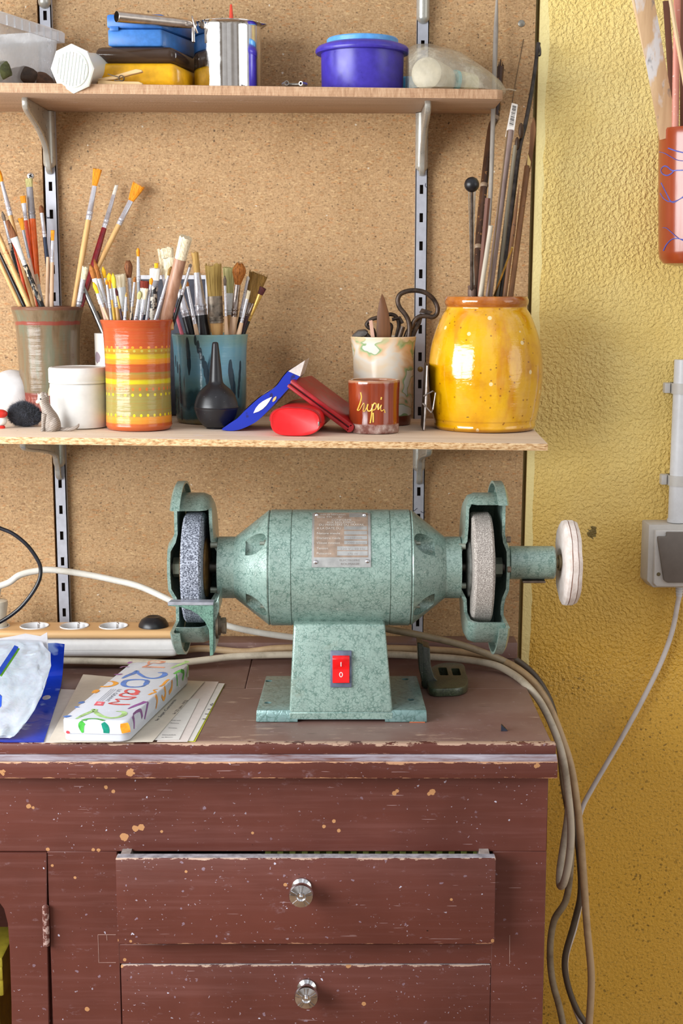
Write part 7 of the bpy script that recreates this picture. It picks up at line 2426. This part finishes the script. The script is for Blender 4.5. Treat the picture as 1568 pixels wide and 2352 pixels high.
cable([q + V((0, 0, .008)), q + V((0, -.001, -.012)), at(1556, 1385, -.012), at(1543, 1450, -.012), at(1518, 1520, -.012), at(1480, 1598, -.014), at(1440, 1672, -.016), at(1395, 1750, -.02), at(1360, 1810, -.022), at(1337, 1855, -.024), at(1326, 1905, -.026), at(1331, 1970, -.028), at(1333, 2060, -.03), at(1320, 2130, -.03), at(1300, 2200, -.03), at(1304, 2260, -.03), at(1325, 2330, -.03), at(1365, 2420, -.03), V((at(1385, 2400, -.03).x, -.03, 0.2)), V((at(1385, 2400, -.03).x, -.03, 0.006))], 6.0 * px(-.015), wc, 'pale cable running from the wall socket down the yellow wall behind the hanging cables')
m = MB()
for i in range(4):
    b = q + V((0, 0, 0.002 - i * .0045)); m.tube([b, b - V((0, 0, .003))], [.0068 - i * .0005, .0064 - i * .0005], 16); m.tube([b, b - V((0, 0, .005))], 0.0052 - i * .0003, 12)
one('cable_gland', m, wp, 'ribbed white cable sleeve under the wall socket flap', 'sleeve')

# ---- hanging terracotta pot with sticks, top right
Yh = -0.062
k = px(Yh, 450)
ptop, pbot = at(1600, 297, Yh), at(1600, 610, Yh)
Rt_ = 86 * k; Rb_ = 76 * k
pc_ = V((at(1513, 297, Yh).x + Rt_, Yh, pbot.z))
H_ = ptop.z - pbot.z
tp = thing('wall_pot', pc_, 'terracotta pot with blue scribbled lines hanging on the yellow wall', 'pot')
M = glaze('terracotta_wash', 0.22, coat=0.25); p_ = M.coord()
M.set('Base Color', M.ramp(M.noise(M.mapv(p_, (20, 20, 5)), 1.0, 4, .6), [(0.3, (142, 58, 28)), (0.7, (162, 72, 38))]))
m = MB(); w_ = 0.005
out_ = [(Rb_ * 0.55, 0), (Rb_ * 0.85, 0.003), (Rb_ * 0.97, 0.010), (Rb_, 0.02), (lerp(Rb_, Rt_, .5), H_ * .5), (Rt_ * 0.985, H_ * .93), (Rt_, H_ * .985)]
m.lathe([(0.0001, 0)] + out_ + [(Rt_ - .001, H_), (Rt_ - w_ + .001, H_), (Rt_ - w_, H_ * .985), (Rt_ - w_ - .002, H_ * .6), (Rb_ - w_ - .002, 0.02), (Rb_ * .8, 0.008), (0.0001, 0.008)], pc_, 'Z', 64)
finish('pot_body', m, M.m, tp)
m = MB(); m.box2((pc_.x - .012, Yh + Rt_ - 0.006, pc_.z + H_ * .82), (pc_.x + .012, 0.005, pc_.z + H_ * .9), .002)
finish('hanger', m, zinc, tp)
blue_l = plain('blue_slip', (84, 92, 176), 0.3)
def prad(v): 
    s = (v - 610) / (297 - 610.0); return lerp(Rb_, Rt_, s) + 0.0002
def oh(u, v): return oncyl(u, v, pc_.x, pc_.y, prad(v))
for ln in ([(1514, 349), (1526, 352), (1540, 360), (1556, 368), (1580, 370)], [(1534, 340), (1550, 346), (1575, 352)], [(1568, 391), (1548, 392), (1542, 398), (1532, 403), (1522, 400), (1517, 392), (1522, 383), (1530, 382), (1540, 390), (1546, 392)],
           [(1518, 420), (1526, 436), (1534, 452), (1540, 462), (1550, 464), (1575, 446)], [(1516, 444), (1524, 456), (1536, 463), (1552, 461), (1575, 450)], [(1522, 523), (1530, 524), (1542, 534), (1556, 546), (1575, 556)], [(1523, 576), (1530, 562), (1542, 550), (1555, 548), (1580, 552)]):
    m = MB(); m.tube(catmull([oh(u, v) for u, v in ln], 5), 0.0009, 8, True, r2=0.0005); finish('blue_line', m, blue_l, tp)
GRP = 'sticks in the hanging pot'
def pstick(name, lab, top, bot, w, dep, mat, ytop, flat=0.35, cat='stick'):
    yb2 = Yh + dep
    T, B = at(top[0], top[1], ytop), at(bot[0], bot[1], yb2)
    ax = (B - T).normalized(); e = 0
    while e < 0.15:
        q_ = B + ax * (e + .004)
        if q_.z < pc_.z + .012 or V((q_.x - pc_.x, q_.y - pc_.y)).length > Rb_ - .012: break
        e += .004
    E = B + ax * max(e, .01)
    r = w * k / 2
    m = MB(); m.tube([T, B, E], [r, r, r], 4 if flat < 0.5 else 14, True, r2=[r * flat] * 3, side=(1, 0, 0))
    return one(name, m, mat, lab, cat, GRP, origin=E)
pw1 = mat_wood('painty_wood', (188, 148, 110), (206, 170, 132), 0.8, 0.45, 'Z', 1.2, (186, 184, 188))
_M = Mat('painty_slat', (206, 170, 132), 0.45); _p = _M.coord()
_g = _M.noise(_M.mapv(_p, (80, 80, 5)), 1.0, 5, 0.6)
_c = _M.ramp(_g, [(0.32, (184, 146, 108)), (0.68, (212, 178, 138))])
_c = _M.mix(_M.ramp(_M.noise(_M.mapv(_p, (30, 30, 13)), 1.0, 4, 0.6), [(0.52, 0.0), (0.6, 0.85)]), _c, (206, 204, 206))
_c = _M.mix(_M.ramp(_M.noise(_M.mapv(_p, (34, 34, 16), loc=(3, 1, 2)), 1.0, 4, 0.65), [(0.58, 0.0), (0.66, 0.8)]), _c, (104, 104, 108))
_M.set('Base Color', _c); pw1 = _M.m
pw2 = mat_wood('raw_lath', (214, 180, 136), (230, 200, 160), 0.8, 0.5, 'Z')
pw3 = mat_wood('pink_painted', (196, 120, 104), (214, 150, 132), 0.8, 0.45, 'Z', 0.4, (226, 206, 196))
pw4 = mat_wood('dark_lath', (96, 58, 44), (120, 78, 58), 0.8, 0.5, 'Z')
pstick('slat', 'widest paint-smeared wooden slat in the hanging pot, leaning left', (1476, -20), (1533, 300), 43, -0.020, pw1, -0.095, 0.22, 'slat')
pstick('slat', 'thin pale lath along the left edge of the paint-smeared slat', (1450, -20), (1521, 300), 9, 0.008, pw2, -0.03, 0.4, 'slat')
pstick('slat', 'dark brown lath ending behind the pink painted stick', (1529, 2), (1549, 300), 15, 0.018, pw4, -0.03, 0.3, 'slat')
pstick('painted_stick', 'pink stick with dripped paint in the hanging pot', (1555, -20), (1550, 300), 16, -0.028, pw3, -0.10, 0.8)
pstick('slat', 'pale lath crossing in front of the pink stick at the right edge', (1536, -20), (1590, 300), 9, -0.038, pw2, -0.11, 0.4, 'slat')
pstick('slat', 'dark brown board at the right edge of the photo in the hanging pot', (1572, -20), (1572, 300), 22, 0.005, pw4, -0.07, 0.3, 'slat')

# ---- papers
paper = plain('paper_white', (226, 222, 216), 0.75, 0, 0.02)
paper_c = plain('paper_cream', (222, 212, 196), 0.75, 0, 0.02)
paper_y = plain('paper_yellow', (206, 206, 60), 0.7, 0, 0.03)
ink = plain('print_ink', (96, 92, 100), 0.7)
def sheet(lab, px4, z, mat, lines=(), curl=0.0):
    P_ = [onz(u, v, ZTOP + z) for u, v in px4]
    m = MB(); n = 8; rows = []
    top, bot = [], []
    for i in range(n + 1):
        s = i / n
        a, b = lerp(P_[0], P_[3], s), lerp(P_[1], P_[2], s)
        c = curl * math.sin(PI * s) 
        for q in (a, b): q.z = ZTOP + z
        b = b + V((0, 0, curl * s * s))
        rows.append([a, lerp(a, b, .5), b, b + V((0, 0, .00022)), lerp(a, b, .5) + V((0, 0, .00022)), a + V((0, 0, .00022))])
    m.rings(rows, True, True)
    t = thing('paper_sheet', lerp(P_[0], P_[2], .5), lab, 'paper', 'papers under the pencil tin')
    o = finish('sheet', m, mat, t)
    if lines:
        for ln in lines:
            m = MB()
            body, (u0, v0), (u1, v1), h = ln
            A_, B_ = onz(u0, v0, ZTOP + z + .0006), onz(u1, v1, ZTOP + z + .0006)
            d = (B_ - A_); L_ = d.length; d.normalize(); sd = V((-d.y, d.x, 0))
            b = text_mesh(body, 1.0)
            w = max(q.co.x for q in b.verts)
            for q in b.verts: q.co = A_ + d * (q.co.x * L_ / w) + sd * (q.co.y * h) + V((0, 0, 0.0))
            m.add(b); finish('printed_line', m, ink, t, smooth=0)
    return t
sheet('yellow-edged sheet at the bottom right of the paper pile', [(395, 1704), (448, 1704), (516, 1572), (440, 1570)], 0.0004, paper_y)
sheet('white sheet with handwriting at the right of the paper pile', [(380, 1704), (444, 1702), (516, 1570), (430, 1566)], 0.0011, paper, [('1 1 1 6', (470, 1655), (490, 1615), .006)])
sheet('white sheet second from the right in the pile with notes on it', [(360, 1704), (430, 1704), (502, 1566), (420, 1563)], 0.0019, plain('paper_pinkish', (226, 214, 208), 0.75, 0, 0.02))
sheet('small printed leaflet on top of the right part of the pile', [(300, 1701), (411, 1699), (458, 1605), (380, 1603)], 0.0027, paper, [('RAKALAURUA', (372, 1689), (403, 1689), .0055), ('de Batumi', (370, 1694), (396, 1694), .0045), ('SOAVEC AAVA', (390, 1655), (414, 1656), .0055), ('Batumi', (390, 1661), (410, 1662), .0045), ('Saavanaa', (386, 1672), (406, 1673), .004)])
sheet('long folded sheet with printed lines right beside the pencil tin', [(262, 1705), (350, 1704), (470, 1565), (400, 1562)], 0.0036, paper_c, [('le Sept Concerts', (362, 1655), (405, 1607), .006), ('le 22 juin 1922', (402, 1640), (432, 1608), .006)])
sheet('cream sheet sticking out behind the left side of the pencil tin', [(110, 1705), (260, 1705), (330, 1562), (191, 1549)], 0.0046, paper_c, (), 0.0)
sheet('large white sheet under everything at the left of the pile', [(95, 1706), (160, 1706), (290, 1590), (140, 1583)], 0.00005, paper)

# ---- pencil tin with coloured lettering
zt0 = ZTOP + 0.0050
FL, FR, BR_, BL = onz(141, 1703, zt0), onz(296, 1706, zt0), onz(438, 1566, zt0), None
BL = FL + (BR_ - FR)
e1 = (FR - FL); e2 = (BR_ - FR)
Wt, Lt = e1.length, e2.length
e1n, e2n = e1.normalized(), e2.normalized()
hbox = at(148, 1653, FL.y).z - zt0
hlid = at(148, 1684, FL.y).z - zt0
tin = thing('pencil_tin', FL + e1 / 2 + e2 / 2, 'white pencil tin printed with colourful handwritten letters lying on the papers', 'tin')
def rrect(z, inset, rad_, n=5):
    pts = []
    ang = math.acos(max(-1, min(1, e1n.dot(e2n))))
    for (cx, cy, a0) in ((1, 0, -90), (1, 1, 0), (0, 1, 90), (0, 0, 180)):
        for i in range(n + 1):
            a = rad(a0 + 90 * i / n)
            x = (Wt - inset - rad_ if cx else inset + rad_) + math.cos(a) * rad_
            y = (Lt - inset - rad_ if cy else inset + rad_) + math.sin(a) * rad_
            q = FL + e1n * x + e2n * y
            pts.append(V((q.x, q.y, z)))
    return pts
tinw = plain('tin_white', (208, 212, 222), 0.22, 0, 0.01)
rr_ = 0.011
m = MB(); m.rings([rrect(zt0, 0.003, rr_), rrect(zt0 + .0015, 0.0015, rr_), rrect(zt0 + hlid, 0.0015, rr_)], True, True); finish('tin_base', m, tinw, tin)
m = MB(); m.rings([rrect(zt0 + hlid, 0.0, rr_), rrect(zt0 + hbox - .002, 0.0, rr_), rrect(zt0 + hbox - .0006, 0.0008, rr_), rrect(zt0 + hbox, 0.0022, rr_)], True, True); lid_ = finish('tin_lid', m, tinw, tin)
ztp = zt0 + hbox + 0.00025
fn = (e1n.cross(V((0, 0, 1)))); fn = V((fn.x, fn.y, 0)).normalized()
if fn.y > 0: fn = -fn
sn = e2n.cross(V((0, 0, 1))); sn = V((sn.x, sn.y, 0)).normalized()
if sn.x < 0: sn = -sn
def T_(u, v): return onz(u, v, ztp)
def S_(u, v): return onplane(u, v, FR + sn * 0.0003, sn)
def Fr_(u, v): return onplane(u, v, FL + fn * 0.0003, fn)
TC = {n: plain('tin_' + n, c, 0.3, 0, 0.18) for n, c in dict(blue=(64, 118, 196), green=(76, 176, 72), pale_green=(160, 200, 130), red=(224, 76, 84), orange=(236, 148, 44), purple=(128, 64, 140), coral=(240, 150, 120), teal=(22, 130, 110)).items()}
def letter(pts, ws, col, surf, nrm, nm='letter'):
    P_ = catmull([surf(u, v) for u, v in pts], 5)
    W_2 = catmull([V((w * 0.0008, 0, 0)) for w in ws], 5)
    m = MB(); ribbon(m, P_, [max(w.x, 0.0002) for w in W_2], nrm, 0.0001)
    finish(nm, m, TC[col], lid_, smooth=0)
ZN = V((0, 0, 1))
Lz = lambda pts, ws, col: letter(pts, ws, col, T_, ZN)
# blue "2" and "0"
Lz([(280, 1558), (292, 1552), (305, 1547), (314, 1542), (309, 1541)], [3, 8, 9, 9, 5], 'blue')
Lz([(311, 1541), (320, 1548), (332, 1555), (348, 1558), (366, 1556), (378, 1550), (376, 1545), (362, 1545)], [5, 7, 6, 6, 7, 10, 7, 2], 'blue')
Lz([(337, 1566), (330, 1575), (312, 1578), (292, 1577), (283, 1572), (288, 1564), (306, 1561), (326, 1561), (338, 1564), (334, 1572)], [3, 5, 5, 7, 9, 9, 7, 5, 8, 9], 'blue')
# coral word at the back
Lz([(326, 1532), (345, 1532), (378, 1533)], [6, 7, 7], 'coral'); Lz([(340, 1525), (344, 1519), (360, 1518), (376, 1520), (366, 1523), (350, 1523), (338, 1528), (330, 1532)], [4, 4, 4, 8, 6, 3, 4, 5], 'coral')
# pale green sweep at the back right corner
Lz([(393, 1535), (406, 1529), (420, 1524), (430, 1520), (424, 1518)], [4, 7, 8, 8, 5], 'pale_green')
# red "an"
Lz([(318, 1593), (308, 1596), (296, 1593), (288, 1588), (294, 1584), (308, 1584), (316, 1588), (312, 1592), (300, 1593), (286, 1592), (276, 1596), (284, 1600), (312, 1601)], [5, 5, 4, 5, 4, 4, 8, 7, 4, 4, 5, 6, 3], 'red')
Lz([(312, 1601), (296, 1606), (280, 1606), (266, 1606), (272, 1611), (256, 1614), (252, 1616), (272, 1618), (298, 1618)], [5, 6, 4, 3, 4, 4, 5, 7, 5], 'red')
# gold curve, blue dabs and little marks along the left edge
Lz([(230, 1577), (246, 1577), (260, 1574), (266, 1569), (258, 1565), (248, 1565)], [5, 7, 6, 9, 5, 2], 'orange')
Lz([(215, 1592), (221, 1587), (224, 1584)], [8, 11, 5], 'orange'); Lz([(262, 1549), (272, 1549), (281, 1548)], [3, 7, 4], 'purple'); Lz([(276, 1534), (284, 1531), (297, 1532)], [4, 5, 2], 'purple'); Lz([(294, 1524), (300, 1521), (303, 1520)], [5, 8, 4], 'purple')
Lz([(182, 1616), (188, 1613), (191, 1611)], [6, 9, 4], 'blue'); Lz([(172, 1624), (183, 1624)], [7, 2], 'blue'); Lz([(147, 1647), (156, 1645), (164, 1644)], [8, 9, 3], 'blue')
# pale green "2" and green "0" rolling over the front edge
Lz([(174, 1651), (190, 1643), (206, 1636), (218, 1631), (211, 1629)], [3, 7, 8, 9, 5], 'pale_green')
Lz([(213, 1629), (222, 1638), (234, 1645), (252, 1649), (272, 1647), (285, 1641), (283, 1635), (266, 1634)], [5, 8, 8, 7, 7, 9, 7, 2], 'pale_green')
letter([(190, 1683), (187, 1672), (187, 1664), (192, 1659)], [3, 8, 10, 8], 'green', Fr_, fn)
letter([(236, 1660), (241, 1668), (244, 1676), (244, 1684)], [6, 10, 10, 9], 'teal', Fr_, fn)
Lz([(189, 1655), (200, 1651.5), (216, 1650.5), (230, 1652.5), (238, 1655)], [7, 5, 4, 5, 6], 'green')
letter([(285, 1661), (287, 1670), (290, 1683)], [12, 15, 14], 'orange', Fr_, fn)
letter([(152, 1680), (156, 1682), (160, 1683)], [3, 5, 2], 'red', Fr_, fn)
# purple, orange and green letters falling over the right side
Lz([(294, 1628), (310, 1621), (326, 1615), (334, 1611)], [3, 7, 8, 8], 'purple'); 
for pts, ws, c in (([(340, 1612), (337, 1628), (332, 1652)], [8, 7, 5], 'purple'), ([(305, 1643), (308, 1658), (308, 1674)], [8, 6, 4], 'purple'), ([(305, 1641), (314, 1634), (323, 1632), (327, 1648)], [4, 5, 6, 8], 'purple'),
                   ([(357, 1596), (361, 1608), (358, 1628)], [6, 7, 4], 'orange'), ([(377, 1576), (380, 1592), (376, 1606), (371, 1598)], [6, 8, 7, 5], 'orange'), ([(395, 1562), (394, 1580), (388, 1592)], [6, 8, 8], 'orange'),
                   ([(405, 1548), (407, 1562), (407, 1576)], [6, 5, 4], 'green'), ([(415, 1540), (422, 1545), (419, 1562)], [6, 8, 8], 'green'), ([(432, 1527), (431, 1540), (428, 1556)], [6, 8, 5], 'pale_green')):
    letter(pts, ws, c, S_, sn)
Lz([(341, 1596), (350, 1592), (357, 1590), (353, 1585), (362, 1583)], [4, 5, 4, 3, 3], 'orange'); Lz([(366, 1577), (374, 1573), (380, 1566), (388, 1560)], [3, 5, 5, 4], 'orange'); Lz([(400, 1548), (408, 1543), (416, 1538)], [5, 7, 5], 'green')
# maker's mark: small pink block and a line of small print running up the lid
m = MB()
q = [T_(u, v) for u, v in ((215, 1620), (236, 1621), (241, 1612), (222, 1611))]
m.poly(q); finish('pink_block', m, plain('tin_pink', (226, 92, 112), 0.3, 0, 0.08), lid_, smooth=0)
m = MB(); q2 = [lerp(lerp(q[0], q[2], .5), x, .45) + V((0, 0, .0002)) for x in q]; m.poly(q2); finish('block_window', m, plain('tin_pale_pink', (240, 170, 178), 0.3), lid_, smooth=0)
b = text_mesh('LE GEANT', 1.0)
A_, B_ = T_(272, 1583), T_(240, 1611); d = B_ - A_; L_ = d.length; d.normalize(); up_ = V((-d.y, d.x, 0)); w = max(v.co.x for v in b.verts)
for v in b.verts: v.co = A_ + d * (v.co.x * L_ / w) + up_ * (v.co.y * 0.007 - 0.0) + V((0, 0, .0002))
m = MB(); m.add(b); finish('small_print', m, plain('tin_grey_ink', (96, 100, 112), 0.5), lid_, smooth=0)
for o_ in (0.0035, 0.0065, 0.0095):
    m = MB(); ribbon(m, [A_ - up_ * o_ * 0 + V((0, 0, 0)) + up_ * -o_, B_ + up_ * -o_], 0.0005, ZN, 0.0002); finish('print_rule', m, plain('tin_grey_ink', (96, 100, 112), 0.5), lid_, smooth=0)

# ---- blue and white plastic pouches at the left
t = thing('blue_bag', onz(60, 1660, ZTOP), 'flat blue plastic bag lying under the white filled bag at the left', 'bag')
m = MB()
P_ = [(-60, 1704), (100, 1705), (135, 1590), (148, 1474), (112, 1476), (-60, 1500)]
Q = [onz(-90, 1700, ZTOP + .003), onz(100, 1701, ZTOP + .003), onz(134, 1590, ZTOP + .008), onz(143, 1545, ZTOP + .012), at(148, 1474, -0.185), at(105, 1478, -0.19), onz(-90, 1560, ZTOP + .01)]
bf = Mat('blue_film', (30, 70, 196), 0.25); pb = bf.coord()
bf.set('Base Color', bf.mix(bf.ramp(bf.noise(bf.warp(pb, 12, .04), 20, 3, .6), [(0.58, 0.0), (0.64, 1.0)]), (26, 62, 188), (150, 176, 226)))
bf.bump(bf.noise(bf.warp(pb, 16, 0.05), 26, 3), 0.5, 0.004)
grid = []
edgeR = catmull(Q[1:5], 6); edgeL = [V((p.x - 0.10, p.y, ZTOP + .007 if i < 14 else p.z)) for i, p in enumerate(edgeR)]
for i in range(len(edgeR)):
    row = []
    for j in range(9):
        p = lerp(edgeL[i], edgeR[i], j / 8)
        nz_ = NZ.noise(p * 38) * 0.003
        row.append(V((p.x, p.y, max(p.z + nz_ - 0.0035, ZTOP + 0.0015))))
    grid.append(row + [q + V((0, 0.0005, -0.0010)) for q in reversed(row)])
m.rings(grid, True, True)
finish('bag_sheet', m, bf.m, t)
m = MB(); p = onz(107, 1607, ZTOP + .012); m.ball(p + V((0, 0, .003)), 0.006, 14, 8, (0.9, 1.6, 0.3)); finish('hang_hole', m, plain('hole_pale', (200, 196, 204), 0.6), t)
t = thing('filled_bag', onz(20, 1690, ZTOP), 'translucent white bag with a rounded filling, front left on the worktop', 'bag')
wf_ = Mat('white_film', (190, 194, 204), 0.2); pb = wf_.coord()
wf_.set('Subsurface Weight', 0.2); wf_.set('Subsurface Scale', 0.02)
wf_.bump(wf_.noise(wf_.warp(pb, 14, 0.06), 18, 4, .6), 0.55, 0.005)
m = MB()
rows = []
# (row, depth, right edge column, thickness)
spec = [(1694, -0.443, 24, 0.002), (1686, -0.44, 36, 0.010), (1674, -0.432, 48, 0.024), (1652, -0.418, 66, 0.040), (1625, -0.398, 84, 0.052), (1595, -0.372, 99, 0.058), (1565, -0.345, 107, 0.056), (1535, -0.315, 113, 0.046), (1505, -0.285, 110, 0.030), (1482, -0.262, 104, 0.012), (1470, -0.25, 98, 0.002)]
for i, (v, y, ur, d_) in enumerate(spec):
    pr_, pl_ = at(ur, v, y), at(-150, v, y)
    cxm, hx_ = (pr_.x + pl_.x) / 2, (pr_.x - pl_.x) / 2
    ring = []
    for j in range(72):
        a = 2 * PI * j / 72
        x = cxm + hx_ * math.copysign(abs(math.cos(a)) ** 0.7, math.cos(a))
        q = V((x, y + 0.30 * d_ * math.sin(a), pr_.z + 0.10 * d_ * math.sin(a)))
        nn = (abs(NZ.noise(q * 30)) * 2 - .5) * .008 + (abs(NZ.noise(q * 75 + V((4, 1, 2)))) * 2 - .5) * .0032
        q += V((nn * 0.4, nn, nn * .4)) * (0.4 if v > 1690 or v < 1475 else 1)
        q.z = max(q.z, ZTOP + .005)
        ring.append(q)
    rows.append(ring)
rows = [[lerp(r0[j], r1[j], q_) for j in range(72)] for r0, r1 in zip(rows, rows[1:]) for q_ in (0, .34, .67)] + [rows[-1]]
for r_i, rr in enumerate(rows[2:-2]):
    for q in rr:
        e_ = (abs(NZ.noise(q * 62 + V((9, 3, 5)))) * 2 - .45) * .0036; q += V((0, -e_, e_ * .4)); q.z = max(q.z, ZTOP + .005)
m.rings(rows, True, True)
fb = finish('bag_body', m, wf_.m, t)
m = MB()
top_strip = [at(u, v, y) for u, v, y in ((-20, 1470, -.245), (30, 1462, -.24), (58, 1456, -.236), (92, 1462, -.236), (108, 1453, -.234), (112, 1520, -.262), (106, 1570, -.295), (98, 1590, -.31), (72, 1540, -.29), (40, 1500, -.268), (-20, 1500, -.262))]
m.prism(top_strip, (0, 0.0012, 0.0003), 0)
clr = mat_clear('bag_flap_film', (226, 228, 236), 0.25, 0.72)
finish('bag_flap', m, clr, t)
r_ = random.Random(9)
m = MB(); u = 64
while u < 99:
    w = r_.choice([1.0, 1.6, 2.4])
    s0, s1 = (u - 64) / 35, (u + w - 64) / 35
    f = lambda s, q: at(lerp(64, 97, s) + q * 8, lerp(1482, 1478, s) + q * lerp(36, 38, s), lerp(-.245, -.240, s) - q * 0.022 - 0.006)
    m.poly([f(s0, 0), f(s1, 0), f(s1, 1), f(s0, 1)]); u += w + r_.choice([1.2, 2.0])
finish('barcode', m, plain('barcode_blue_grey', (110, 120, 150), 0.6), t, smooth=0)
strp = [(-4, 1548), (8, 1530), (20, 1512), (32, 1494), (38, 1484)]
for off, w, c in ((0, 0.0060, 'film_blue'), (5, 0.0035, 'film_green')):
    m = MB()
    P_ = []
    for u, v in strp:
        y = lerp(-0.335, -0.262, (1548 - v) / 64.0) - .020
        P_.append(at(u + off, v + off, y))
    ribbon(m, catmull(P_, 5), w, V((0.2, -0.9, 0.4)).normalized(), 0.0006)
    finish('print_band', m, plain(c, (40, 84, 200) if 'blue' in c else (120, 196, 60), 0.35), t, smooth=0)
m = MB()
P_ = [at(u, v, -.412) for u, v in ((-6, 1590), (4, 1600), (3, 1622), (-6, 1634))]
m.prism(P_, (0, .002, 0)); finish('print_patch', m, plain('film_blue', (40, 84, 200), .35), t)
# ================================================================ CAMERA AND LIGHT
cd = bpy.data.cameras.new('camera')
cd.sensor_fit = 'VERTICAL'; cd.sensor_height = 36.0; cd.lens = F / 2352.0 * 36.0
cd.clip_start = 0.05
co = bpy.data.objects.new('camera', cd); COL.objects.link(co)
co.location = CAM; co.rotation_euler = (PI / 2 - PITCH, 0, 0)
SC.camera = co
def area(name, loc, target, size, energy, col=(1, 1, 1), sy=None):
    l = bpy.data.lights.new(name, 'AREA'); l.energy = energy; l.color = col
    l.shape = 'RECTANGLE'; l.size = size; l.size_y = sy or size
    o = bpy.data.objects.new(name, l); COL.objects.link(o)
    o.location = V(loc)
    o.rotation_euler = (V(target) - V(loc)).to_track_quat('-Z', 'Y').to_euler()
    return o
area('window_daylight', (wx - 0.02, (wy0 + wy1) / 2, (wz0 + wz1) / 2), (0.2, -0.35, 1.25), wy1 - wy0 - 0.05, LIGHT_E, (0.95, 0.98, 1.0), wz1 - wz0 - 0.05)
w = bpy.data.worlds.new('room_ambience'); SC.world = w
w.use_nodes = True
nt = w.node_tree
bg = nt.nodes['Background']
tc = nt.nodes.new('ShaderNodeTexCoord'); sx = nt.nodes.new('ShaderNodeSeparateXYZ'); rp = nt.nodes.new('ShaderNodeValToRGB')
nt.links.new(tc.outputs['Generated'], sx.inputs[0])
mr = nt.nodes.new('ShaderNodeMapRange'); nt.links.new(sx.outputs[2], mr.inputs[0]); mr.inputs[1].default_value = -1; mr.inputs[2].default_value = 1
nt.links.new(mr.outputs[0], rp.inputs[0])
e = rp.color_ramp.elements
e[0].position = 0.25; e[0].color = (0.30, 0.25, 0.19, 1)
e[1].position = 0.8; e[1].color = (0.80, 0.84, 0.92, 1)
# unseen room as brownish noise added for reflections, with a window-like bright patch right
nz = nt.nodes.new('ShaderNodeTexNoise'); nz.inputs['Scale'].default_value = 2.6; nz.inputs['Detail'].default_value = 3
mp = nt.nodes.new('ShaderNodeMapping'); mp.inputs['Scale'].default_value = (1.6, 1.6, 0.5)
nt.links.new(tc.outputs['Generated'], mp.inputs[0]); nt.links.new(mp.outputs[0], nz.inputs['Vector'])
r2 = nt.nodes.new('ShaderNodeValToRGB'); nt.links.new(nz.outputs['Fac'], r2.inputs[0])
el = r2.color_ramp.elements
el[0].position = 0.36; el[0].color = (0.42, 0.34, 0.26, 1); el[1].position = 0.66; el[1].color = (1.7, 1.68, 1.65, 1)
mm = nt.nodes.new('ShaderNodeMix'); mm.data_type = 'RGBA'; mm.blend_type = 'MULTIPLY'; mm.inputs[0].default_value = 1.0
nt.links.new(rp.outputs[0], mm.inputs[6]); nt.links.new(r2.outputs[0], mm.inputs[7])
dt = nt.nodes.new('ShaderNodeVectorMath'); dt.operation = 'DOT_PRODUCT'
nt.links.new(tc.outputs['Generated'], dt.inputs[0]); dt.inputs[1].default_value = V((0.83, -0.55, 0.08)).normalized()
r3 = nt.nodes.new('ShaderNodeMapRange'); nt.links.new(dt.outputs['Value'], r3.inputs[0]); r3.inputs[1].default_value = 0.955; r3.inputs[2].default_value = 0.975; r3.inputs[3].default_value = 0.0; r3.inputs[4].default_value = 1.0
m4 = nt.nodes.new('ShaderNodeMix'); m4.data_type = 'RGBA'
nt.links.new(r3.outputs[0], m4.inputs[0]); nt.links.new(mm.outputs[2], m4.inputs[6]); m4.inputs[7].default_value = (2.6, 2.6, 2.5, 1)
nt.links.new(m4.outputs[2], bg.inputs[0])
bg.inputs[1].default_value = WORLD_E
SC.view_settings.view_transform = 'Standard'; SC.view_settings.look = 'None'
SC.view_settings.gamma = 1.0; SC.view_settings.exposure = EXPOSURE
SC.view_settings.use_curve_mapping = False
